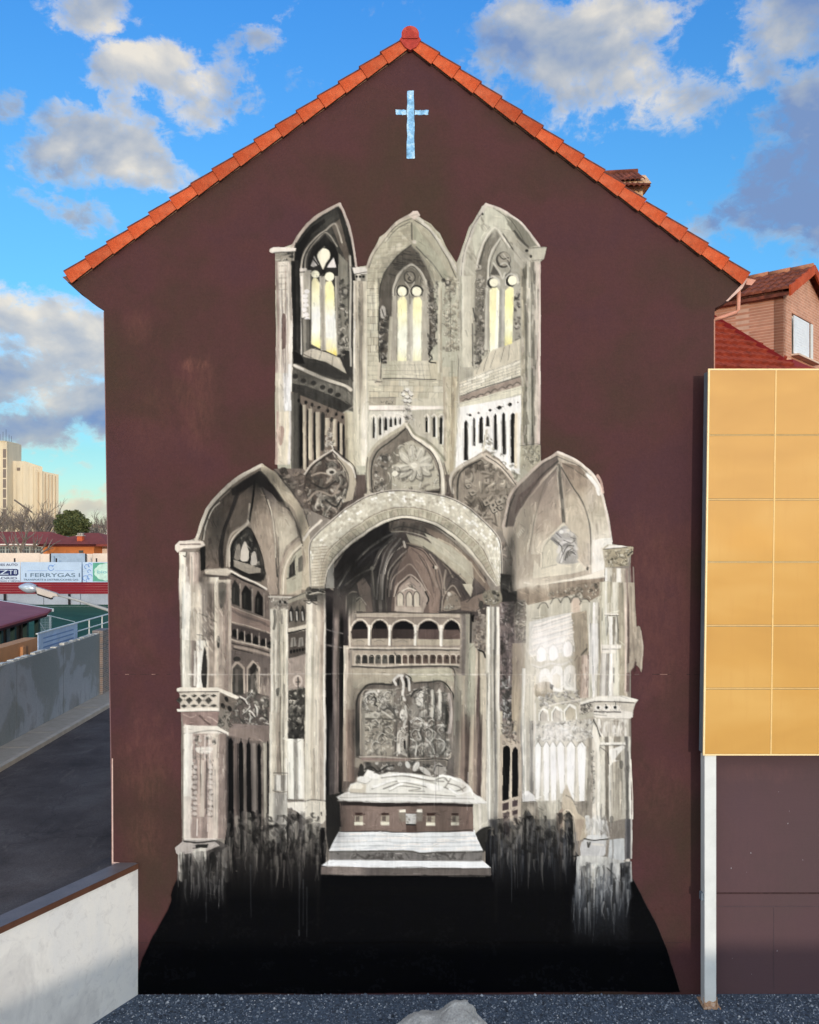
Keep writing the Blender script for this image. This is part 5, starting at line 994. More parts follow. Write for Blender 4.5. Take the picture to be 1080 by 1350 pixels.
Q(520, 578, 500, 510, 572, 810, [(176, 152, 138), (206, 184, 168), (160, 142, 130)], 1, .2); L([(520, 500), (560, 460)], 12, 76, .8); DRIP(500, 575, 520, 700, 24, [(220, 204, 190), (120, 100, 92)], 10, 110, .6, 43)
Q(650, 840, -10, 640, 850, 810, [(176, 168, 146), (206, 202, 182), (188, 180, 156), (216, 212, 194), (170, 160, 138), (196, 182, 164)], 1, .1)
L([(690, 212), (780, 216)], 9, (232, 226, 214)); L([(690, 222), (785, 225)], 4, 96); Q(712, 778, 230, 718, 765, 430, [(228, 224, 214), (236, 234, 226), (150, 142, 126), (220, 216, 204)]); L([(705, 230), (712, 290), (700, 370)], 7, 92, .8); L([(775, 230), (780, 330), (778, 420)], 7, 82, .8)
F([(660, 430), (800, 430), (798, 455), (770, 460), (768, 490), (665, 488), (660, 465)], (228, 222, 212)); L([(670, 462), (790, 460)], 4, 120)
Q(660, 710, 490, 650, 705, 800, [(170, 164, 156), (196, 192, 186), (150, 144, 138)], .9); Q(712, 752, 490, 705, 750, 800, [(150, 146, 138), (238, 236, 230), (206, 200, 188)]); L([(752, 600), (752, 700)], 8, 96, .8)
L([(832, 150), (838, 400), (835, 770)], 12, (222, 200, 184))
F([(850, -10), (895, -10), (905, 130), (915, 300), (925, 290), (945, 300), (962, 440), (955, 600), (945, 635), (932, 600), (905, 575), (885, 600), (862, 640), (850, 400)], (176, 162, 142), .97, 0, .2, 1.2); F([(846, 100), (858, 100), (862, 560), (850, 570)], (108, 84, 78), .9); L([(905, 560), (895, 620)], 16, (96, 66, 64), .8); L([(870, 20), (880, 300), (900, 560)], 8, (140, 124, 108), .6); L([(945, 330), (958, 460), (945, 600)], 10, (196, 180, 162), .7)
L([(855, 640), (850, 760)], 22, (128, 98, 94), .8)
# parapet at the right
F([(500, 860), (560, 820), (640, 800), (820, 795), (930, 822), (905, 850), (890, 900), (885, 950), (860, 960), (610, 950), (600, 910), (505, 925)], (200, 192, 178)); F([(510, 845), (640, 803), (820, 800), (930, 822), (900, 838), (640, 832), (520, 862)], (226, 222, 212)); L([(515, 865), (640, 838), (895, 845)], 5, 70)
for x in (640, 700, 762): E(x, 880, 24, 20, (226, 222, 214)); E(x, 878, 11, 11, 48); L([(x+18, 862), (x+40, 898)], 7, 232); L([(x+40, 862), (x+18, 898)], 7, 232)
F([(615, 905), (820, 902), (880, 912), (885, 945), (860, 958), (615, 950)], (222, 216, 206)); L([(612, 908), (800, 912)], 6, 60); L([(612, 928), (700, 936)], 7, 130, .6); REL([(520, 860), (605, 850), (600, 920), (510, 930)], 26, [90, (176, 166, 150), 214, 120], 34, 9, 2)
# corbel under parapet and lower body
F([(480, 970), (620, 940), (640, 1090), (480, 1100)], (186, 176, 160)); F([(620, 955), (860, 960), (862, 1100), (660, 1100)], (186, 178, 164)); DRIP(640, 850, 960, 1040, 50, [(236, 234, 228), (150, 140, 128), (206, 200, 188), (222, 218, 210)], 16, 120, .7, 44)
L([(620, 960), (640, 1030), (680, 1090)], 12, (232, 226, 214)); L([(612, 965), (630, 1030), (665, 1095)], 5, 70, .8)
tile(640, 950, 4.909)
F([(320, 0), (720, 0), (740, 130), (650, 160), (320, 150)], (196, 190, 176)); REL([(325, 20), (700, -10), (720, 120), (600, 140), (330, 140)], 170, [(226, 224, 216), (170, 164, 152), (240, 240, 236), 130, (206, 200, 188), (190, 180, 164)], 36, 11, 2.4)
Q(320, 655, 135, 330, 660, 560, [(206, 200, 184), (196, 188, 170), (206, 198, 180), (190, 182, 164)])
for xa, xb, xc, xd, yb in [(322, 360, 326, 352, 510), (375, 415, 384, 412, 520), (420, 458, 428, 458, 525), (466, 510, 482, 512, 470), (528, 580, 532, 575, 560), (596, 648, 612, 640, 570)]:
    VG([(xa, 170), ((xa+xb)/2, 135), (xb, 170), (xd, yb), (xc, yb)], [(236, 236, 234), (246, 246, 246), (228, 226, 220)], 1, 0, .04); L([(xa-3, 168), ((xa+xb)/2, 136), (xb+3, 168)], 5, 116, .8); L([(xb+4, 180), (xd+4, yb)], 6, (160, 152, 138), .7)
Q(650, 735, 110, 640, 740, 740, [(176, 166, 148), (150, 142, 128), (206, 198, 182), (160, 152, 140)], 1, .14); REL([(680, 190), (708, 190), (708, 540), (682, 540)], 34, [96, 120, (206, 200, 186)], 30, 7, 1.5)
F([(700, 20), (720, 60), (742, 140), (742, 740), (725, 740), (720, 200), (690, 80)], (232, 226, 212)); L([(700, 0), (730, 60), (746, 110)], 7, 70, .8)
Q(740, 935, 100, 740, 945, 640, [(196, 190, 172), (210, 204, 188), (130, 122, 108), (220, 214, 200), (166, 156, 138), (150, 142, 126), (190, 184, 168), (120, 116, 110), (222, 218, 206)], 1, .14)
F([(745, 138), (902, 135), (905, 155), (745, 155)], (228, 224, 214)); L([(745, 158), (905, 156)], 4, 90); F([(800, 190), (890, 155), (900, 170), (840, 250), (870, 260), (820, 270)], (232, 230, 224), .9); F([(810, 290), (860, 260), (890, 300), (880, 640), (810, 660)], (178, 170, 152), .9); L([(805, 290), (805, 650)], 9, (226, 220, 206)); L([(745, 170), (790, 210), (800, 280)], 6, 90, .8); E(880, 285, 12, 30, 110, .8)
E(818, 640, 15, 24, 120, .8); L([(940, 250), (950, 450), (952, 640)], 9, (230, 222, 208)); L([(914, 260), (916, 640)], 14, 120, .6, dry=.4)
# biforate dark window
Q(20, 112, -60, 20, 110, 640, [(226, 224, 212), (176, 170, 156), (150, 146, 138), (198, 190, 170), (186, 176, 152)], 1, .1); F([(95, 90), (230, 80), (228, 640), (80, 680), (85, 520)], (184, 168, 148)); REL([(100, 0), (225, 0), (225, 150), (105, 160)], 40, [(130, 110, 98), 80, (176, 160, 144), (196, 188, 176)], 44, 11, 2.2)
F([(112, 520), (112, 200), (118, 170), (138, 160), (158, 175), (162, 210), (152, 510)], (20, 20, 22)); F([(172, 500), (172, 210), (180, 180), (195, 168), (210, 185), (208, 490)], (18, 18, 22)); L([(166, 180), (165, 500)], 9, (200, 186, 166)); L([(120, 300), (135, 420)], 7, 60, .5)
for q_ in [[(112, 540), (152, 528), (152, 575), (112, 585)], [(172, 522), (206, 512), (204, 555), (172, 562)], [(115, 600), (156, 592), (156, 625), (118, 638)], [(172, 585), (206, 575), (206, 605), (174, 614)]]: F(q_, (92, 74, 74))
F([(75, 660), (225, 610), (225, 640), (90, 690)], (196, 184, 164))
Q(230, 320, 0, 235, 320, 480, [(150, 146, 138), (206, 202, 190), (170, 164, 150), (130, 126, 120), (176, 170, 158)], 1, .1); L([(245, 100), (250, 440)], 9, (232, 228, 218))
F([(235, 480), (275, 455), (320, 490), (330, 520), (240, 525)], (206, 204, 202)); E(265, 475, 17, 14, (226, 224, 222)); L([(238, 528), (330, 525)], 6, 130)
# ruined foot at right
F([(230, 530), (660, 520), (660, 760), (230, 800), (20, 820), (20, 700), (160, 660), (240, 650)], (150, 140, 124), .95, 0, .3)
F([(340, 520), (480, 510), (500, 600), (440, 680), (350, 640)], (176, 170, 152), .9, 0, .25)
VG([(20, 760), (160, 700), (250, 640), (280, 580), (320, 640), (380, 640), (450, 640), (470, 720), (600, 870), (600, 1400), (0, 1400), (0, 800)], [(92, 88, 84), (52, 54, 60), (16, 18, 24), (6, 8, 14), (4, 6, 11), (3, 5, 10)], .97, 0, .3)
Q(460, 520, 600, 470, 520, 760, [(150, 130, 112), (190, 172, 148)], .95); F([(495, 620), (500, 460), (530, 405), (565, 500), (600, 600), (650, 640), (650, 760), (600, 780), (570, 620), (540, 590), (500, 620)], (188, 172, 146)); F([(470, 600), (500, 560), (510, 620), (500, 750), (470, 740)], (160, 138, 120)); L([(520, 480), (560, 500), (580, 540)], 6, 92, .7); L([(500, 620), (510, 590), (540, 578), (575, 620)], 10, (206, 190, 164))
F([(510, 700), (512, 610), (540, 585), (566, 620), (572, 760), (560, 1000), (530, 1000)], (24, 23, 26), 1, 0, .1, 1); F([(580, 640), (640, 640), (612, 780), (585, 780)], (172, 152, 130), .9); DRIP(560, 625, 780, 850, 14, [(150, 134, 118), (120, 110, 100)], 14, 70, .8, 74); L([(555, 880), (620, 878)], 10, 34)
DRIP(20, 470, 640, 800, 190, [(92, 88, 86), (50, 54, 62), 20, (120, 114, 106), (70, 74, 84), 14], 20, 150, .6, 51); DRIP(240, 560, 600, 760, 60, [(150, 142, 128), (110, 104, 98), 40], 14, 110, .5, 54)
REL([(30, 690), (440, 620), (460, 860), (30, 900)], 70, [30, 60, (112, 108, 102), 22, (84, 84, 86), (50, 54, 60)], 70, 20, 1.1, vert=.6)
DRIP(60, 560, 780, 950, 120, [(50, 54, 62), (28, 30, 38), 10, (70, 74, 82)], 20, 150, .4, 52, .8)
REL([(230, 640), (260, 580), (285, 590), (300, 720), (240, 740)], 12, [40, 70, 130], 60, 14, .6, vert=.8)
for p_ in [[(470, 770), (520, 770), (515, 860), (480, 860)], [(350, 640), (370, 640), (365, 780)], [(215, 700), (240, 690), (250, 780), (225, 800)]]: F(p_, (120, 118, 116), .6, 1)
L([(168, 850), (172, 1000), (176, 1180)], 12, (90, 98, 106), .6, w2=4)
# bases on the right
DRIP(655, 785, 620, 700, 40, [(206, 206, 204), (170, 168, 162), (226, 226, 222), (150, 146, 138)], 20, 90, .8, 91); F([(645, 765), (665, 740), (775, 738), (792, 755), (785, 772), (650, 772)], (204, 206, 206), .9); F([(620, 790), (640, 770), (780, 775), (775, 860), (760, 885), (620, 880), (612, 830)], (190, 190, 190)); L([(640, 765), (700, 775), (790, 765)], 8, 76); L([(625, 880), (680, 890), (775, 875)], 6, 92); L([(660, 790), (665, 820), (675, 790)], 8, 80); L([(690, 800), (760, 805)], 14, 215, .6)
F([(800, 770), (900, 760), (905, 900), (880, 915), (790, 900)], (184, 188, 190)); L([(790, 905), (890, 918)], 6, 110); L([(825, 770), (822, 900)], 7, 120, .7)
Q(905, 950, 640, 905, 955, 900, [(120, 118, 122), (90, 88, 92), (190, 186, 178)]); E(925, 905, 15, 9, (226, 216, 200))
tile(640, 1040, 4.909)
VG([(590, 440), (620, 430), (770, 435), (900, 470), (950, 470), (955, 600), (900, 640), (890, 960), (600, 960), (580, 700)], [(196, 196, 190), (170, 170, 166), (110, 112, 116), (44, 48, 56), (12, 15, 22), (5, 7, 12)], 1, 0, .3)
F([(780, 500), (860, 480), (870, 600), (850, 590)], (200, 202, 200), .9); L([(785, 515), (830, 560), (865, 610)], 7, 66); F([(620, 520), (640, 640), (620, 660)], 30, .9); F([(650, 660), (680, 655), (665, 800), (650, 820)], 16, .9)
F([(640, 520), (740, 480), (760, 600), (680, 640)], (206, 208, 200), .8, 1); E(690, 510, 16, 9, 232, .8); F([(680, 540), (700, 540), (700, 640), (685, 640)], (160, 158, 146), .7)
F([(870, 480), (940, 470), (942, 610), (960, 700), (900, 760), (880, 640)], (30, 32, 40), .7, 0, .3)
DRIP(600, 940, 480, 680, 120, [(200, 202, 200), (130, 134, 138), 40, (170, 172, 172), 20], 13, 140, .6, 61); DRIP(600, 890, 640, 860, 110, [(110, 114, 122), (50, 54, 62), 12, (140, 144, 150)], 9, 140, .45, 62, .9)
# ================================================================= the tomb
tile(400, 950, 4)
F([(90, 815), (92, 770), (990, 775), (988, 818)], (118, 108, 102)); F([(88, 768), (140, 735), (945, 738), (992, 778), (560, 776), (300, 772)], (226, 230, 234), 1, 0, .05); F([(90, 772), (990, 780), (988, 820), (90, 815)], (116, 106, 100)); L([(300, 778), (600, 772), (700, 782), (990, 780)], 4, 70, .7)
Q(92, 400, 774, 92, 400, 814, [(120, 106, 100), (140, 126, 118), (112, 102, 98)]); L([(92, 816), (988, 820)], 4, 24)
F([(134, 688), (946, 690), (942, 742), (140, 738)], (128, 124, 120)); REL([(140, 695), (940, 698), (940, 735), (142, 735)], 30, [(110, 106, 102), (150, 146, 140), (96, 90, 86)], 90, 12, .4)
F([(132, 686), (178, 600), (190, 588), (900, 585), (948, 690), (700, 690), (620, 694), (580, 685), (400, 688)], (222, 226, 228), 1, 0, .05)
with clip([(132, 686), (190, 588), (900, 585), (948, 690)]):
    for k in range(70):
        x, y = 150+770*rng.rand(), 595+90*rng.rand(); L([(x, y), (x+60, y+rng.randn()*3)], 8, [244, (196, 202, 206), 238, (206, 208, 210)][k % 4], .6)
    for y in (610, 640, 662): L([(150, y+2), (400, y-3), (600, y+3), (930, y)], 5, (170, 176, 180), .7)
L([(188, 592), (300, 582), (330, 598), (450, 585), (560, 595), (700, 583), (820, 590), (900, 584)], 9, (232, 234, 236)); L([(134, 690), (300, 688), (560, 688), (640, 698), (944, 692)], 5, 84)
Q(190, 895, 430, 200, 895, 588, [(136, 112, 100), (144, 120, 108), (128, 106, 94), (138, 112, 100)], 1, .08)
F([(190, 428), (900, 430), (896, 455), (200, 450)], (66, 56, 52)); L([(200, 586), (400, 584), (520, 590), (890, 580)], 4, 70)
for x in (294, 430, 672, 800):
    F([(x-22, 500), (x+22, 500), (x+22, 552), (x-24, 552)], (170, 158, 136)); F([(x-20, 488), (x+20, 488), (x+20, 502), (x-20, 502)], (84, 56, 48)); F([(x-24, 536), (x+22, 536), (x+22, 554), (x-24, 554)], (226, 220, 196)); F([(x-18, 505), (x+4, 505), (x+2, 532), (x-18, 530)], (120, 104, 92))
F([(500, 478), (540, 470), (545, 530), (505, 535)], (140, 128, 112)); F([(598, 478), (630, 472), (628, 530), (600, 530)], (140, 130, 116)); F([(540, 492), (598, 492), (596, 545), (542, 545)], (186, 184, 180)); REL([(542, 492), (597, 492), (595, 545), (543, 545)], 12, [120, 214, 150], 24, 5, 2); F([(505, 470), (540, 468), (540, 482), (505, 484)], (226, 220, 200)); F([(600, 470), (628, 470), (628, 484), (600, 484)], (220, 214, 198)); F([(540, 544), (600, 546), (600, 590), (545, 590)], (112, 88, 78)); L([(545, 548), (592, 548)], 7, 54)
F([(172, 405), (240, 375), (900, 380), (970, 432), (940, 440), (190, 428)], (226, 224, 218), 1, 0, .05); L([(190, 410), (500, 402), (940, 414)], 6, (176, 172, 162), .8); L([(180, 425), (500, 428), (960, 438)], 5, (190, 186, 176)); L([(215, 395), (600, 385), (900, 396)], 6, (196, 192, 184), .8)
# effigy
F([(235, 370), (250, 335), (290, 320), (285, 300), (320, 290), (340, 255), (400, 285), (450, 268), (560, 275), (650, 290), (700, 300), (730, 280), (780, 295), (830, 305), (880, 350), (905, 400), (700, 395), (500, 392), (330, 385)], (224, 222, 212), 1, 0, .05)
F([(250, 345), (300, 322), (335, 335), (330, 385), (245, 380)], (206, 196, 176)); F([(250, 340), (300, 325), (320, 345), (310, 360), (250, 358)], (232, 226, 210)); F([(285, 315), (300, 292), (340, 300), (345, 320), (310, 330)], (232, 230, 222), 1, 1); L([(290, 322), (330, 330), (350, 318)], 4, 120, .7); F([(330, 290), (345, 258), (405, 288), (380, 305)], (236, 234, 228))
for p_, c_ in [([(410, 300), (520, 290), (640, 312), (740, 320)], 130), ([(360, 360), (420, 335), (480, 320), (560, 330), (650, 350)], 140), ([(420, 360), (470, 340), (500, 330)], 110), ([(450, 372), (510, 345), (620, 358), (560, 372), (640, 376)], 140), ([(500, 280), (600, 300), (700, 330)], 150), ([(740, 350), (800, 372), (860, 350), (840, 320)], 128), ([(760, 330), (820, 350), (850, 380)], 140), ([(700, 310), (740, 300), (760, 320)], 120), ([(250, 382), (400, 390), (640, 392), (800, 398)], 140), ([(780, 300), (760, 330), (745, 350)], 130)]: L(p_, 7, c_-6, .7)
for p_ in [[(420, 290), (520, 280), (640, 300)], [(370, 350), (430, 325), (480, 312)], [(500, 318), (600, 322), (700, 345), (730, 350)], [(770, 360), (820, 385), (880, 370)], [(720, 290), (770, 295), (820, 320)], [(455, 362), (500, 338), (520, 335)], [(830, 320), (880, 360), (900, 395)]]: L(p_, 12, (244, 243, 238), .95)
F([(640, 340), (720, 350), (735, 370), (680, 368)], (240, 238, 232)); F([(895, 385), (935, 400), (965, 430), (905, 415)], (226, 224, 216))
# joint of the render across everything, rough outline specks
tile(0, 0, 1)
L([(236, 889), (420, 888), (640, 889), (846, 890)], .8, (206, 200, 190), .5, 0)
for k in range(34):
    x = 236+610*rng.rand(); L([(x, 889), (x+6, 889)], 1, (226, 222, 214), .6)

tile(0, 0, 1)
F([(424, 1154), (646, 1156), (660, 1180), (420, 1180)], (4, 6, 11))
for a_ in [(606, 660, 935, 1005, 22), (430, 482, 930, 1000, 22), (404, 430, 925, 990, 20), (236, 306, 765, 800, 14), (795, 838, 780, 805, 8), (356, 378, 935, 975, 14), (682, 700, 940, 980, 12), (418, 470, 780, 820, 12), (466, 486, 500, 560, 20), (600, 606, 500, 560, 20), (362, 386, 420, 450, 10), (362, 386, 660, 670, 5), (690, 712, 430, 470, 10)]: SMEAR(*a_)
def DISSOLVE(x0, x1, ya, yb, yc, tone, k=.28, mixs=.6, seed=1):
    """columns dragged down into smoke: colours from above run down, then sink into black"""
    g = np.random.RandomState(seed)
    X0, X1, A, Bn, Cn = x0-PX0, x1-PX0, ya-PY0, yb-PY0, yc-PY0
    src = CAN[:, X0:X1, :3].copy(); W_ = X1-X0
    def n1(sc): 
        q = g.rand(int(W_/sc)+3); t = np.arange(W_)/sc; i0 = t.astype(int); f = t-i0; f = f*f*(3-2*f); return q[i0]*(1-f)+q[i0+1]*f
    jag = n1(14)*.5+n1(5)*.3+n1(1.6)*.2
    edge = np.minimum(1, np.minimum(np.arange(W_), np.arange(W_)[::-1])/7.)
    for y in range(A, min(PH-1, Cn+40)):
        v = (y-A)/(Bn-A); ys = np.clip(A-8+(y-A)*k+jag*16, 0, PH-1).astype(int)
        drag = src[ys, np.arange(W_)]*(1-.25*min(1, v))
        m = (np.clip((y-A)/10., 0, 1)*mixs*edge*(.55+.45*n1(3) if False else .8))[:, None]
        row = CAN[y, X0:X1, :3]*(1-m)+drag*m
        w = np.clip((y-(Bn-30)+(.5-jag)*(Cn-Bn)*1.1)/(Cn-Bn+30.), 0, 1); w = w*w*(3-2*w); w = (w*edge)[:, None]
        CAN[y, X0:X1, :3] = row*(1-w)+(np.array(tone)/255.*(1-min(1, max(0, (y-Bn)/(Cn-Bn))))+np.array([3, 5, 10])/255.*min(1, max(0, (y-Bn)/(Cn-Bn))))*w
DISSOLVE(296, 424, 1072, 1122, 1186, (58, 53, 50), seed=3, mixs=.7); DISSOLVE(650, 758, 1068, 1110, 1176, (54, 57, 66), seed=4, mixs=.7)
DISSOLVE(236, 300, 1122, 1140, 1200, (60, 58, 58), .5, .45, 5); DISSOLVE(750, 834, 1128, 1165, 1250, (74, 82, 94), .5, .4, 6)
tile(0, 0, 1)
REL([(300, 1080), (425, 1070), (425, 1140), (300, 1150)], 90, [30, 60, (112, 104, 96), 22, (140, 132, 120)], 12, 4, 1.4, a=.4, vert=.5, seed=51); REL([(655, 1080), (755, 1070), (755, 1130), (655, 1140)], 80, [30, 60, (104, 106, 110), 24, (130, 128, 124)], 12, 4, 1.4, a=.4, vert=.5, seed=52)
DRIP(300, 432, 1085, 1140, 90, [(128, 120, 112), (92, 86, 82), (160, 152, 140), 50, 30, 20], 3.4, 34, .5, 81); DRIP(645, 760, 1080, 1135, 90, [(120, 120, 122), (80, 86, 96), (150, 146, 138), 40], 3, 36, .5, 82)
DRIP(240, 300, 1130, 1170, 34, [(180, 176, 170), (120, 118, 116), 50], 2.6, 30, .5, 83); DRIP(755, 832, 1150, 1200, 60, [(190, 194, 196), (130, 138, 146), 50, (100, 108, 118)], 2.6, 40, .5, 84)
for p_ in [(331, 1140, 70), (394, 1150, 84), (399, 1160, 60), (404, 1170, 66), (674, 1120, 70), (272, 1190, 26)]: L([(p_[0], p_[1]), (p_[0]+.6, p_[1]+p_[2])], 1.1, (110, 114, 120), .55, w2=.5)
def GLOW(x, y, rx, ry, c, k, streak=.5):
    x, y = x-PX0, y-PY0; X0, X1, Y0, Y1 = int(max(0, x-2.4*rx)), int(min(PW, x+2.4*rx)), int(max(0, y-2.4*ry)), int(min(PH, y+2.4*ry))
    X = (np.arange(X0, X1)-x)[None]/rx; Y = (np.arange(Y0, Y1)-y)[:, None]/ry
    m = np.exp(-(X*X+Y*Y))*k*np.clip(1+streak*3*STREAK[Y0:Y1, X0:X1]+streak*1.5*BLOT[Y0:Y1, X0:X1], 0, 2)
    m = np.clip(m, 0, 1)[..., None]*(CAN[Y0:Y1, X0:X1, 3:] > .9); CAN[Y0:Y1, X0:X1, :3] = CAN[Y0:Y1, X0:X1, :3]*(1-m)+np.array(col(c))*m
for q_ in [(285, 690, 16, 45, 58, .5), (343, 636, 26, 14, 36, .6), (378, 700, 12, 40, (196, 186, 164), .45), (350, 720, 10, 40, (166, 150, 132), .4), (322, 690, 12, 26, 84, .35), (300, 640, 16, 14, 60, .3), (398, 760, 8, 30, (190, 180, 156), .4),
  (462, 745, 26, 24, 30, .7), (500, 712, 36, 13, 38, .6), (548, 694, 40, 7, 70, .5), (598, 716, 32, 14, (176, 170, 146), .35), (630, 752, 14, 18, (150, 132, 112), .45), (498, 785, 16, 16, 56, .45), (538, 742, 18, 26, (110, 90, 80), .35), (580, 760, 14, 26, (150, 128, 112), .35), (470, 790, 12, 14, 62, .4), (610, 790, 16, 12, (120, 102, 90), .4),
  (690, 700, 12, 50, 110, .4), (712, 650, 20, 20, (130, 112, 102), .45), (718, 740, 22, 40, (206, 196, 172), .4), (760, 700, 14, 40, (196, 184, 162), .4), (785, 735, 12, 22, 236, .6), (700, 770, 40, 8, (220, 212, 194), .5), (780, 650, 8, 20, 226, .4),
  (722, 850, 30, 26, -244, .55), (722, 893, 26, 16, -240, .45), (735, 965, 30, 14, -236, .4), (735, 1010, 34, 34, -246, .5), (700, 900, 8, 70, 210, .35), (760, 860, 10, 50, (150, 134, 112), .5), (682, 870, 8, 60, (112, 98, 96), .4), (672, 770, 8, 26, 44, .7), (674, 720, 7, 30, 76, .6), (680, 800, 10, 14, 60, .5),
  (330, 800, 18, 26, 60, .35), (320, 880, 20, 20, (112, 98, 90), .35), (395, 690, 9, 22, 62, .5), (352, 625, 12, 8, 70, .4), (420, 640, 26, 22, (128, 112, 98), .3), (635, 650, 26, 20, (150, 138, 120), .3), (380, 640, 12, 10, 60, .4), (690, 625, 8, 14, 150, .4),
  (466, 960, 5, 46, 62, .5), (603, 950, 4, 50, 70, .45), (515, 930, 26, 26, (186, 180, 166), .22), (570, 930, 24, 26, (186, 182, 170), .25), (575, 985, 24, 18, (190, 186, 174), .25), (500, 985, 24, 16, (176, 170, 156), .22), (612, 1000, 6, 50, (150, 128, 112), .4), (452, 1000, 8, 40, (150, 126, 110), .4), (445, 1080, 10, 30, 40, .5), (655, 1090, 10, 14, 50, .4),
  (440, 300, 22, 20, 112, .35), (410, 340, 8, 30, 44, .5), (535, 350, 26, 20, 84, .4), (510, 400, 8, 50, 90, .35), (500, 320, 14, 30, (196, 190, 166), .4), (575, 340, 14, 30, (186, 184, 162), .4), (650, 300, 16, 14, (206, 206, 188), .5), (690, 330, 10, 26, 112, .4), (612, 380, 8, 60, (200, 196, 178), .4), (630, 420, 8, 40, 120, .35), (420, 490, 26, 14, 56, .4), (410, 540, 20, 30, 84, .25), (470, 550, 9, 60, (206, 200, 178), .35), (600, 540, 8, 60, (190, 180, 152), .35), (700, 480, 6, 80, 130, .35), (700, 400, 10, 40, (200, 194, 178), .3),
  (270, 1000, 10, 60, (206, 190, 176), .3), (320, 1040, 20, 26, 40, .3), (415, 900, 5, 90, (226, 220, 204), .3), (368, 900, 5, 90, (212, 206, 188), .3), (600, 1080, 6, 20, 70, .3)]: GLOW(*q_)
# long dry strokes down the shafts
g = np.random.RandomState(33); tile(0, 0, 1)
for x0, x1, y0, y1, n_ in [(238, 254, 735, 895, 9), (256, 302, 750, 890, 22), (358, 379, 805, 1070, 16), (403, 430, 800, 1072, 22), (642, 659, 805, 1080, 14), (662, 682, 830, 950, 10), (690, 712, 885, 1080, 14), (775, 796, 800, 915, 12), (797, 828, 750, 912, 18), (244, 300, 965, 1100, 22), (790, 830, 975, 1120, 24), (772, 792, 1000, 1110, 12), (365, 384, 350, 605, 16), (467, 484, 372, 620, 14), (590, 606, 470, 605, 10), (688, 711, 350, 610, 20), (556, 640, 885, 1070, 30), (604, 612, 330, 480, 6), (448, 462, 870, 1060, 8), (380, 402, 975, 1080, 8), (434, 448, 800, 1070, 8), (484, 500, 350, 480, 6)]:
    for k in range(n_):
        x = x0+(x1-x0)*g.rand(); l = (y1-y0)*(.15+.5*g.rand()); y = y0+(y1-y0-l)*g.rand(); xi, yi = int(x-PX0), int(y+l/2-PY0); c = CAN[yi, xi, :3]*255
        c = c*(1.35 if g.rand() < .5 else .62); c = np.clip(c+g.randn(3)*3, 12, 244)
        L([(x, y), (x+g.randn()*.7, y+l*.5), (x+g.randn()*.9, y+l)], .8+g.rand()*1.6, tuple(c), .5, w2=.4, dry=.5, tex=.05)
_b = blur(blur(CAN[..., :3], 1, 1), 1, 1); _h = np.abs(blur(_b, 9, 9)-_b).mean(-1, keepdims=True)
CAN[..., :3] = CAN[..., :3]*.75+_b*.25
_low = blur(blur(CAN[..., :3], 7, 7), 7, 7); CAN[..., :3] = CAN[..., :3]*.88+_low*.12
BRUSH(7000, 9, 2.0, .3, .06, 3); BRUSH(13000, 7, .9, .55, .11, 4)
# ---- the hand of the painter: edges wander a little, pigment is greyer and uneven
def finish():
    global CAN
    yy, xx = np.mgrid[0:PH, 0:PW].astype(np.float32)
    wx = (snoise(PH, PW, 90, 16, 2)-.5)*2.2+(snoise(PH, PW, 16, 5, 2)-.5)*.5
    wy = (snoise(PH, PW, 14, 60, 2)-.5)*2.4+(snoise(PH, PW, 5, 12, 2)-.5)*.6
    X = np.clip(xx+wx, 0, PW-1.01); Y = np.clip(yy+wy, 0, PH-1.01)
    xi = X.astype(int); yi = Y.astype(int); fx = (X-xi)[..., None]; fy = (Y-yi)[..., None]
    C = CAN
    C = (C[yi, xi]*(1-fx)+C[yi, xi+1]*fx)*(1-fy)+(C[yi+1, xi]*(1-fx)+C[yi+1, xi+1]*fx)*fy
    rgb = C[..., :3]; a = C[..., 3:]
    lum = rgb.mean(-1, keepdims=True)
    yel = np.clip((rgb[..., 1:2]-rgb[..., 2:]-.16)*6, 0, 1)
    px = PX0+xx[..., None]; py = PY0+yy[..., None]
    grey = lum*np.array([1.022, 1.0, .962])
    rgb = rgb*(.7+.3*yel)+grey*(.3-.3*yel)
    l2 = rgb.mean(-1, keepdims=True)
    dust = (snoise(PH, PW, 14, 30, 4) > .60)[..., None]*(snoise(PH, PW, 3, 3, 2) > .55)[..., None]*np.clip((py-1170)/140, 0, 1)
    rgb = rgb+dust*np.array([.055, .055, .06])*np.clip(1-lum*3, 0, 1)+np.array([.004, .005, .008])
    rgb = rgb*.935*(1+.12*(snoise(PH, PW, 45, 26, 3)-.5)[..., None]+.05*(snoise(PH, PW, 12, 2.2, 3)-.5)[..., None])
    sh = blur(rgb.astype(np.float32), 1, 1); rgb = rgb+(rgb-sh)*.55
    sh = blur(blur(rgb.astype(np.float32), 8, 8), 8, 8); rgb = rgb+(rgb-sh)*.22
    l2 = np.clip(rgb.mean(-1, keepdims=True), 0, 1); l3 = l2+.055*np.sin((l2-.5)*2*np.pi)
    rgb = rgb*np.clip(l3/np.maximum(l2, .02), .5, 1.3)
    CAN = np.concatenate([np.clip(rgb, 0, 1), np.clip(a, 0, 1)], -1).astype(np.float32)
finish()
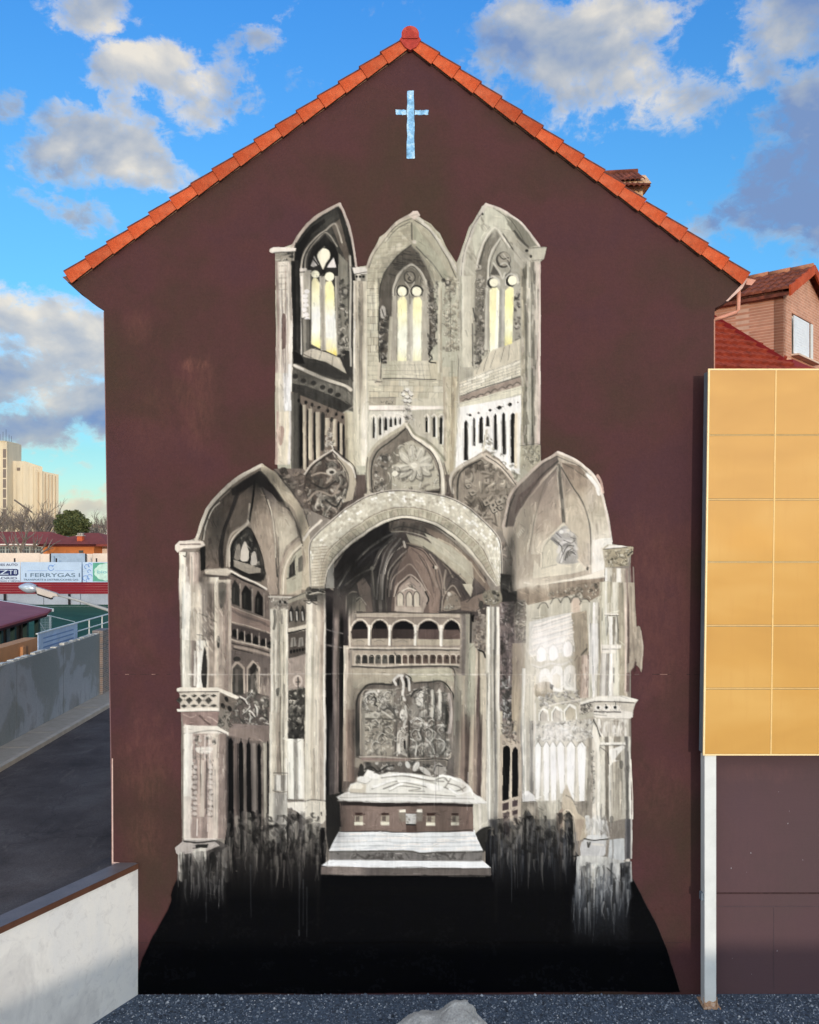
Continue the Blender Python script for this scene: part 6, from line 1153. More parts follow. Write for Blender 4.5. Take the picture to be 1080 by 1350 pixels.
# ---------------------------------------------------------------- helpers
def W3(px, py, d): return Vector(((px-540)/FL*d, d, EYE-(py-700)/FL*d))
def hit(px, py, P0, h):
    """where the sight line meets the vertical plane through P0 that runs along h"""
    rx, rz = (px-540)/FL, -(py-700)/FL; nx, ny = h[1], -h[0]
    d = (P0[0]*nx+P0[1]*ny)/(rx*nx+ny); return Vector((rx*d, d, EYE+rz*d))
MATS = {}
def mat(name, c, rough=.85, var=.12, scale=3.0, bump=.15, bscale=40, c2=None, fine=.06, metal=0, spec=.3, stretch=(1, 1, 1), coat=0, coatr=.1):
    if name in MATS: return MATS[name]
    m = bpy.data.materials.new(name); m.use_nodes = True; T = NT(m.node_tree); T.n.clear()
    tcn = T.node('ShaderNodeTexCoord').outputs['Object']
    if stretch != (1, 1, 1):
        mp = T.node('ShaderNodeMapping'); mp.inputs['Scale'].default_value = stretch; T.l.new(tcn, mp.inputs[0]); v = mp.outputs[0]
    else: v = tcn
    L0 = np.array(lin(c)); n1 = T.noise(v, scale, 5, .6, .2); n2 = T.noise(v, bscale, 4, .6)
    cA = tuple(np.clip(L0*(1-var*1.3), 0, 1)); cB = tuple(lin(c2)) if c2 is not None else tuple(np.clip(L0*(1+var*1.3), 0, 1))
    cc = T.ramp(n1, [(.3, cA), (.5, tuple(L0)), (.72, cB)])
    f = T.ramp(n2, [(.25, (1-fine*2,)*3), (.75, (1+fine*2,)*3)])
    cc = T.mix(1.0, cc, f, 'MULTIPLY')
    p = T.node('ShaderNodeBsdfPrincipled'); T.plug(p.inputs['Base Color'], cc); p.inputs['Roughness'].default_value = rough
    p.inputs['Metallic'].default_value = metal; p.inputs['Specular IOR Level'].default_value = spec
    p.inputs['Coat Weight'].default_value = coat; p.inputs['Coat Roughness'].default_value = coatr
    if bump:
        b = T.node('ShaderNodeBump'); b.inputs['Strength'].default_value = bump; b.inputs['Distance'].default_value = .02
        T.l.new(n2, b.inputs['Height']); T.l.new(b.outputs[0], p.inputs['Normal'])
    o = T.node('ShaderNodeOutputMaterial'); T.l.new(p.outputs[0], o.inputs[0]); MATS[name] = m; return m
def prop(o, label=None, cat=None, group=None, kind=None):
    for k, v in (('label', label), ('category', cat), ('group', group), ('kind', kind)):
        if v: o[k] = v
    return o
def wloc(o):
    return wloc(o.parent)+o.matrix_parent_inverse.translation+o.location if o.parent else o.location.copy()
def setp(o, parent):
    o.parent = parent; o.matrix_parent_inverse = Matrix.Translation(-wloc(parent)); return o
def link(name, me, m=None, parent=None):
    o = bpy.data.objects.new(name, me); COL.objects.link(o)
    if m is not None and me is not None and not me.materials: me.materials.append(m)
    if parent is not None: setp(o, parent)
    return o
def empty(name, loc=(0, 0, 0), parent=None):
    o = bpy.data.objects.new(name, None); COL.objects.link(o); o.location = loc; o.empty_display_size = .3
    if parent is not None: setp(o, parent)
    return o
class MB:
    def __init__(s): s.v = []; s.f = []
    def add(s, vs, fs):
        k = len(s.v); s.v += [tuple(v) for v in vs]; s.f += [tuple(i+k for i in f) for f in fs]; return s
    def box(s, x0, x1, y0, y1, z0, z1):
        return s.add([(x0, y0, z0), (x1, y0, z0), (x1, y1, z0), (x0, y1, z0), (x0, y0, z1), (x1, y0, z1), (x1, y1, z1), (x0, y1, z1)],
                     [(0, 3, 2, 1), (4, 5, 6, 7), (0, 1, 5, 4), (1, 2, 6, 5), (2, 3, 7, 6), (3, 0, 4, 7)])
    def prism(s, pts, d):
        """closed outline pts pushed along vector d"""
        n = len(pts); d = Vector(d); a = [Vector(p) for p in pts]
        return s.add(a+[p+d for p in a], [tuple(range(n-1, -1, -1)), tuple(range(n, 2*n))]+[(i, (i+1) % n, n+(i+1) % n, n+i) for i in range(n)])
    def poly(s, pts): return s.add(pts, [tuple(range(len(pts)))])
    def tube(s, pts, r, n=8, r2=None):
        pts = [Vector(p) for p in pts]; k = len(s.v); m = len(pts)
        for i, p in enumerate(pts):
            t = (pts[min(i+1, m-1)]-pts[max(i-1, 0)]).normalized(); u = t.orthogonal().normalized() if abs(t.z) > .9 else t.cross(Vector((0, 0, 1))).normalized(); w = t.cross(u)
            rr = r if r2 is None else r+(r2-r)*i/(m-1)
            for j in range(n): a = 2*math.pi*j/n; s.v.append(tuple(p+(u*math.cos(a)+w*math.sin(a))*rr))
        for i in range(m-1):
            for j in range(n): s.f.append((k+i*n+j, k+i*n+(j+1) % n, k+(i+1)*n+(j+1) % n, k+(i+1)*n+j))
        s.f.append(tuple(k+j for j in range(n-1, -1, -1))); s.f.append(tuple(k+(m-1)*n+j for j in range(n))); return s
    def mesh(s, name, smooth=False):
        me = bpy.data.meshes.new(name); me.from_pydata(s.v, [], s.f); me.validate(); me.update()
        bm = bmesh.new(); bm.from_mesh(me); bmesh.ops.recalc_face_normals(bm, faces=bm.faces); bm.to_mesh(me); bm.free()
        if smooth: me.shade_smooth()
        return me
    def obj(s, name, m, parent=None, smooth=False, bevel=0):
        me = s.mesh(name, smooth)
        if bevel:
            bm = bmesh.new(); bm.from_mesh(me); bmesh.ops.bevel(bm, geom=[e for e in bm.edges], offset=bevel, segments=1, affect='EDGES'); bm.to_mesh(me); bm.free()
        return link(name, me, m, parent)
def B(name, m, parent, *b, bevel=0): return MB().box(*b).obj(name, m, parent, bevel=bevel)
def copy_to(src, parent, mw=None):
    c = src.copy(); COL.objects.link(c); c.parent = parent
    if mw is not None: c.matrix_local = mw
    return c
GK = 17.4/FL
def G(px, py, off=0.0): d = 17.4-off; return Vector(((px-540)/FL*d, d, EYE-(py-700)/FL*d)) if off else Vector(((px-540)*GK, 17.4, EYE-(py-700)*GK))
def GW(px, py, off=0.0): return Vector(((px-540)*GK, 17.4-off, EYE-(py-700)*GK))
# ---------------------------------------------------------------- the plum wall paint, shared by the gable, the mural and the annexe
def wall_nodes(T):
    tcn = T.node('ShaderNodeTexCoord').outputs['Object']; sp = T.node('ShaderNodeSeparateXYZ'); T.l.new(tcn, sp.inputs[0])
    mp = T.node('ShaderNodeMapping'); mp.inputs['Scale'].default_value = (1.8, 1, .7); T.l.new(tcn, mp.inputs[0])
    big = T.noise(tcn, .42, 4, .55, .3); st = T.noise(mp.outputs[0], 2.2, 7, .65, .4); fine = T.noise(tcn, 26, 5, .7)
    base = T.ramp(big, [(.34, lin((72, 56, 48))), (.46, lin((78, 54, 52))), (.54, lin((84, 54, 56))), (.66, lin((80, 52, 58)))])
    base = T.mix(T.maprange(st, .4, .8, 0, .2), base, lin((94, 60, 57)))
    # faded, scrubbed zones: low on the left flank and one square patch
    def zone(px, py, rx, ry, k):
        c = GW(px, py); dx = T.m('DIVIDE', T.m('SUBTRACT', sp.outputs[0], c.x), rx*GK); dz = T.m('DIVIDE', T.m('SUBTRACT', sp.outputs[2], c.z), ry*GK)
        q = T.m('SQRT', T.m('ADD', T.m('MULTIPLY', dx, dx), T.m('MULTIPLY', dz, dz))); q = T.m('ADD', q, T.m('MULTIPLY', T.m('SUBTRACT', st, .5), 1.6))
        return T.m('MULTIPLY', T.maprange(q, .35, 1.15, 1, 0), k)
    hair = T.node('ShaderNodeMapping'); hair.inputs['Scale'].default_value = (6, 1, 2.0); T.l.new(tcn, hair.inputs[0]); hs = T.noise(hair.outputs[0], 1.6, 6, .7, .3)
    z = None
    for a in [(195, 1000, 44, 80, .34), (190, 1100, 36, 44, .3), (175, 820, 40, 70, .2), (205, 560, 40, 60, .15), (258, 530, 34, 70, .3), (255, 482, 20, 13, .7), (180, 430, 22, 26, .3), (860, 800, 60, 160, .25), (870, 1040, 50, 60, .2), (1000, 1020, 70, 14, .5), (990, 1160, 90, 120, .15)]:
        q = zone(*a); z = q if z is None else T.m('MAXIMUM', z, q)
    base = T.mix(T.m('MULTIPLY', z, T.maprange(hs, .3, .72, .15, 1)), base, lin((128, 86, 78)))
    # grime wash and chips
    base = T.mix(T.maprange(T.noise(tcn, 1.3, 5, .6, .6), .52, .75, 0, .35), base, lin((66, 50, 44)))
    chip = T.maprange(T.noise(tcn, 9.5, 8, .8), .715, .735); base = T.mix(T.m('MULTIPLY', chip, .6), base, lin((150, 132, 118)))
    base = T.mix(1.0, base, T.ramp(fine, [(.25, (.76, .72, .70)), (.75, (.99, .95, .91))]), 'MULTIPLY')
    trow = T.node('ShaderNodeMapping'); trow.inputs['Scale'].default_value = (.5, 1, 7); T.l.new(tcn, trow.inputs[0])
    b = T.node('ShaderNodeBump'); b.inputs['Strength'].default_value = .25; b.inputs['Distance'].default_value = .012
    T.l.new(T.m('ADD', T.m('MULTIPLY', fine, .5), T.m('ADD', T.m('MULTIPLY', T.noise(trow.outputs[0], 1.5, 5, .6), .8), T.noise(tcn, 3.2, 3, .5))), b.inputs['Height'])
    return base, b.outputs[0], fine
def wall_mat(name, paint=False, wash=None):
    m = bpy.data.materials.new(name); m.use_nodes = True; T = NT(m.node_tree); T.n.clear()
    base, nrm, fine = wall_nodes(T); rough = .78
    if wash: base = T.mix(.6, base, lin(wash))
    if paint:
        at = T.node('ShaderNodeAttribute', attribute_name='paint')
        base = T.mix(T.maprange(at.outputs['Alpha'], .05, .95, 0, 1, False), base, at.outputs['Color']); rough = .6
    p = T.node('ShaderNodeBsdfPrincipled'); T.plug(p.inputs['Base Color'], base); p.inputs['Roughness'].default_value = rough; p.inputs['Specular IOR Level'].default_value = .06 if paint else .18
    T.l.new(nrm, p.inputs['Normal'])
    o = T.node('ShaderNodeOutputMaterial'); T.l.new(p.outputs[0], o.inputs[0]); return m
M_WALL = wall_mat('plum_render'); M_ART = wall_mat('mural_paint', True); M_MAUVE = wall_mat('faded_mauve_render', False, (98, 80, 84))
M_TILE = mat('fired_clay_orange', (192, 80, 38), .75, .24, 3.4, .3, 50, c2=(200, 100, 62), fine=.1)
_T = NT(M_TILE.node_tree); _p = M_TILE.node_tree.nodes['Principled BSDF']; _c = _p.inputs['Base Color'].links[0].from_socket; _oi = _T.node('ShaderNodeObjectInfo')
_c = _T.mix(1.0, _c, _T.ramp(_oi.outputs['Random'], [(0, (.72, .66, .62)), (.4, (1, 1, 1)), (.8, (1.08, 1.02, .95)), (1, (.9, .95, 1.1))]), 'MULTIPLY')
_g = _T.noise(_T.node('ShaderNodeTexCoord').outputs['Object'], 5, 7, .7); _T.l.new(_T.mix(_T.maprange(_g, .56, .72, 0, .55), _c, lin((120, 74, 52))), _p.inputs['Base Color'])
M_TILE_D = mat('weathered_clay', (112, 62, 48), .85, .35, 6, .4, 60, c2=(150, 82, 60))
M_RIDGE = mat('ridge_clay_red', (176, 62, 52), .8, .2, 9, .3, 60, c2=(196, 92, 80))
M_ROOFRED = mat('roof_clay_red', (150, 62, 44), .85, .3, 5, .3, 60, c2=(170, 78, 54))
M_PLASTER = mat('bare_plaster', (214, 182, 170), .9, .12, 9, .3, 60)
M_PIPE = mat('pink_painted_zinc', (214, 150, 128), .5, .12, 6, .05, 60)
M_GUT = mat('brown_gutter', (128, 84, 74), .5, .12, 6, .05, 60)
M_WHITE = mat('white_painted_steel', (226, 228, 224), .45, .05, 3, .03, 60, fine=.02)
M_GREY = mat('galvanised_steel', (120, 132, 142), .5, .12, 3, .05, 60)
M_SEAM = mat('pale_joint_strip', (236, 200, 132), .5, .08, 9, .05, 60)
M_RUST = mat('rusty_steel', (188, 150, 118), .8, .25, 22, .2, 60, c2=(226, 214, 200))
M_ASPH = mat('asphalt', (88, 80, 78), .92, .3, .7, .6, 45, c2=(104, 98, 96), fine=.2)
_T = NT(M_ASPH.node_tree); _p = M_ASPH.node_tree.nodes['Principled BSDF']; _c = _p.inputs['Base Color'].links[0].from_socket; _v = _T.node('ShaderNodeTexCoord').outputs['Object']
_w = _T.node('ShaderNodeTexVoronoi', feature='DISTANCE_TO_EDGE'); _w.inputs['Scale'].default_value = .33
_nv = _T.node('ShaderNodeTexNoise'); _T.l.new(_v, _nv.inputs['Vector']); _nv.inputs['Scale'].default_value = 1.4; _nv.inputs['Detail'].default_value = 6
_av = _T.node('ShaderNodeVectorMath', operation='ADD'); _T.l.new(_v, _av.inputs[0]); _T.l.new(_nv.outputs[1], _av.inputs[1]); _T.l.new(_av.outputs[0], _w.inputs['Vector'])
_c = _T.mix(_T.maprange(_w.outputs['Distance'], .003, .010, .3, 0), _c, lin((40, 38, 38)))
_c = _T.mix(_T.maprange(_T.noise(_v, 90, 3, .8), .6, .72, 0, .5), _c, lin((140, 134, 128)))
_st = _T.node('ShaderNodeMapping'); _st.inputs['Scale'].default_value = (2.2, .5, 1); _st.inputs['Rotation'].default_value = (0, 0, .2); _T.l.new(_v, _st.inputs[0])
_T.l.new(_T.mix(_T.maprange(_T.noise(_st.outputs[0], 1.2, 7, .7, .6), .55, .68, 0, .4), _c, lin((122, 112, 106))), _p.inputs['Base Color'])
M_CONC = mat('pavement_concrete', (176, 166, 152), .9, .1, 2.5, .3, 50)
M_EARTH = mat('dry_earth', (128, 118, 98), .95, .2, .2, .2, 8)
M_TURF = mat('artificial_turf', (34, 82, 62), .9, .12, .5, .2, 60, c2=(44, 96, 72))
M_DARK = mat('black_steel', (34, 30, 34), .6, .1, 3, .05, 60)
M_RED = mat('red_fence_boards', (134, 26, 40), .6, .12, 2, .05, 30, stretch=(.2, 1, 6))
M_GLASS = mat('window_glass', (52, 62, 72), .12, .2, 2, 0, 30, spec=.6)
def brick_mat(name, a, b, mort, bw, bh, uax=(0, 2)):
    m = bpy.data.materials.new(name); m.use_nodes = True; T = NT(m.node_tree); T.n.clear()
    tcn = T.node('ShaderNodeTexCoord').outputs['Object']; sp = T.node('ShaderNodeSeparateXYZ'); T.l.new(tcn, sp.inputs[0])
    cb = T.node('ShaderNodeCombineXYZ'); T.l.new(T.m('ADD', T.m('MULTIPLY', sp.outputs[0], uax[0]), T.m('MULTIPLY', sp.outputs[1], uax[1])), cb.inputs[0]); T.l.new(sp.outputs[2], cb.inputs[1])
    br = T.node('ShaderNodeTexBrick'); T.l.new(cb.outputs[0], br.inputs[0]); br.inputs['Color1'].default_value = tuple(lin(a))+(1,); br.inputs['Color2'].default_value = tuple(lin(b))+(1,); br.inputs['Mortar'].default_value = tuple(lin(mort))+(1,)
    br.inputs['Scale'].default_value = 1; br.inputs['Brick Width'].default_value = bw; br.inputs['Row Height'].default_value = bh; br.inputs['Mortar Size'].default_value = .011; br.inputs['Mortar Smooth'].default_value = .3
    c = T.mix(1.0, br.outputs[0], T.ramp(T.noise(tcn, 3, 6, .6), [(.3, (.85,)*3), (.7, (1.12,)*3)]), 'MULTIPLY')
    p = T.node('ShaderNodeBsdfPrincipled'); T.l.new(c, p.inputs['Base Color']); p.inputs['Roughness'].default_value = .85
    bm_ = T.node('ShaderNodeBump'); bm_.inputs['Strength'].default_value = .6; bm_.inputs['Distance'].default_value = .02; bm_.invert = True; T.l.new(br.outputs[1], bm_.inputs['Height']); T.l.new(bm_.outputs[0], p.inputs['Normal'])
    o = T.node('ShaderNodeOutputMaterial'); T.l.new(p.outputs[0], o.inputs[0]); return m
M_BRICK = brick_mat('pink_brick', (206, 150, 122), (190, 134, 108), (216, 178, 154), .26, .08, (.7, .72))
M_BRICK_C = brick_mat('buff_brick', (216, 168, 124), (200, 150, 110), (226, 200, 170), .26, .075, (1, .3))
# ---------------------------------------------------------------- ground levels
RZ = 2.5                                   # level of the street and the sports ground above the yard
wA = W3(182, 1310, 17.4).xy; wd = Vector((-.52, -1.03)).normalized()
wAt = lambda t: wA+wd*t
e0, e1 = wAt(0), wAt(70)
MB().poly([(e0.x, 17.45, 0), (e0.x, e0.y, 0), (e1.x, e1.y, 0), (e1.x, -400, 0), (600, -400, 0), (600, 17.45, 0)]).obj('yard', mat('yard_gravel', (84, 96, 112), .9, .25, 14, .8, 55, c2=(112, 126, 146), fine=.22))
prop(bpy.data.objects['yard'], kind='structure')
MB().poly([(-2500, 17.47, RZ-.03), (-2500, 3000, RZ-.03), (2500, 3000, RZ-.03), (2500, 17.47, RZ-.03)]).obj('terrain', M_EARTH); prop(bpy.data.objects['terrain'], kind='structure')
bx = -12.3
MB().poly([(-11.2, -60, RZ), (e1.x-.1, -60, RZ), (e1.x-.1, e1.y, RZ), (e0.x-.1, e0.y-.05, RZ), (e0.x-.1, 17.5, RZ), (-2, 17.5, RZ), (-2, 120, RZ), (-11.2, 120, RZ)]).obj('road', M_ASPH) if e1.x > -11.2 else MB().poly([(-11.2, wAt((-11.2-e0.x)/wd.x).y, RZ), (e0.x-.1, e0.y-.05, RZ), (e0.x-.1, 17.5, RZ), (-2, 17.5, RZ), (-2, 120, RZ), (-11.2, 120, RZ)]).obj('road', M_ASPH)
prop(bpy.data.objects['road'], kind='structure')
M_KERB = mat('kerb_stone', (192, 182, 168), .9, .1, 3, .2, 50)
pv = empty('pavement', (0, 0, RZ)); prop(pv, kind='structure')
yk0 = wAt((-11.2-e0.x)/wd.x).y+1.0
ps = MB().box(-.5, .5, 0, 1.96, 0, .12).mesh('paving_slab'); ps.materials.append(M_CONC)
ks = MB().box(0, .16, 0, .985, 0, .13).mesh('kerbstone'); ks.materials.append(M_KERB)
y = yk0; i = 0
while y < 60:
    o = bpy.data.objects.new('paving_slab', ps); COL.objects.link(o); o.parent = pv; o.location = (-11.87+random.uniform(-.004, .004), y, random.uniform(-.004, .004)); y += 1.98
y = yk0
while y < 60:
    o = bpy.data.objects.new('kerbstone', ks); COL.objects.link(o); o.parent = pv; o.location = (-11.36, y, random.uniform(-.004, .003)); y += 1.0
# ---------------------------------------------------------------- the gable house
house = empty('gable_house', (0, 17.4, 0)); prop(house, 'plum painted gable end wall covered by the huge church mural under orange verge tiles', 'building')
OUTL = [(137, 409), (121, 399), (104, 384), (97, 373), (541, 66), (976, 375), (970, 384), (956, 398), (948, 404), (943, 406), (942, 420), (942, 1330), (182, 1330), (182, 1141), (148, 1141)]
fac = MB().prism([GW(*p) for p in OUTL], (0, .35, 0)).obj('facade', M_WALL, house)
# side and back walls, roof
xl, xr = GW(137, 0).x, GW(942, 0).x; ez = GW(0, 405).z; az_ = GW(0, 66).z
B('side_wall', M_WALL, house, xl+.02, xl+.3, 17.76, 31, RZ-.1, ez-.05); B('side_wall', M_WALL, house, xr-.3, xr-.02, 17.76, 31, 0, ez-.05)
MB().prism([(xl, 31, RZ-.1), (xr, 31, 0), (xr, 31, ez), (0, 31, az_-.05), (xl, 31, ez)], (0, .3, 0)).obj('back_wall', M_WALL, house)
apx = GW(541, 66); lft = GW(97, 373); rgt = GW(976, 375)
def slope_frame(a, b):
    """a = eave end, b = ridge end on the front plane; columns: along slope, depth, normal"""
    s = (b-a).normalized(); n = Vector((0, -1, 0)).cross(s) if s.x < 0 else s.cross(Vector((0, -1, 0)))
    n = n if n.z > 0 else -n; return s, n
for a, ex in ((lft, -1), (rgt, 1)):
    s, n = slope_frame(a, apx); ln_ = (apx-a).length
    # tiled roof surface: barrels down the slope, 24 cm module along the depth
    mb = MB(); y = 17.72
    while y < 31.2:
        for seg in range(6):
            t0, t1 = seg/6, (seg+1)/6; pr = []
            for q in ((0, .0), (.04, .07), (.12, .10), (.20, .07), (.24, .0)):
                pr.append((q[0], q[1]))
            k = [a+s*(ln_*t0-.1)+n*(.12+h+.02)+Vector((0, y-17.4+w, 0)) for w, h in pr]+[a+s*(ln_*t1)+n*(.12+h-.01)+Vector((0, y-17.4+w, 0)) for w, h in pr]
            mb.add(k, [(j, j+1, j+6, j+5) for j in range(4)])
        y += .26
    r = mb.obj('roof_tiles', M_ROOFRED, house); r['kind'] = 'stuff'
    MB().prism([a+n*.01-s*.05, apx+n*.01, apx+n*.235, a+n*.235-s*.02], (0, 13.9, 0)).obj('roof_slab', M_TILE_D, house).location = (0, .004, 0)
    # verge tiles, one by one
    N = 16; pit = ln_/N
    me = MB(); L_ = pit-.006; hl, hh = .300, .262
    prof_lo = [(0, -.06), (-.012, -.10), (hl-.05, -.10), (hl, -.06), (hl+.012, .05), (hl, .2), (hl-.03, .2), (hl-.03, -.03), (.0, -.06)]
    prof_hi = [(.028, -.045), (.020, -.085), (hh-.05, -.085), (hh, -.045), (hh+.01, .05), (hh, .2), (hh-.03, .2), (hh-.03, -.03), (.028, -.045)]
    lo = [(0, y_, h) for h, y_ in prof_lo[:-1]]; hi = [(L_, y_, h) for h, y_ in prof_hi[:-1]]; nn = len(lo)
    me.add(lo+hi, [tuple(range(nn)), tuple(range(2*nn-1, nn-1, -1))]+[(j, (j+1) % nn, nn+(j+1) % nn, nn+j) for j in range(nn)])
    tm = me.mesh('verge_tile'); tm.materials.append(M_TILE); tm.materials.append(M_TILE_D)
    for p in tm.polygons:
        if p.center.z > hh-.035 and abs(p.normal.z) > .5: p.material_index = 1
    for i in range(N):
        o = bpy.data.objects.new('verge_tile', tm); COL.objects.link(o); setp(o, house)
        P = a+s*(pit*i-.02)+n*(-.012+random.uniform(-.004, .004))
        rt = random.uniform(-.006, .006)
        M = Matrix((s, Vector((0, 1, 0)), n)).transposed().to_4x4(); M.translation = P
        o.matrix_basis = M @ Matrix.Rotation(rt, 4, 'Y')
    # dark mortar line below the tiles
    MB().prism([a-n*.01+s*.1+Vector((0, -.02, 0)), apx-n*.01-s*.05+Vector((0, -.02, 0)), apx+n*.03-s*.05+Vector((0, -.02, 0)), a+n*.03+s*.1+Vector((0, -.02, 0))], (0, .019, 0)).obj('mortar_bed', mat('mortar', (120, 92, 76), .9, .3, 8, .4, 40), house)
# ridge
for i in range(24):
    rc = GW(541, 50); y0 = 17.26+i*.6
    mb = MB(); pts = []; r0 = .165 if i else .172
    for k in range(13):
        t = math.pi*(-.16+1.32*k/12); pts.append(Vector((rc.x+r0*math.cos(t), y0, rc.z+r0*math.sin(t)*.95)))
    q = [Vector((rc.x+(p.x-rc.x)*.84, y0, rc.z+(p.z-rc.z)*.84)) for p in reversed(pts)]
    if i == 0: mb.prism(pts, (0, .6, 0))
    else: mb.prism(pts+q, (0, .61, 0))
    mb.obj('ridge_tile', M_RIDGE, house)
mb = MB().prism([GW(527, 56, .12), GW(532, 50, .12), GW(550, 50, .12), GW(555, 56, .12), GW(549, 66, .12), GW(541, 70, .12), GW(534, 66, .12)], (0, .1, 0)); mb.obj('ridge_mortar', M_RIDGE, house)
# eaves: gutter ends and the flared soffits
gl = MB().prism([GW(82, 365), GW(93, 362.5), GW(97, 373), GW(89, 371.5)], (0, 13.6, 0)).obj('gutter', M_GUT, house)
MB().prism([GW(89, 372), GW(97, 373.5), GW(104, 384), GW(108, 389)], (0, 13.5, 0)).obj('soffit', mat('soffit_brown', (62, 46, 42), .9), house)
MB().prism([GW(985, 366.5), GW(997, 369), GW(991, 376), GW(984, 375)], (0, 13.6, 0)).obj('gutter', M_PIPE, house)
MB().prism([GW(977, 376, .01), GW(984, 366, .01), GW(985, 369, .01), GW(979, 380, .01), GW(960, 397, .01), GW(957, 397, .01)], (0, .3, 0)).obj('verge_lip', M_PLASTER, house)
MB().tube([GW(978, 380, -.15), GW(977.5, 395, -.15), GW(977, 406, -.15), GW(974, 410, -.15), GW(958, 415, -.15), GW(944, 419.5, -.12)], .042, 8).obj('downpipe', M_PIPE, house, smooth=True)
B('corner_strip', mat('pale_corner', (176, 128, 112), .8), house, xr-.012, xr+.012, 17.392, 17.5, GW(0, 488).z, GW(0, 421).z)
MB().prism([GW(136.6, 411, .006), GW(137.6, 411, .006), GW(149.2, 1136, .006), GW(147.9, 1136, .006)], (0, .1, 0)).obj('corner_strip', mat('grey_corner', (122, 92, 92), .8), house)
pl = MB().prism([GW(147.5, 1136, .012), GW(182.5, 1140.5, .012), GW(182.5, 1144, .012), GW(160, 1143.5, .012), GW(148, 1145, .012)], (0, .012, 0)); pl.obj('plaster_patch', M_PLASTER, house)
MB().prism([GW(147.6, 1000, .01), GW(149, 1000, .01), GW(149.6, 1140, .01), GW(147.6, 1140, .01)], (0, .1, 0)).obj('plaster_patch', M_PLASTER, house)
# day joints in the render: thin broken strips
M_JOINT = mat('render_joint', (112, 86, 80), .9, .5, 5, .1, 30, c2=(206, 180, 164))
rj = random.Random(3)
mbj = MB(); mbd = MB()
for x in range(150, 925, 5):
    if rj.random() < .55: (mbj if rj.random() < .12 else mbd).prism([GW(x, 888.6+rj.uniform(-.2, .2), .002), GW(x+5, 888.6, .002), GW(x+5, 889.5, .002), GW(x, 889.5, .002)], (0, .004, 0))
mbj.obj('render_joint', mat('pale_joint', (142, 110, 102), .9, .3, 9), house)['kind'] = 'stuff'; mbd.obj('render_joint', mat('dark_joint', (62, 42, 42), .9, .3, 9), house)['kind'] = 'stuff'
MB().prism([GW(182.5, 1242.5, .002), GW(900, 1242.5, .002), GW(900, 1243.3, .002), GW(182.5, 1243.3, .002)], (0, .003, 0)).obj('render_joint', mat('dark_joint', (62, 42, 42)), house)
# painted cross: flaky sky blue paint
M_CROSS = mat('flaked_blue_paint', (132, 188, 232), .7, .35, 7, .2, 30, c2=(214, 240, 250), fine=.15)
rc_ = random.Random(11); mb = MB()
def rag(p, q, n, j): return [Vector(p).lerp(Vector(q), k/n)+Vector((rc_.uniform(-j, j), 0, rc_.uniform(-j, j))) for k in range(n)]
def slab(c):
    pts = []
    for a, b in zip(c, c[1:]+c[:1]): pts += rag(GW(*a, .006), GW(*b, .006), 12, .008)
    mb.prism(pts, (0, .004, 0))
slab([(537, 120), (546, 119), (546.5, 209), (536.5, 209)]); mb2 = mb; mb.obj('painted_cross', M_CROSS, house)
mb = MB(); slab([(521.5, 144.5), (536, 145), (536, 151.5), (522, 151.5)]); mb.obj('painted_cross', M_CROSS, house)
mb = MB(); slab([(547, 145.5), (565, 145), (564.5, 151), (547, 151.5)]); mb.obj('painted_cross', M_CROSS, house)
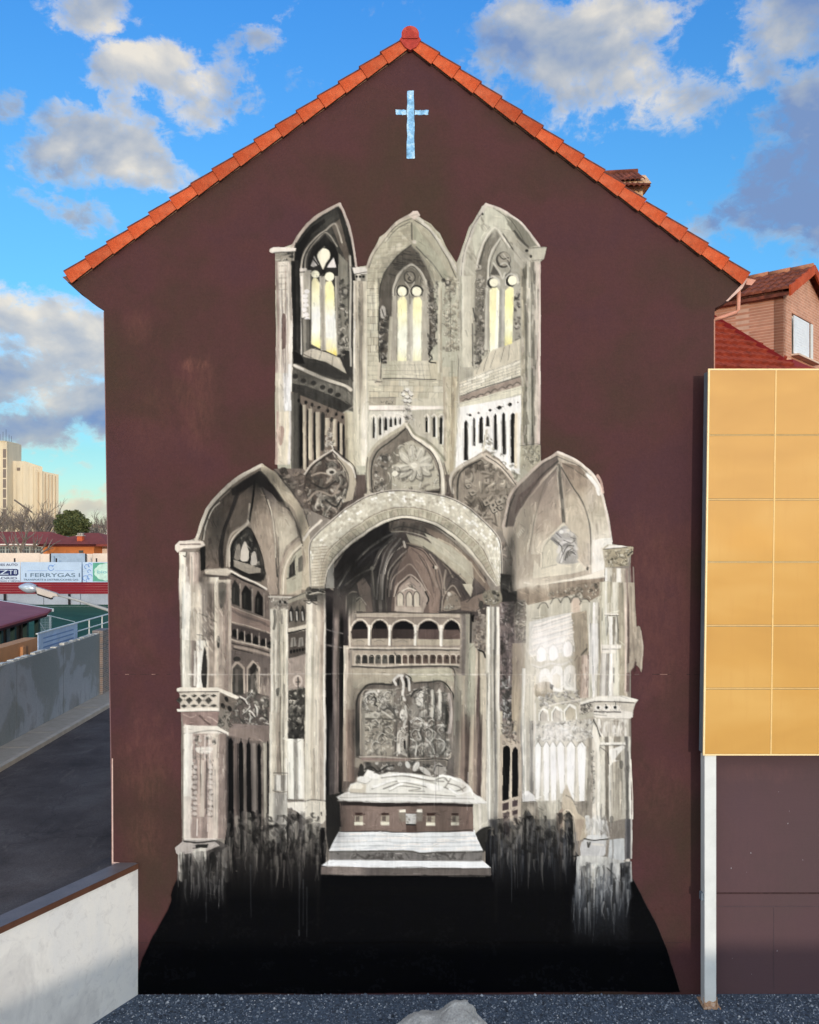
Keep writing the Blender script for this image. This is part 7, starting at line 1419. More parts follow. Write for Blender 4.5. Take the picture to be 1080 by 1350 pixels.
# ---------------------------------------------------------------- the mural on the facade
def build_mural():
    Hh, Ww = PH, PW
    inside = np.ones((Hh, Ww), bool)
    a = CAN[..., 3]; cellok = (np.maximum.reduce([a[:-1, :-1], a[1:, :-1], a[:-1, 1:], a[1:, 1:]]) > .06)
    yy, xx = np.mgrid[PY0:PY1, PX0:PX1].astype(np.float32)
    def pm(pts):
        m = np.zeros((Hh, Ww), np.float32); p = np.asarray(pts, float)-[PX0, PY0]; b = box(p); c = cover(p, 0, b)
        m[b[1]:b[3], b[0]:b[2]] = c; return m > .5
    lab = np.zeros((Hh, Ww), int)
    parts = ['painted_nave', 'painted_tower', 'painted_chapel', 'painted_chapel', 'painted_arch', 'painted_relief', 'painted_tomb', 'painted_ground', 'painted_column', 'painted_column', 'painted_gallery']
    lab[pm([(340, 260), (740, 260), (740, 600), (712, 640), (650, 600), (600, 630), (580, 560), (538, 540), (490, 600), (470, 620), (436, 590), (390, 640), (340, 640)])] = 1
    lab[pm([(176, 600), (345, 600), (372, 625), (408, 700), (410, 1120), (176, 1120)])] = 2
    lab[pm([(690, 640), (735, 590), (908, 600), (908, 1140), (664, 1120), (664, 700)])] = 3
    lab[pm([tuple(ro(u)) for u in U]+[tuple(ri(u)) for u in U[::-1]])] = 4
    lab[pm([(468, 900), (530, 886), (602, 900), (604, 1008), (466, 1008)])] = 5
    lab[yy > 1120] = 7
    lab[pm([(422, 1156), (444, 1046), (460, 1024), (480, 1012), (590, 1018), (642, 1054), (648, 1156)])] = 6
    lab[pm([(403, 792), (431, 792), (432, 1090), (402, 1090)])] = 8; lab[pm([(641, 800), (660, 800), (662, 1090), (641, 1090)])] = 9
    lab[pm([(461, 808), (616, 808), (616, 880), (461, 880)])] = 10
    rgb = np.clip(CAN[..., :3], 0, 1); rl = np.where(rgb <= .04045, rgb/12.92, ((rgb+.055)/1.055)**2.4)
    mural = empty('mural', (0, 0, 0), house)
    cl = lab[:-1, :-1]
    X = ((xx+.5-540)*GK).astype(np.float32); Z = (EYE-(yy+.5-700)*GK).astype(np.float32)
    for k, nm in enumerate(parts):
        sel = cellok & (cl == k); r, c = np.nonzero(sel)
        if not len(r): continue
        i0 = r*Ww+c; q = np.stack([i0, i0+Ww, i0+Ww+1, i0+1], 1)
        u, inv = np.unique(q, return_inverse=True); inv = inv.reshape(-1, 4)
        me = bpy.data.meshes.new(nm); nv, nf = len(u), len(q)
        co = np.stack([X.ravel()[u], np.full(nv, 17.397, np.float32), Z.ravel()[u]], 1)
        me.vertices.add(nv); me.vertices.foreach_set('co', co.ravel())
        me.loops.add(nf*4); me.loops.foreach_set('vertex_index', inv.ravel().astype(np.int32))
        me.polygons.add(nf); me.polygons.foreach_set('loop_start', np.arange(0, nf*4, 4, dtype=np.int32)); me.polygons.foreach_set('loop_total', np.full(nf, 4, np.int32))
        me.update(calc_edges=True)
        at = me.color_attributes.new('paint', 'BYTE_COLOR', 'POINT')
        at.data.foreach_set('color', np.concatenate([rl.reshape(-1, 3)[u], a.ravel()[u][:, None]], 1).astype(np.float32).ravel())
        link(nm, me, M_ART, mural)
build_mural()
# ---------------------------------------------------------------- chimneys standing on the roof behind the verge
def barrel_cap(parent, P, Q, dn, n, r, m, name='cap_tile'):
    """n half round tiles side by side from P to Q, each running along dn"""
    for i in range(n):
        c = P.lerp(Q, (i+.5)/n); ax = (Q-P).normalized(); up = ax.cross(dn).normalized(); up = up if up.z > 0 else -up
        pts = [c+ax*r*math.cos(math.pi*k/6)+up*r*.8*math.sin(math.pi*k/6) for k in range(7)]; inn = [c+ax*r*.78*math.cos(math.pi*k/6)+up*r*.62*math.sin(math.pi*k/6) for k in range(6, -1, -1)]
        MB().prism(pts+inn, dn).obj(name, m, parent)
ch = empty('chimney', W3(827, 262, 21)); prop(ch, 'squat buff brick chimney with a weathered tiled cap on the right roof slope', 'chimney')
c0 = W3(806, 300, 20.6); c1 = W3(848, 246, 20.6)
MB().box(c0.x, c1.x, 20.6, 21.4, c0.z-.6, c1.z).obj('brick_stack', M_BRICK_C, ch)
tp_ = W3(800, 229, 21.0); tq_ = W3(838, 225.5, 21.0)
MB().prism([tp_+Vector((-.3, -.52, -.42)), tp_+Vector((-.3, .45, -.42)), tp_+Vector((-.3, 0, -.03))], (1.22, 0, 0)).obj('cap_core', M_BRICK_C, ch)
MB().tube([tp_+Vector((-.35, 0, .0)), tq_+Vector((.05, 0, .0))], .06, 8).obj('cap_ridge', M_TILE_D, ch)
barrel_cap(ch, W3(796, 233, 20.9)+Vector((0, 0, 0)), W3(841, 229, 20.9), Vector((.06, -.42, -.30)), 7, .068, M_TILE_D)
barrel_cap(ch, W3(800, 242, 20.6), W3(850, 243, 20.6), Vector((.06, -.28, -.16)), 7, .07, M_TILE_D)
barrel_cap(ch, W3(841, 229, 20.95), W3(841, 229, 20.95)+Vector((0, .5, 0)), Vector((.26, 0, -.32)), 4, .068, M_TILE_D)
vt = empty('roof_vent', W3(252, 250, 19.5)); prop(vt, 'small dark tiled vent peeping over the left roof slope', 'roof vent')
for i, (px, py) in enumerate([(247, 252), (253, 247), (260, 241)]):
    p = W3(px, py, 19.4); MB().prism([p+Vector((.09*math.cos(math.pi*k/6), 0, .075*math.sin(math.pi*k/6))) for k in range(7)], (0, .5, 0)).obj('cap_tile', M_TILE_D, vt)
MB().box(W3(246, 0, 19.45).x, W3(263, 0, 19.45).x, 19.5, 19.9, W3(0, 275, 19.5).z, W3(0, 251, 19.5).z).obj('vent_base', M_TILE_D, vt)
# ---------------------------------------------------------------- annexe wall to the right, same plum paint
an = empty('annexe_wall', (6.5, 17.42, 0)); prop(an, 'long plum painted wall running on behind the golden billboard', 'wall')
B('wall_body', M_MAUVE, an, xr+.003, 60, 17.42, 17.75, 0, 10.4)
k = 17.42/FL
B('render_joint', mat('dark_joint', (62, 42, 42)), an, xr+.01, 30, 17.412, 17.42, EYE-(1178.4-700)*k, EYE-(1176.6-700)*k)
for x_ in (7.15, 9.5): B('render_joint', mat('faint_joint', (84, 68, 72)), an, x_, x_+.012, 17.416, 17.42, .1, EYE-(1196-700)*k)
B('render_joint', mat('faint_joint', (84, 68, 72)), an, xr+.01, 30, 17.414, 17.42, EYE-(1195.4-700)*k, EYE-(1194.6-700)*k)
rr = random.Random(8); mb = MB()
for i in range(22):
    p = Vector((rr.uniform(xr+.1, 8.8), 17.415, rr.uniform(.3, 5.0))); s_ = rr.uniform(.005, .014)
    mb.prism([p+Vector((s_*math.cos(t)*rr.uniform(.5, 1), 0, s_*math.sin(t)*rr.uniform(.6, 1.6))) for t in np.linspace(0, 2*math.pi, 7)[:-1]], (0, .004, 0))
mb.obj('paint_chips', mat('chip_grey', (150, 146, 150), .9), an)['kind'] = 'stuff'
# ---------------------------------------------------------------- billboard
bb = empty('billboard', (5.75, 17.15, 0)); prop(bb, 'tall billboard of blank golden panels on a white steel post in front of the wall', 'billboard')
mg = bpy.data.materials.new('golden_vinyl'); mg.use_nodes = True; T = NT(mg.node_tree); T.n.clear()
tcn = T.node('ShaderNodeTexCoord').outputs['Object']; mpn = T.node('ShaderNodeMapping'); mpn.inputs['Scale'].default_value = (1, 1, 2.2); T.l.new(tcn, mpn.inputs[0])
cg = T.ramp(T.noise(mpn.outputs[0], .35, 3, .5, .3), [(.3, lin((194, 142, 58))), (.5, lin((206, 154, 68))), (.7, lin((214, 166, 84)))])
mp2 = T.node('ShaderNodeMapping'); mp2.inputs['Scale'].default_value = (3, 1, .35); T.l.new(tcn, mp2.inputs[0])
cg = T.mix(T.maprange(T.noise(mp2.outputs[0], 3.0, 5, .6), .5, .75, 0, .22), cg, lin((196, 140, 60)))
p = T.node('ShaderNodeBsdfPrincipled'); T.l.new(cg, p.inputs['Base Color']); p.inputs['Roughness'].default_value = .55; p.inputs['Coat Weight'].default_value = .25; p.inputs['Coat Roughness'].default_value = .05
bmp = T.node('ShaderNodeBump'); bmp.inputs['Strength'].default_value = .08; bmp.inputs['Distance'].default_value = .03; T.l.new(T.noise(tcn, 1.4, 2, .5), bmp.inputs['Height']); T.l.new(bmp.outputs[0], p.inputs['Normal'])
o = T.node('ShaderNodeOutputMaterial'); T.l.new(p.outputs[0], o.inputs[0])
BD = 16.9; kb = BD/FL
def BP(px, py): return Vector(((px-540-(py-740)*.0135)*kb, BD, EYE-(py-700)*kb))
cols = [932, 1020, 1110, 1200, 1290]; rows = [487, 573.5, 658.5, 741, 825, 908, 995]
for i in range(4):
    for j in range(6):
        g0 = 1.1
        q = [BP(cols[i]+g0, rows[j]+g0), BP(cols[i+1]-g0, rows[j]+g0), BP(cols[i+1]-g0, rows[j+1]-g0), BP(cols[i]+g0, rows[j+1]-g0)]
        MB().prism(q, (0, .03, 0)).obj('panel', mg, bb)
for i in range(1, 4): MB().prism([BP(cols[i]-.9, 488), BP(cols[i]+.9, 488), BP(cols[i]+.9, 994), BP(cols[i]-.9, 994)], (0, .03, 0)).obj('seam_strip', M_SEAM, bb).location = (0, -.004, 0)
for j in range(1, 6): MB().prism([BP(933, rows[j]-.55), BP(1289, rows[j]-.55), BP(1289, rows[j]+.55), BP(933, rows[j]+.55)], (0, .03, 0)).obj('seam_strip', M_SEAM, bb).location = (0, -.001, 0)
for a, b, c, d in [((930.5, 486), (932.8, 486), (932.8, 996), (930.5, 996))]+[((932.8, 486), (1290, 486), (1290, 488), (932.8, 488))]+[((932.8, 994.2), (1290, 994.2), (1290, 996), (932.8, 996))]:
    MB().prism([BP(*a), BP(*b), BP(*c), BP(*d)], (0, .04, 0)).obj('frame_edge', mat('cream_frame', (255, 226, 170), .5, .05, 4, .02, 40), bb).location = (0, -.006, 0)
MB().prism([BP(931.5, 489)+Vector((0, .04, 0)), BP(1290, 489)+Vector((0, .04, 0)), BP(1290, 994)+Vector((0, .04, 0)), BP(931.5, 994)+Vector((0, .04, 0))], (0, .24, 0)).obj('frame_box', M_GREY, bb)
for x_ in (5.635, 11.05):
    B('post', M_WHITE, bb, x_, x_+.225, 16.930, 17.160, .03, EYE-(996.5-700)*kb, bevel=.008)
    MB().add([(x_-.045, 16.830, .012), (x_+.28, 16.830, .012), (x_+.28, 17.260, .012), (x_-.045, 17.260, .012), (x_-.045, 16.830, .035), (x_+.28, 16.830, .035), (x_+.28, 17.260, .035), (x_-.045, 17.260, .035)], [(0, 3, 2, 1), (4, 5, 6, 7), (0, 1, 5, 4), (1, 2, 6, 5), (2, 3, 7, 6), (3, 0, 4, 7)]).obj('base_plate', M_RUST, bb)
    for s_ in (-.012, .237): MB().prism([(x_+s_, 16.860, .036), (x_+s_, 16.928, .036), (x_+s_, 16.928, .2)], (-.01, 0, 0)).obj('gusset', M_RUST, bb)
MB().prism([(5.635, 16.929, .036), (5.86, 16.929, .036), (5.86, 16.929, .14), (5.80, 16.929, .10), (5.72, 16.929, .13), (5.66, 16.929, .085), (5.635, 16.929, .12)], (0, -.003, 0)).obj('rust_patch', M_RUST, bb)
B('clamp', M_GREY, bb, 5.59, 5.634, 16.980, 17.100, EYE-(1190-700)*kb, EYE-(1180-700)*kb)
# ---------------------------------------------------------------- white retaining wall at left
rw = empty('retaining_wall', (e0.x, e0.y, 0)); prop(rw, 'low white rendered wall with a dark metal coping at the lower left', 'wall')
mw = bpy.data.materials.new('stained_white_render'); mw.use_nodes = True; T = NT(mw.node_tree); T.n.clear()
tcn = T.node('ShaderNodeTexCoord').outputs['Object']; mpn = T.node('ShaderNodeMapping'); mpn.inputs['Scale'].default_value = (1, 1, .6); T.l.new(tcn, mpn.inputs[0])
cw = T.ramp(T.noise(mpn.outputs[0], 1.1, 6, .6, .5), [(.3, lin((226, 226, 224))), (.5, lin((236, 234, 228))), (.66, lin((214, 212, 208)))])
cw = T.mix(T.maprange(T.noise(tcn, 5, 7, .7, .8), .5, .72, 0, .4), cw, lin((190, 188, 186)))
cw = T.mix(T.maprange(T.noise(tcn, 22, 4, .7), .68, .72, 0, .5), cw, lin((150, 146, 140)))
p = T.node('ShaderNodeBsdfPrincipled'); T.l.new(cw, p.inputs['Base Color']); p.inputs['Roughness'].default_value = .85
bmp = T.node('ShaderNodeBump'); bmp.inputs['Strength'].default_value = .35; bmp.inputs['Distance'].default_value = .02; T.l.new(T.noise(tcn, 14, 6, .65), bmp.inputs['Height']); T.l.new(bmp.outputs[0], p.inputs['Normal'])
o = T.node('ShaderNodeOutputMaterial'); T.l.new(p.outputs[0], o.inputs[0])
nrm = Vector((wd.y, -wd.x)); nrm = nrm if nrm.x > 0 else -nrm     # towards the yard
A2, B2 = wAt(-.02), wAt(40); zt = RZ+.06
q = [Vector((A2.x, A2.y, 0)), Vector((B2.x, B2.y, 0)), Vector((B2.x-nrm.x*.3, B2.y-nrm.y*.3, 0)), Vector((A2.x-nrm.x*.3, A2.y-nrm.y*.3, 0))]
MB().prism(q, (0, 0, zt-.01)).obj('wall_body', mw, rw)
def strip(a, b, z0, z1, m, name):
    P0, P1 = wAt(.03), wAt(40)
    q = [Vector((P0.x+nrm.x*a, P0.y+nrm.y*a, z0)), Vector((P1.x+nrm.x*a, P1.y+nrm.y*a, z0)), Vector((P1.x+nrm.x*b, P1.y+nrm.y*b, z0)), Vector((P0.x+nrm.x*b, P0.y+nrm.y*b, z0))]
    return MB().prism(q, (0, 0, z1-z0)).obj(name, m, rw)
strip(-.36, .03, zt-.005, zt+.03, mat('dull_metal_coping', (112, 104, 104), .45, .12, 3, .05, 40), 'coping')
strip(.031, .042, zt-.075, zt+.032, mat('brown_drip_edge', (92, 62, 48), .5, .15, 3, .05, 40), 'drip_edge')
# ---------------------------------------------------------------- boulder
bm = bmesh.new(); bmesh.ops.create_icosphere(bm, subdivisions=6, radius=1)
from mathutils import noise as mn
for v in bm.verts:
    d = v.co.normalized(); p = Vector((d.x*.92, d.y*.55, d.z*.60))
    p.z -= .17*max(0, -d.x+.1)**.8
    p.z -= .15*math.exp(-((d.x+.12)/.22)**2)*max(0, d.z)
    p.z += .10*math.exp(-((d.x-.55)/.35)**2)*max(0, d.z)
    q = p*1.6
    f = mn.fractal(q*1.1, 1.0, 2.0, 5)*.10+mn.ridged_multi_fractal(q*2.0, 1.0, 2.1, 4, 1.0, 2.0)*.035+mn.fractal(q*7, .9, 2.1, 4)*.022
    c = mn.cell(q*1.4)*.03
    v.co = p*(1+f+c-.08)
me = bpy.data.meshes.new('boulder'); bm.to_mesh(me); bm.free()
bo = link('boulder', me, mat('pale_limestone', (178, 176, 172), .92, .18, 3.2, .9, 26, c2=(206, 204, 200), fine=.14)); bo.location = ((584-540)/FL*15.5, 15.5, .24)
prop(bo, 'rough pale grey boulder on the gravel in front of the black painted ground', 'boulder')
# ---------------------------------------------------------------- loose gravel of the yard
g = np.random.RandomState(2); n = 26000
gx = g.uniform(-7.2, 9.2, n); gy = 17.38-g.rand(n)**1.15*2.6
keep = (gx-e0.x)*nrm.x+(gy-e0.y)*nrm.y > .06; gx, gy = gx[keep], gy[keep]; n = len(gx)
sz = g.uniform(.010, .026, n)*np.where(g.rand(n) < .06, 2.0, 1)
octa = np.array([(1, 0, 0), (-1, 0, 0), (0, 1, 0), (0, -1, 0), (0, 0, .8), (0, 0, -.4)], float); of = np.array([(0, 2, 4), (2, 1, 4), (1, 3, 4), (3, 0, 4), (2, 0, 5), (1, 2, 5), (3, 1, 5), (0, 3, 5)])
th = g.rand(n)*6.28; V = octa[None]*g.uniform(.6, 1.2, (n, 6, 1))*sz[:, None, None]
x_ = V[..., 0]*np.cos(th)[:, None]-V[..., 1]*np.sin(th)[:, None]; y_ = V[..., 0]*np.sin(th)[:, None]+V[..., 1]*np.cos(th)[:, None]
V = np.stack([x_+gx[:, None], y_+gy[:, None], V[..., 2]+sz[:, None]*.3], -1).reshape(-1, 3); Fc = (of[None]+np.arange(n)[:, None, None]*6).reshape(-1, 3)
me = bpy.data.meshes.new('gravel'); me.vertices.add(len(V)); me.vertices.foreach_set('co', V.ravel()); me.loops.add(len(Fc)*3); me.loops.foreach_set('vertex_index', Fc.ravel().astype(np.int32)); me.polygons.add(len(Fc)); me.polygons.foreach_set('loop_start', np.arange(0, len(Fc)*3, 3, dtype=np.int32)); me.polygons.foreach_set('loop_total', np.full(len(Fc), 3, np.int32)); me.update(calc_edges=True)
mgv = bpy.data.materials.new('crushed_stone'); mgv.use_nodes = True; T = NT(mgv.node_tree); T.n.clear()
ge = T.node('ShaderNodeNewGeometry'); cgv = T.ramp(ge.outputs['Random Per Island'], [(0, lin((46, 52, 62))), (.4, lin((80, 90, 104))), (.75, lin((122, 132, 146))), (.95, lin((160, 168, 178))), (1, lin((214, 216, 220)))])
p = T.node('ShaderNodeBsdfPrincipled'); T.l.new(cgv, p.inputs['Base Color']); p.inputs['Roughness'].default_value = .7; o = T.node('ShaderNodeOutputMaterial'); T.l.new(p.outputs[0], o.inputs[0])
prop(link('gravel', me, mgv), 'loose blue grey gravel scattered along the foot of the wall', 'gravel', kind='stuff')
# ---------------------------------------------------------------- brick house with a dormer, upper right
bh = empty('brick_house', (W3(1033, 475, 24).x, 24, RZ)); prop(bh, 'pink brick house with a gabled dormer and red tiled roof behind the billboard', 'house')
C = W3(1033, 475, 24); uu = Vector((-.75, .66)).normalized(); vv = Vector((.66, .75)).normalized()
S_ = lambda px, py: hit(px, py, C, uu); Fr = lambda px, py: hit(px, py, C, vv)
inn = Vector((uu.x*.0+vv.x*.25, vv.y*.25, 0)); inf = Vector((uu.x*.25, uu.y*.25, 0))
MB().prism([S_(1033, 380), S_(1033, 476), S_(930, 412), S_(930, 398)], inn).obj('side_wall', M_BRICK, bh)
cL, cA, cR = Fr(1033, 380), Fr(1059, 356), Fr(1090, 384)
cR.z = cL.z; hw = (cR-cL).length; cA = cL.lerp(cR, .5); cA.z = Fr(1059, 356).z
bR = Fr(1033, 476)+(cR-cL); 
wl = [Fr(1044, 412), Fr(1072, 414), Fr(1072, 471), Fr(1044, 467)]
t0 = (wl[0]-cL).xy.length/hw; t1 = (wl[1]-cL).xy.length/hw; zt0, zb0 = wl[0].z, wl[3].z; b0 = Fr(1033, 476).z
def FP(t, z): p = cL.lerp(cR, t); return Vector((p.x, p.y, z))
def roofz(t): return cL.z+(cA.z-cL.z)*(1-abs(t-.5)*2)
fr = MB()
fr.prism([FP(0, b0), FP(t0, b0), FP(t0, roofz(t0)), FP(0, cL.z)], inf); fr.prism([FP(t1, b0), FP(1, b0), FP(1, cL.z), FP(t1, roofz(t1))], inf)
fr.prism([FP(t0, b0), FP(t1, b0), FP(t1, zb0), FP(t0, zb0)], inf); fr.prism([FP(t0, zt0), FP(t1, zt0), FP(t1, roofz(t1)), FP(.5, cA.z), FP(t0, roofz(t0))] if t0 < .5 < t1 else [FP(t0, zt0), FP(t1, zt0), FP(t1, roofz(t1)), FP(t0, roofz(t0))], inf)
fr.obj('front_wall', M_BRICK, bh)
wn_ = MB().prism([FP(t0, zb0), FP(t1, zb0), FP(t1, zt0), FP(t0, zt0)], inf*.3).obj('window', M_WHITE, bh); wn_.location = inf*.45
sh_ = MB()
for i in range(14):
    za = zb0+.05+(zt0-zb0-.1)*i/14; zb_ = zb0+.05+(zt0-zb0-.1)*(i+.96)/14
    sh_.prism([FP(t0+.03, za), FP(t1-(t1-t0)*.22, za), FP(t1-(t1-t0)*.22, zb_), FP(t0+.03, zb_)], inf*.08)
s0 = sh_.obj('shutter', mat('shutter_white', (226, 232, 236), .5, .05), wn_); s0.location = -inf*.1
MB().prism([FP(t1-(t1-t0)*.14, zb0+.04), FP(t1-.02, zb0+.04), FP(t1-.02, zt0-.04), FP(t1-(t1-t0)*.14, zt0-.04)], inf*.1).obj('frame', M_WHITE, wn_).location = -inf*.12
MB().prism([FP(t0-.02, zb0-.05), FP(t1+.02, zb0-.05), FP(t1+.02, zb0-.003), FP(t0-.02, zb0-.003)], inf*.9).obj('sill', mat('pale_sill', (214, 190, 170)), wn_).location = -inf*.85
# dormer roof: barrels fall from the ridge to the side eave
rd = Vector((uu.x, uu.y, 0)); eo = Vector((-vv.x, -vv.y, 0))
E0 = cL-inf*.8+eo*.16+Vector((0, 0, -.10)); A0 = cA-inf*.8+Vector((0, 0, .06))
L_r = 4.4; nb = 19; mb = MB()
for side in (0, 1):
    Ea = E0 if side == 0 else cR-inf*.8-eo*.18+Vector((0, 0, -.02))
    for i in range(nb):
        o0 = rd*(L_r*i/nb); wst = L_r/nb
        for seg in range(4):
            a_, b_ = seg/4, (seg+1)/4+.02; up = Vector((0, 0, 1)); row = []
            for tt, lift in ((a_, .035), (b_, .0)):
                base = Ea.lerp(A0, tt)+o0
                row += [base+rd*(wst*(.5-.5*math.cos(math.pi*k/6)))+up*(.085*math.sin(math.pi*k/6)+lift) for k in range(7)]
            mb.add(row, [(k, k+1, k+8, k+7) for k in range(6)]+[tuple(range(7))])
rt_ = mb.obj('roof_tiles', mat('dormer_roof_brown', (122, 66, 48), .85, .35, 5, .3, 40, c2=(150, 84, 58)), bh); rt_['kind'] = 'stuff'
MB().prism([E0+Vector((0, 0, -.06)), A0+Vector((0, 0, -.02)), A0+Vector((0, 0, -.1)), E0+Vector((0, 0, -.14))], rd*L_r).obj('roof_board', M_TILE_D, bh)
for i in range(7): MB().tube([A0+rd*(L_r*i/7)+Vector((0, 0, .07)), A0+rd*(L_r*(i+1.04)/7)+Vector((0, 0, .07))], .10, 8, .085).obj('ridge_tile', mat('dormer_ridge', (176, 120, 92), .85, .2, 5), bh, smooth=True)
for k_ in range(4):
    for (Q0, Q1) in ((E0, A0), (cR-inf*.8-eo*.18, A0)):
        a_ = Q0.lerp(Q1, k_/4); b_ = Q0.lerp(Q1, (k_+1.03)/4); up = Vector((0, 0, 1))
        MB().prism([a_+up*-.17, b_+up*-.15, b_+up*.09, a_+up*.12], -inf*.22).obj('verge_tile', M_TILE, bh)
# main slope of the brick house
P1, P2, P3 = S_(1033, 476), S_(942, 421), bR; N3 = (P2-P1).cross(P3-P1).normalized()
def on3(px, py): r = Vector(((px-540)/FL, 1, -(py-700)/FL)); t = (P1-Vector((0, 0, EYE))).dot(N3)/r.dot(N3); return r*t+Vector((0, 0, EYE))
eh = Vector((1, .32, 0)).normalized(); N3 = (P2-P1).cross(eh).normalized(); es = N3.cross(eh).normalized(); es = es if es.z > 0 else -es; Nz = N3 if N3.z > 0 else -N3
lo_ = on3(945, 486); alow = (lo_-P1).dot(es)
mb = MB(); a0_, a1_ = -7.5, 5.0; yok = lambda r: min(p[1] for p in r) > 18.1; hi_ = (on3(942, 415)-P1).dot(es)+1.5
cr = .34; nrow = int((hi_-alow)/cr)
ncol = int((a1_-a0_)/.055)
for r_ in range(nrow):
    s0_ = alow+r_*cr; row = []
    ca = a0_
    while (P1+eh*ca+es*s0_).y < 18.0 and ca < a1_: ca += .055
    amax = a1_ if s0_ < -cr else ((P2-P1).dot(eh)*max(0, s0_)/(P2-P1).dot(es)+.12)
    ncol = int((amax-ca)/.055)
    if ncol < 3: continue
    for t_, lf in ((s0_, .085), (s0_+cr, .0)):
        for c_ in range(ncol+1):
            a = ca+c_*.055; row.append(P1+eh*a+es*t_+Nz*(.045*abs(math.sin(math.pi*a/.22))+lf))
    mb.add(row, [(c_, c_+1, ncol+2+c_, ncol+1+c_) for c_ in range(ncol)])
    mb.add(row[:ncol+1]+[p-Nz*.16 for p in row[:ncol+1]], [(c_, c_+1, ncol+2+c_, ncol+1+c_) for c_ in range(ncol)])
mr = mb.obj('main_roof', M_ROOFRED, bh); mr['kind'] = 'stuff'
MB().prism([S_(1033, 476)+Nz*.10-Vector((vv.x, vv.y, 0))*.02, S_(942, 420)+Nz*.10-Vector((vv.x, vv.y, 0))*.02, S_(942, 424)+Nz*.0-Vector((vv.x, vv.y, 0))*.05, S_(1033, 479)-Vector((vv.x, vv.y, 0))*.05], -Vector((vv.x, vv.y, 0))*.12).obj('flashing', mat('oxide_red_flashing', (134, 34, 34), .6), bh)
MB().prism([Fr(1033, 475), bR+Vector((0, 0, .02)), bR+Vector((0, 0, -.22)), Fr(1033, 483)], -Vector((uu.x, uu.y, 0))*.25).obj('flashing', mat('oxide_red_flashing', (134, 34, 34), .6), bh)
# house walls below the eaves
wb = P1+es*(alow+.2); q = [wb+eh*.5, wb+eh*4.8, wb+eh*4.8+Vector((uu.x, uu.y, 0))*7, wb+eh*.5+Vector((uu.x, uu.y, 0))*7]; pass
MB().prism([Vector((p.x, p.y, RZ-.1)) for p in q], (0, 0, wb.z-RZ-.15)).obj('house_body', M_BRICK, bh)
# ---------------------------------------------------------------- boundary wall of the sports ground
bw = empty('boundary_wall', (bx, 30, RZ)); prop(bw, 'long patched grey cement wall along the street with a rough whitish top', 'wall')
mc = bpy.data.materials.new('patched_cement'); mc.use_nodes = True; T = NT(mc.node_tree); T.n.clear()
tcn = T.node('ShaderNodeTexCoord').outputs['Object']; mpn = T.node('ShaderNodeMapping'); mpn.inputs['Scale'].default_value = (1, .8, .7); T.l.new(tcn, mpn.inputs[0])
spz = T.node('ShaderNodeSeparateXYZ'); T.l.new(tcn, spz.inputs[0])
nA = T.noise(mpn.outputs[0], .7, 5, .5, .5); hgt = T.maprange(spz.outputs[2], RZ, RZ+2.5, .10, -.10, False)
ccm = T.ramp(T.m('ADD', nA, hgt), [(.38, lin((136, 142, 142))), (.46, lin((142, 146, 146))), (.50, lin((156, 162, 168))), (.62, lin((164, 168, 174))), (.72, lin((138, 140, 140)))])
stn = T.node('ShaderNodeMapping'); stn.inputs['Scale'].default_value = (1, 3.2, .5); T.l.new(tcn, stn.inputs[0])
ccm = T.mix(T.m('MULTIPLY', T.maprange(T.noise(stn.outputs[0], 1.6, 6, .7), .52, .7), T.maprange(spz.outputs[2], RZ+1.1, RZ, 0, .6)), ccm, lin((92, 94, 92)))
ccm = T.mix(1.0, ccm, T.ramp(T.noise(tcn, 16, 6, .7), [(.3, (.9,)*3), (.7, (1.1,)*3)]), 'MULTIPLY')
p = T.node('ShaderNodeBsdfPrincipled'); T.l.new(ccm, p.inputs['Base Color']); p.inputs['Roughness'].default_value = .9
bmp = T.node('ShaderNodeBump'); bmp.inputs['Strength'].default_value = .4; bmp.inputs['Distance'].default_value = .02; T.l.new(T.noise(tcn, 9, 6, .65), bmp.inputs['Height']); T.l.new(bmp.outputs[0], p.inputs['Normal'])
o = T.node('ShaderNodeOutputMaterial'); T.l.new(p.outputs[0], o.inputs[0])
wt = RZ+2.52
B('wall_body', mc, bw, bx-.22, bx, -30, 35.2, RZ-.1, wt)
B('wall_body', mc, bw, bx-.22, bx, 36.15, 70, RZ-.1, wt)
for y_ in (27.75, 31.5): B('day_joint', mat('joint_grey', (112, 116, 118), .9), bw, bx+.001, bx+.006, y_, y_+.015, RZ, wt)
B('brick_pier', brick_mat('grey_brick_pier', (150, 128, 116), (118, 112, 112), (160, 156, 150), .25, .08, (.7, .7)), bw, bx-.3, bx+.12, 35.2, 36.15, RZ-.1, wt+.12)
rb = random.Random(5); y_ = 14.0; M_COP = mat('broken_mortar', (206, 204, 196), .95, .2, 9, .5, 30)
while y_ < 35:
    l = rb.uniform(.18, .5)
    if rb.random() < .8:
        h = rb.uniform(.03, .08); MB().prism([(bx-.2+rb.uniform(-.02, .03), y_, wt), (bx-.02+rb.uniform(-.03, .015), y_+.02, wt), (bx-.02, y_+l-.04, wt), (bx-.2, y_+l-.02, wt)], (0, rb.uniform(-.02, .02), h)).obj('coping_stone', M_COP, bw)
    y_ += l
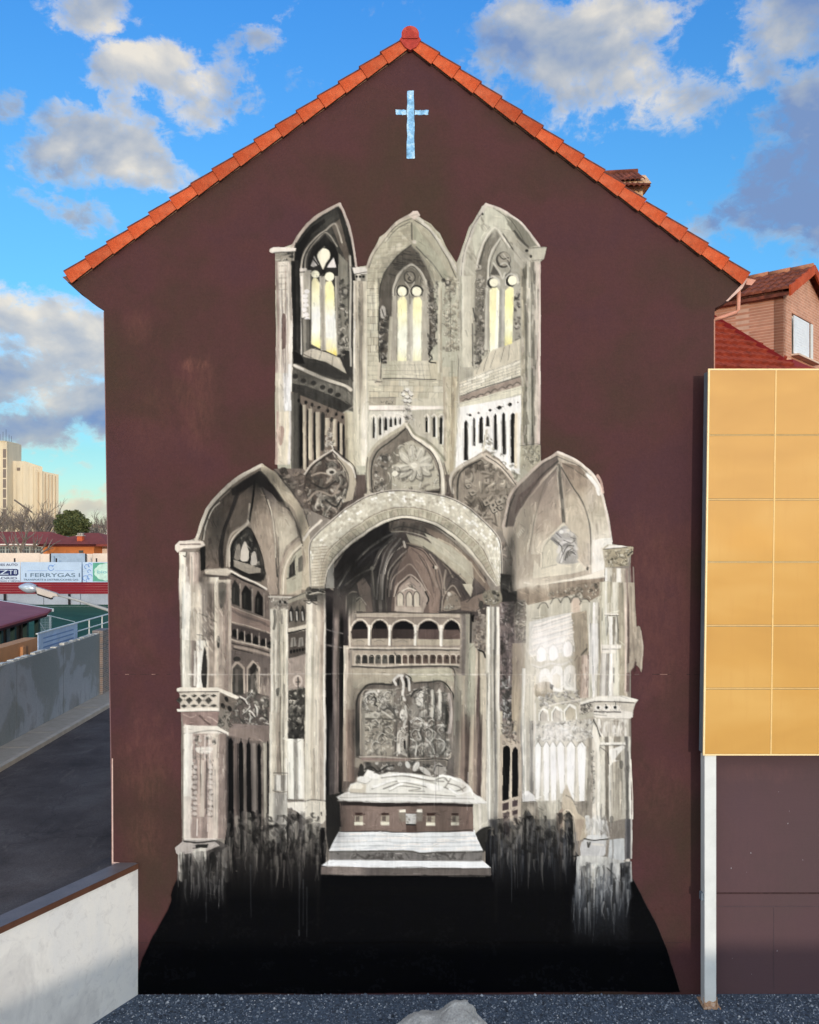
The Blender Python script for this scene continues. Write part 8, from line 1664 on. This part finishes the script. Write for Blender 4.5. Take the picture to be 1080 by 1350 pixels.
# railing behind the wall
rl_ = empty('railing', (-12.9, 35, RZ)); prop(rl_, 'white metal railing with two rails above the cement wall', 'railing')
zr = EYE-3.56
for z_, r_ in ((zr, .03), (zr-.34, .025)): MB().tube([(-12.9, 31.0, z_), (-12.9, 60, z_)], r_, 6).obj('rail', M_WHITE, rl_)
for i in range(18): MB().tube([(-12.9, 31.2+i*1.5, RZ), (-12.9, 31.2+i*1.5, zr)], .028, 6).obj('post', M_WHITE, rl_)
bn = empty('hoarding', (-12.82, 32, RZ)); prop(bn, 'pale blue advertising sheet tied to the railing above the cement wall', 'hoarding')
B('sheet', mat('pale_blue_sheet', (176, 198, 226), .6, .1, 2.2, .1, 20), bn, -12.84, -12.81, 30.6, 34.2, zr-1.1, zr+.0)
for i in range(3): B('print_line', mat('blue_grey_print', (120, 150, 196), .6), bn, -12.808, -12.804, 31.0, 33.8, zr-.22-i*.16, zr-.17-i*.16)
B('sheet_frame', M_WHITE, bn, -12.86, -12.79, 30.5, 34.3, zr+.001, zr+.035)
# pitch
MB().poly([(-90, 38, RZ+.01), (30, 38, RZ+.01), (30, 79.2, RZ+.01), (-90, 79.2, RZ+.01)]).obj('pitch', M_TURF); prop(bpy.data.objects['pitch'], kind='structure')
for k_, y_ in enumerate((77.2,)): MB().poly([(-88, y_, RZ+.018), (28, y_, RZ+.018), (28, y_+.12, RZ+.018), (-88, y_+.12, RZ+.018)]).obj('pitch_line', M_WHITE); prop(bpy.data.objects['pitch_line'], kind='structure')
gp = W3(47, 812, 56); gq = W3(66, 811, 56)
go = empty('goal', (gp.x, 56, RZ)); prop(go, 'small white football goal on the green pitch beside the clubhouse', 'goal')
MB().tube([(gp.x, 56, RZ), (gp.x, 56, gp.z), (gq.x, 56, gp.z), (gq.x, 56, RZ)], .06, 6).obj('goal_frame', M_WHITE, go)
MB().tube([(gp.x, 56, gp.z), (gp.x+.2, 57.2, RZ)], .035, 6).obj('stay', M_WHITE, go); MB().tube([(gq.x, 56, gp.z), (gq.x+1.1, 57.2, gp.z-.5), (gq.x+1.1, 57.2, RZ)], .035, 6).obj('stay', M_WHITE, go)
nt = MB()
for i in range(12): z_ = RZ+(gp.z-RZ)*(i+.5)/12; nt.box(gp.x, gq.x, 56.3, 56.31, z_, z_+.012)
for i in range(10): x_ = gp.x+(gq.x-gp.x)*(i+.5)/10; nt.box(x_, x_+.012, 56.3, 56.31, RZ, gp.z)
n_ = nt.obj('net', M_WHITE, go); n_['kind'] = 'stuff'
# clubhouse with the red canopy
cb = empty('clubhouse', (-17, 36, RZ)); prop(cb, 'low clubhouse with a dull red metal canopy roof and dark wooden posts', 'clubhouse')
Aq, Bq, Cq, Dq = W3(-60, 777, 52), W3(69, 803.5, 41.0), W3(62, 809, 39.8), W3(-70, 850, 31.5)
zA = EYE-3.6; zD = EYE-3.66
Aq = Vector((-31.0, 56.0, zA)); Bq = Vector((-16.5, 40.9, zA)); Cq = Vector((-16.25, 39.8, zD)); Dq = Vector((-15.1, 27.5, zD))
Eq = Vector((-29, 30, zA)) 
M_CAN = mat('dull_red_sheet_roof', (146, 66, 70), .6, .1, .8, .05, 20, c2=(158, 80, 84))
MB().prism([Aq, Bq, Cq, Dq, Vector((-28, 27.5, zA+.1))], (0, 0, -.09)).obj('roof', M_CAN, cb)
MB().prism([Aq+Vector((0, 0, .01)), Bq+Vector((0, 0, .01)), Bq+Vector((.04, .12, .01)), Aq+Vector((0, .16, .01))], (0, 0, -.14)).obj('roof_trim', M_WHITE, cb)
MB().prism([Cq+Vector((.0, 0, -.09)), Dq+Vector((.0, 0, -.09)), Dq+Vector((-.05, 0, -.2)), Cq+Vector((-.05, 0, -.2))], (-.1, 0, 0)).obj('fascia', mat('dark_wine', (72, 30, 40), .6), cb)
M_WD = mat('stained_timber', (96, 66, 48), .8, .35, 3, .2, 40, stretch=(3, 3, .4), c2=(128, 90, 60))
dd = (Dq-Cq); ins = Vector((-.9, .1, 0))
for i in range(22):
    a_ = Cq+ins+dd*((i+.08)/22); b_ = Cq+ins+dd*((i+.86)/22)
    MB().prism([Vector((a_.x, a_.y, RZ)), Vector((b_.x, b_.y, RZ)), Vector((b_.x, b_.y, zD-.1)), Vector((a_.x, a_.y, zD-.1))], (-.05, 0, 0)).obj('timber_panel', M_WD if i % 4 else mat('grey_panel', (120, 124, 118), .8), cb)
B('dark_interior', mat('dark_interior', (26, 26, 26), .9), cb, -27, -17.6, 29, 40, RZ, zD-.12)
for i in range(9):
    p_ = Cq+ins*.45+dd*(i/8.2+.02); MB().box(p_.x-.09, p_.x+.09, p_.y-.09, p_.y+.09, RZ, zD-.1).obj('post', mat('dark_green_post', (44, 66, 62), .6), cb)
ow = empty('terrace_wall', (-13.7, 30, RZ)); prop(ow, 'low ochre wall with a rounded end between the clubhouse and the cement wall', 'wall')
zo = EYE-3.93; pts = []
for k_ in range(9): t = math.pi*.5*k_/8; pts.append(Vector((-13.7, 32.7+.55*math.sin(t), zo-.5+.5*math.cos(t))))
MB().prism([Vector((-13.7, 22, RZ)), Vector((-13.7, 22, zo))]+pts+[Vector((-13.7, 33.25, RZ))], (-.5, 0, 0)).obj('wall_body', mat('ochre_render', (206, 150, 104), .85, .1, 1.2, .1, 30, c2=(190, 136, 96)), ow)
for y_ in (27.9, 31.2): B('buttress', mat('ochre_render', (206, 150, 104)), ow, -13.695, -13.6, y_, y_+.25, RZ, zo-.15)
# ---------------------------------------------------------------- far side of the pitch: fence with advertising
def fz(py, d): return EYE-(py-700)/FL*d
def fx(px, d): return (px-540)/FL*d
d0 = 79.5
fe = empty('pitch_fence', (-30, d0, RZ)); prop(fe, 'fence of grey panels topped by wine red boards across the far side of the pitch', 'fence')
for i in range(16):
    xa = -46+i*3.3
    B('grey_panel', mat('grey_fence_panel', (166, 172, 182), .8, .08, .8, .05, 10), fe, xa+.03, xa+3.27, d0, d0+.08, RZ, fz(783, d0))
for k_ in range(5): B('red_board', M_RED, fe, -46, 7, d0-.06+.004*k_, d0, fz(783-k_*3.1, d0)+.015, fz(783-(k_+1)*3.1, d0))
for px in (7, 92, 176, 262, 346): B('post', M_DARK, fe, fx(px-1.6, d0), fx(px+1.6, d0), d0-.12, d0-.07, RZ, fz(783, d0))
for px in (-40, 19, 66, 74, 113, 127, 188): B('post', M_DARK, fe, fx(px-.8, d0), fx(px+.8, d0), d0+.01, d0+.1, fz(768, d0), fz(730 if px in (66, 113) else 736, d0))
def board(x0, x1, name, label, m):
    e = empty(name, (fx((x0+x1)/2, d0), d0, fz(768, d0))); prop(e, label, 'banner')
    B('banner_sheet', m, e, fx(x0, d0), fx(x1, d0), d0-.10, d0-.07, fz(767.5, d0), fz(741, d0)); return e
M_BLUEW = mat('banner_pale_blue', (188, 208, 232), .6, .05, .8, 0, 10); M_INK = mat('banner_grey_ink', (92, 116, 140), .6); M_NAVY = mat('banner_navy', (38, 48, 98), .6); M_BLUEP = mat('banner_blue_print', (124, 160, 214), .6)
def text(s, px, py, h, m, parent, w=None, name='lettering'):
    cu = bpy.data.curves.new(name, 'FONT'); cu.body = s; cu.size = h/FL*d0*1.38; cu.align_x = 'CENTER'; cu.align_y = 'CENTER'; cu.extrude = .004; cu.offset = .004
    o = bpy.data.objects.new(name, cu); COL.objects.link(o)
    bpy.context.view_layer.update(); wd_ = o.dimensions.x; me = bpy.data.meshes.new_from_object(o); bpy.data.objects.remove(o)
    o = link(name, me, m); o.rotation_euler = (R(90), 0, 0); sx = (w/FL*d0/wd_) if w else 1
    o.scale = (sx, 1, 1); o.location = (fx(px, d0), d0-.115, fz(py, d0)); setp(o, parent); return o
b1 = board(27.8, 108, 'ferrygas_banner' if 0 else 'gas_banner', 'pale blue banner reading FERRYGAS under a round flame mark, on the far fence', M_BLUEW)
text('I FERRYGAS I', 70, 758.4, 5.2, M_INK, b1, 72); text('TRANSPORTE & DISTRIBUCIONES GAS', 68, 764.3, 2.4, M_INK, b1, 72)
B('rule', M_BLUEP, b1, fx(37, d0), fx(63, d0), d0-.106, d0-.1005, fz(752.6, d0), fz(752.1, d0)); B('rule', M_BLUEP, b1, fx(73, d0), fx(98, d0), d0-.106, d0-.1005, fz(752.6, d0), fz(752.1, d0))
lg = []
for k_ in range(17): t = math.pi*2*k_/16+.6; lg.append((fx(68, d0)+.24*math.cos(t), d0-.11, fz(748.6, d0)+.24*math.sin(t)))
MB().tube(lg[:15], .045, 6, .03).obj('logo_ring', M_BLUEP, b1); MB().tube([(fx(69, d0), d0-.11, fz(747.5, d0)), (fx(72, d0), d0-.11, fz(744.5, d0)), (fx(73.5, d0), d0-.11, fz(743.6, d0))], .03, 6, .015).obj('logo_flame', M_BLUEP, b1)
b2 = board(-40, 27, 'dealer_banner', 'white banner with navy lozenge lettering at the left end of the far fence', mat('banner_white', (206, 218, 234), .6, .05, .8, 0, 10))
text('TALLERES AUTO', 4, 744.6, 3.0, M_NAVY, b2, 40); text('MADRID', 6, 762.4, 2.8, M_NAVY, b2, 34); text('SERVICIO Y VENTA', 10, 766, 1.5, M_NAVY, b2, 34)
MB().prism([(fx(-20, d0), d0-.101, fz(750, d0)), (fx(23, d0), d0-.101, fz(750, d0)), (fx(25, d0), d0-.101, fz(751.5, d0)), (fx(25, d0), d0-.101, fz(757, d0)), (fx(23, d0), d0-.101, fz(759, d0)), (fx(-20, d0), d0-.101, fz(759, d0))], (0, -.006, 0)).obj('lozenge', M_NAVY, b2)
text('Z', 6, 754.6, 6.4, mat('banner_white', (206, 218, 234)), b2, 12); text('T', 15, 754.6, 6.0, mat('banner_white', (206, 218, 234)), b2, 6); text('8', 21, 754.4, 5.6, mat('banner_white', (206, 218, 234)), b2, 4)
b3 = board(109.8, 190, 'clinic_banner', 'pale banner with a green panel and cloud badge beside the house corner', M_BLUEW)
M_GRN = mat('banner_green', (96, 168, 146), .6); B('green_panel', M_GRN, b3, fx(123, d0), fx(188, d0), d0-.106, d0-.1005, fz(766.5, d0), fz(742, d0))
bl = []
for k_ in range(40): t = 2*math.pi*k_/40; rr_ = 1+.09*abs(math.sin(t*5)); bl.append((fx(140, d0)+.98*rr_*math.cos(t), d0-.107, fz(754, d0)+.72*rr_*math.sin(t)))
MB().prism(bl, (0, -.006, 0)).obj('badge', mat('badge_mint', (196, 226, 214), .6), b3); o_ = text('bios', 137, 754, 4.2, mat('mint_ink', (120, 186, 196), .6), b3, 16); o_.location.y -= .01
for px, py, r_ in [(115, 747, .2), (119, 745, .16), (113, 762, .22), (119, 760, .2), (116, 765, .14), (118, 753, .14)]:
    MB().tube([(fx(px, d0)+r_*math.cos(t), d0-.108, fz(py, d0)+r_*math.sin(t)) for t in np.linspace(0, 4.6, 9)], .035, 5).obj('leaf_print', M_BLUEP, b3)
bwl = empty('rear_wall', (-25, 84, RZ)); prop(bwl, 'long cream wall just behind the advertising fence', 'wall')
for i in range(12): B('wall_panel', mat('cream_render', (232, 214, 196), .85, .06, .6, .05, 10), bwl, -50+i*5, -45.03+i*5, 84, 84.2, RZ, fz(730.2, 84)+.1*(i % 3)*.4)
gpn = empty('grey_screen', (fx(90, 82), 82, RZ)); prop(gpn, 'blue grey screen panel between black posts over the gas banner', 'screen'); B('screen_panel', mat('blue_grey_screen', (160, 180, 200), .7, .08, 2, .05, 10), gpn, fx(67.5, 82), fx(112, 82), 82, 82.05, RZ, fz(729.5, 82))
# ---------------------------------------------------------------- low buildings beyond
def hip(parent, x0, x1, y0, y1, ze, zr_, rx0, rx1, m):
    ym = (y0+y1)/2
    MB().add([(x0, y0, ze), (x1, y0, ze), (x1, y1, ze), (x0, y1, ze), (rx0, ym, zr_), (rx1, ym, zr_), (x0, y0, ze-.25), (x1, y0, ze-.25), (x1, y1, ze-.25), (x0, y1, ze-.25)], [(0, 1, 5, 4), (1, 2, 5), (2, 3, 4, 5), (3, 0, 4), (6, 7, 1, 0), (7, 8, 2, 1), (8, 9, 3, 2), (9, 6, 0, 3), (9, 8, 7, 6)]).obj('roof', m, parent)
M_RR = mat('far_red_roof', (140, 66, 60), .85, .15, .25, .3, 2.5, c2=(158, 80, 70), stretch=(1, .3, 1)); M_RR2 = mat('far_red_roof_deep', (128, 62, 54), .85, .2, .3, .3, 2.5, stretch=(1, .3, 1))  # second, slightly deeper red for the orange building's roof
d1 = 112
h1 = empty('orange_building', (fx(95, d1), d1, RZ)); prop(h1, 'low orange building with a hipped red roof and small orange chimney', 'building')
B('wall', mat('orange_render', (208, 124, 70), .85, .06, .4, .05, 10), h1, fx(57, d1), fx(124, d1), d1, d1+10, RZ, fz(718.5, d1))
B('wall', mat('cream_render', (226, 204, 184)), h1, fx(124, d1), fx(160, d1), d1+3, d1+10, RZ, fz(718.5, d1))
B('eaves', mat('white_eaves', (228, 222, 212), .7), h1, fx(53, d1), fx(130, d1), d1-.9, d1+.02, fz(719.2, d1), fz(717.6, d1))
hip(h1, fx(53, d1), fx(146, d1), d1-.9, d1+13, fz(717.4, d1), fz(702.5, d1+6), fx(92, d1), fx(108, d1), M_RR2)
c_ = MB().box(fx(97.5, d1), fx(104.5, d1), d1+1.0, d1+1.8, fz(716, d1), fz(707, d1)).obj('chimney', mat('chimney_orange', (196, 96, 60), .85), h1)
MB().box(fx(96.5, d1), fx(105.5, d1), d1+.9, d1+1.9, fz(706.9, d1), fz(705.6, d1)).obj('chimney_cap', mat('cap_grey', (176, 166, 156), .9), c_)
for px in (98.5, 101, 103.5): MB().box(fx(px-.7, d1), fx(px+.7, d1), d1+1.1, d1+1.6, fz(705.5, d1), fz(702.6, d1)).obj('chimney_pot', mat('cap_grey', (176, 166, 156)), c_)
B('window', M_GLASS, h1, fx(104, d1), fx(110, d1), d1-.03, d1+.05, fz(729, d1), fz(725.5, d1))
h2 = empty('school_building', (fx(20, d1+6), d1+6, RZ)); prop(h2, 'long low building with a red roof and a row of tall dark windows', 'building')
d2 = d1+6
B('wall', mat('pale_render', (190, 186, 176), .85), h2, fx(-90, d2), fx(58, d2), d2, d2+12, RZ, fz(718.5, d2))
hip(h2, fx(-95, d2), fx(64, d2), d2-1, d2+14, fz(716.8, d2), fz(701, d2+6), fx(-80, d2), fx(40, d2), M_RR)
B('eaves', mat('white_eaves', (228, 222, 212)), h2, fx(-95, d2), fx(60, d2), d2-1.02, d2-.02, fz(718.6, d2), fz(716.9, d2))
for i, px in enumerate(range(-64, 56, 8)):
    if 15 < px < 40 and i % 2: continue
    w_ = B('window', mat('window_frame_pale', (170, 184, 184), .6), h2, fx(px, d2), fx(px+7, d2), d2-.06, d2, fz(731, d2), fz(720.2, d2))
    for a_ in (0.5, 3.8):
        for zz in ((721, 724.6), (725.2, 730.6)): B('pane', M_GLASS, w_, fx(px+a_, d2), fx(px+a_+2.7, d2), d2-.09, d2-.061, fz(zz[1], d2), fz(zz[0], d2))
# grain silo
d3 = 380
si = empty('grain_silo', (fx(35, d3), d3, RZ)); prop(si, 'huge pale cream grain silo with a windowed stair tower at far left', 'silo')
M_SILO = mat('cream_concrete', (214, 202, 178), .9, .06, .06, .05, .4, stretch=(1, 1, .15), c2=(214, 194, 160)); zb = RZ-.02  # one warm cream tone over the whole silo
B('stair_tower', M_SILO, si, fx(-14, d3), fx(17.5, d3), d3-6, d3+8, zb, fz(584, d3))
B('tower_cap', M_SILO, si, fx(-15, d3), fx(16, d3), d3-6.3, d3+7, fz(584, d3)+.01, fz(583, d3))
for k_ in range(8): B('stair_window', mat('silo_window', (124, 112, 104), .6), si, fx(4, d3-6), fx(8, d3-6), d3-6.1, d3-5.9, fz(603.5+k_*13.2, d3-6), fz(592+k_*13.2, d3-6))
xs = [(18, 33, 607.5), (33, 55.5, 609)]
MB().prism([(fx(17.5, d3), d3, zb), (fx(56, d3), d3, zb), (fx(56, d3), d3, fz(615.5, d3)), (fx(33, d3), d3, fz(608, d3)), (fx(17.5, d3), d3, fz(607.6, d3))], (-13.2, 30, 0)).obj('storage_block', M_SILO, si)
MB().prism([(fx(49, d3), d3-.8, zb), (fx(70, d3), d3+6, zb), (fx(70, d3), d3+6, fz(624.5, d3)), (fx(49, d3), d3-.8, fz(619.5, d3))], (-11, 26, 0)).obj('storage_block', M_SILO, si)
for k_ in range(6):
    px = 51+k_*3.2; dd_ = d3-.8+(px-49)/21*6.8; B('pilaster', mat('silo_rib', (206, 182, 150), .9), si, fx(px, d3), fx(px+.5, d3), dd_-.45, dd_+.6, zb, fz(620+(px-49)*.24, d3)-.6)
for px in (22, 30, 38, 44): B('pilaster', M_SILO, si, fx(px, d3), fx(px+.4, d3), d3-.25, d3-.01, zb, fz(609.5 if px < 36 else 611.5, d3)-1)
B('roof_hatch', mat('silo_window', (124, 112, 104)), si, fx(22.5, d3), fx(26.5, d3), d3-.2, d3-.005, fz(620.5, d3), fz(616.5, d3))
for px, t_ in ((0, 572), (4, 569), (8, 566), (12, 573), (15, 575)): MB().tube([(fx(px, d3), d3, fz(584, d3)), (fx(px, d3), d3, fz(t_, d3))], .07, 5).obj('mast', M_DARK, si)
MB().tube([(fx(19, d3-9), d3-9, fz(659, d3-9)), (fx(42, d3-9), d3-9, fz(675, d3-9))], .35, 5).obj('conveyor', mat('conveyor_grey', (110, 100, 92), .7), si)
# ---------------------------------------------------------------- trees
M_BARK = mat('winter_bark', (134, 122, 112), .95, .2, 3, .2, 20); M_BARK2 = mat('pale_bark', (150, 136, 120), .95, .2, 3, .2, 20)
def bare_tree(x, y, h, seed, label, m, spread=.55, levels=5, n0=5, r0=None, pollard=False):
    rg = random.Random(seed); t = empty('bare_tree', (x, y, RZ)); prop(t, label, 'tree', 'bare winter trees beyond the pitch')
    tr = MB(); cr2 = MB(); r0 = r0 or h*.026; top = Vector((x+rg.uniform(-.3, .3), y, RZ+h*.32))
    tr.tube([Vector((x, y, RZ)), Vector((x, y, RZ)).lerp(top, .5)+Vector((rg.uniform(-.1, .1), 0, 0)), top], r0*1.4, 7, r0)
    def grow(p, d, l, r, lv):
        mid = p+d*l*.5+Vector((rg.uniform(-1, 1), rg.uniform(-1, 1), rg.uniform(-.3, .6)))*l*.07; q = p+d*l
        cr2.tube([p, mid, q], r, 5 if lv > 2 else 3, r*.55)
        if lv <= 0: return
        for k in range(rg.choice((2, 3, 3)) if lv > 1 else 4):
            nd = (d+Vector((rg.uniform(-1, 1), rg.uniform(-1, 1), rg.uniform(-.35, .75)))*spread).normalized(); grow(p.lerp(q, rg.uniform(.45, 1)), nd, l*rg.uniform(.6, .82), r*.60, lv-1)
    for k in range(n0):
        a = 2*math.pi*k/n0+rg.random(); grow(top.lerp(Vector((x, y, RZ+h*.2)), rg.random()*.5), Vector((math.cos(a)*.55, math.sin(a)*.55, rg.uniform(.7, 1.2))).normalized(), h*.27, r0*.62, levels-1)
    tr.obj('trunk', m, t); c = cr2.obj('crown', m, t); return t
lab = ['leafless tree with a pale haze of twigs before the silo foot', 'bushy leafless tree left of the round pine', 'spreading leafless tree between silo and pine', 'slim leafless tree right of the round pine', 'dark leafless tree close to the house corner', 'short leafless tree at the far left edge', 'leafless tree with thin upright twigs behind the red roofs', 'low leafless tree below the silo tower', 'leafless tree standing against the silo flank', 'thin grey leafless tree beside the far horizon', 'leafless shrubby tree behind the orange chimney']
spots = [(5, 165, 8.5), (54, 150, 9.5), (38, 172, 10.5), (128, 170, 7.5), (143, 155, 8.0), (-14, 160, 9), (66, 180, 8.0), (20, 150, 8.0), (60, 175, 8.5), (118, 190, 7), (108, 165, 6.6)]
for i, (px, d_, h_) in enumerate(spots): bare_tree(fx(px, d_), d_, h_*1.3, 20+i, lab[i], M_BARK if i % 3 else M_BARK2, .62, 5, 6)
pt = bare_tree(fx(32, 96), 96, 9.0, 77, 'stubby pollarded tree with knotted bare limbs by the cream wall', M_BARK, .7, 3, 5, .26); pt['category'] = 'tree'; pt.name = 'pollarded_tree'
# round stone pine
dp = 140; pn = empty('stone_pine', (fx(94, dp), dp, RZ)); prop(pn, 'round dark green pine standing among the bare trees', 'tree')
MB().tube([(fx(94, dp), dp, RZ), (fx(95, dp), dp, fz(690, dp))], .35, 8, .25).obj('trunk', M_BARK, pn)
g = np.random.RandomState(9); nL = 9000; d_ = g.normal(size=(nL, 3)); d_ /= np.linalg.norm(d_, axis=1)[:, None]; d_[:, 2] = np.where(d_[:, 2] < 0, d_[:, 2]*.75, d_[:, 2])
lump = 1+.16*np.sin(d_[:, 0]*5+1)*np.cos(d_[:, 1]*5)+.12*np.sin(d_[:, 2]*11+d_[:, 0]*8); rad = (g.rand(nL)**.35)*lump
Cn = d_*rad[:, None]*np.array([2.5, 2.5, 2.3])+np.array([fx(95, dp), dp, fz(692.5, dp)])
def leaves(Cn, s, name, m, parent, seed):
    g = np.random.RandomState(seed); n = len(Cn); a = g.normal(size=(n, 3)); a /= np.linalg.norm(a, axis=1)[:, None]; b = np.cross(a, g.normal(size=(n, 3))); b /= np.linalg.norm(b, axis=1)[:, None]
    ss = s*g.uniform(.6, 1.4, n)[:, None]; V = np.stack([Cn-a*ss, Cn+b*ss*.6, Cn+a*ss, Cn-b*ss*.6], 1).reshape(-1, 3)
    me = bpy.data.meshes.new(name); me.from_pydata(V.tolist(), [], [(4*i, 4*i+1, 4*i+2, 4*i+3) for i in range(n)]); return link(name, me, m, parent)
def leaf_mat(name, c0, c1):
    m = bpy.data.materials.new(name); m.use_nodes = True; T = NT(m.node_tree); T.n.clear(); ge = T.node('ShaderNodeNewGeometry')
    c = T.ramp(ge.outputs['Random Per Island'], [(0, lin(c0)), (1, lin(c1))]); p = T.node('ShaderNodeBsdfPrincipled'); T.l.new(c, p.inputs['Base Color']); p.inputs['Roughness'].default_value = .8
    o = T.node('ShaderNodeOutputMaterial'); T.l.new(p.outputs[0], o.inputs[0]); return m
leaves(Cn, .2, 'crown', leaf_mat('pine_needles', (46, 62, 34), (104, 108, 62)), pn, 1)
# scrub and far hedge line: one mass
g = np.random.RandomState(12); n = 14000; X_ = g.uniform(-175, 20, n); Y_ = 210+g.rand(n)*25; hh = 2.6+1.6*np.sin(X_*.16)+1.2*np.sin(X_*.43+1)+1.2*g.rand(n)
prop(leaves(np.stack([X_, Y_, RZ+hh*g.rand(n)**.8], 1), .42, 'far_scrub', leaf_mat('dry_scrub', (96, 88, 76), (140, 128, 112)), None, 2), 'grey brown scrub on the horizon', 'scrub', kind='stuff')
for i, (px, d_, w_, top) in enumerate([(118, 300, 20, 691), (136, 260, 12, 692), (-30, 330, 30, 686)]):
    f_ = empty('far_house', (fx(px, d_), d_, RZ)); prop(f_, ['pale far house beyond the pine', 'small white far house near the house corner', 'long far house left of the silo'][i], 'house')
    B('wall', mat('far_cream', (206, 200, 188), .9), f_, fx(px-w_/2, d_), fx(px+w_/2, d_), d_, d_+8, RZ, fz(top+4, d_)); hip(f_, fx(px-w_/2-1, d_), fx(px+w_/2+1, d_), d_-.5, d_+8.5, fz(top+4, d_)+.3, fz(top, d_), fx(px-w_/4, d_), fx(px+w_/4, d_), mat('far_roof', (150, 110, 96), .9))
# ---------------------------------------------------------------- street lamp: column stands on the pavement, hidden by the gable from here
dl = 23.0; lp = empty('street_lamp', (fx(166, dl), dl, RZ)); prop(lp, 'grey street lamp whose curved arm reaches out past the left edge of the gable', 'street lamp')
M_LAMP = mat('lamp_grey_paint', (176, 180, 182), .45, .06, 4, .03, 30)
MB().tube([(fx(166, dl), dl, RZ), (fx(166, dl), dl, fz(826, dl)), (fx(161, dl), dl, fz(816, dl)), (fx(150, dl), dl, fz(808, dl)), (fx(142, dl), dl, fz(804, dl)), (fx(120, dl), dl, fz(797, dl)), (fx(100, dl), dl, fz(790.5, dl)), (fx(77, dl), dl, fz(784.5, dl))], .055, 10, .033).obj('column', M_LAMP, lp, smooth=True)
MB().tube([(fx(166, dl), dl, RZ), (fx(166, dl), dl, RZ+1.0)], .09, 10).obj('column_base', M_LAMP, lp)
def L3(px, py): return Vector((fx(px, dl), dl, fz(py, dl)))
hd = MB(); ax = (L3(50, 775)-L3(76, 784)).normalized(); upv = Vector((0, 1, 0)).cross(ax); upv = upv if upv.z > 0 else -upv
pr = [L3(48.5, 773.5), L3(76, 782.3), L3(78, 786.5), L3(72, 786), L3(69, 788.5), L3(50, 782.5)]
for s_ in (0,): hd.prism([p+Vector((0, -.075, 0)) for p in pr], (0, .15, 0))
hd.obj('gear_box', mat('lamp_casing_cream', (206, 196, 188), .5, .05), lp, bevel=.012)
MB().prism([p+Vector((0, -.07, -.004)) for p in (L3(50, 782.6), L3(69, 788.8), L3(68.5, 790), L3(51, 784.3))], (0, .14, 0)).obj('gear_cover', M_DARK, lp)
# bowl: an elongated half dome, glass below and reflector shell above
bw_ = bmesh.new(); bmesh.ops.create_uvsphere(bw_, u_segments=20, v_segments=14, radius=1)
tip, root = L3(22.8, 773.5), L3(49.5, 776.5); cen = tip.lerp(root, .55); ln2 = (root-tip).length*.5; axx = (root-tip).normalized(); n2 = axx.cross(Vector((0, 1, 0))); n2 = n2 if n2.z > 0 else -n2
for v in bw_.verts:
    a, b, c = v.co; f = (1-.45*max(0, -a)**1.5); v.co = cen+axx*(a*ln2)+Vector((0, b*.13*f, 0))+n2*(c*.135*f*(1.0 if c > 0 else .95))
me = bpy.data.meshes.new('lamp_bowl'); bw_.to_mesh(me); bw_.free(); me.shade_smooth()
mg2 = bpy.data.materials.new('frosted_lamp_bowl'); mg2.use_nodes = True; p = mg2.node_tree.nodes['Principled BSDF']; p.inputs['Base Color'].default_value = tuple(lin((196, 208, 222)))+(1,); p.inputs['Roughness'].default_value = .18; p.inputs['Metallic'].default_value = .35
link('lamp_bowl', me, mg2, lp)
MB().tube([L3(48.6, 771.5)+Vector((0, -.0, 0)), L3(47.6, 782.5)], .022, 8).obj('clip_band', M_DARK, lp)
# ---------------------------------------------------------------- across the yard, behind the camera: an unseen building added to shade the foot of the wall
go_ = empty('added_garage_row', (25, -22, 0)); prop(go_, 'unseen low garage building added across the yard to shade the wall foot', 'building')
B('wall', mat('cream_render', (226, 204, 184)), go_, 2, 70, -28, -21, 0, SHADE_Z)
for i in range(12): B('garage_door', mat('garage_door_grey', (150, 156, 160), .6), go_, 4+i*5.4, 7.6+i*5.4, -20.98, -20.9, .02, 2.6)
B('parapet', M_CONC, go_, 1.9, 70.1, -28.1, -20.9, SHADE_Z+.003, SHADE_Z+.12)
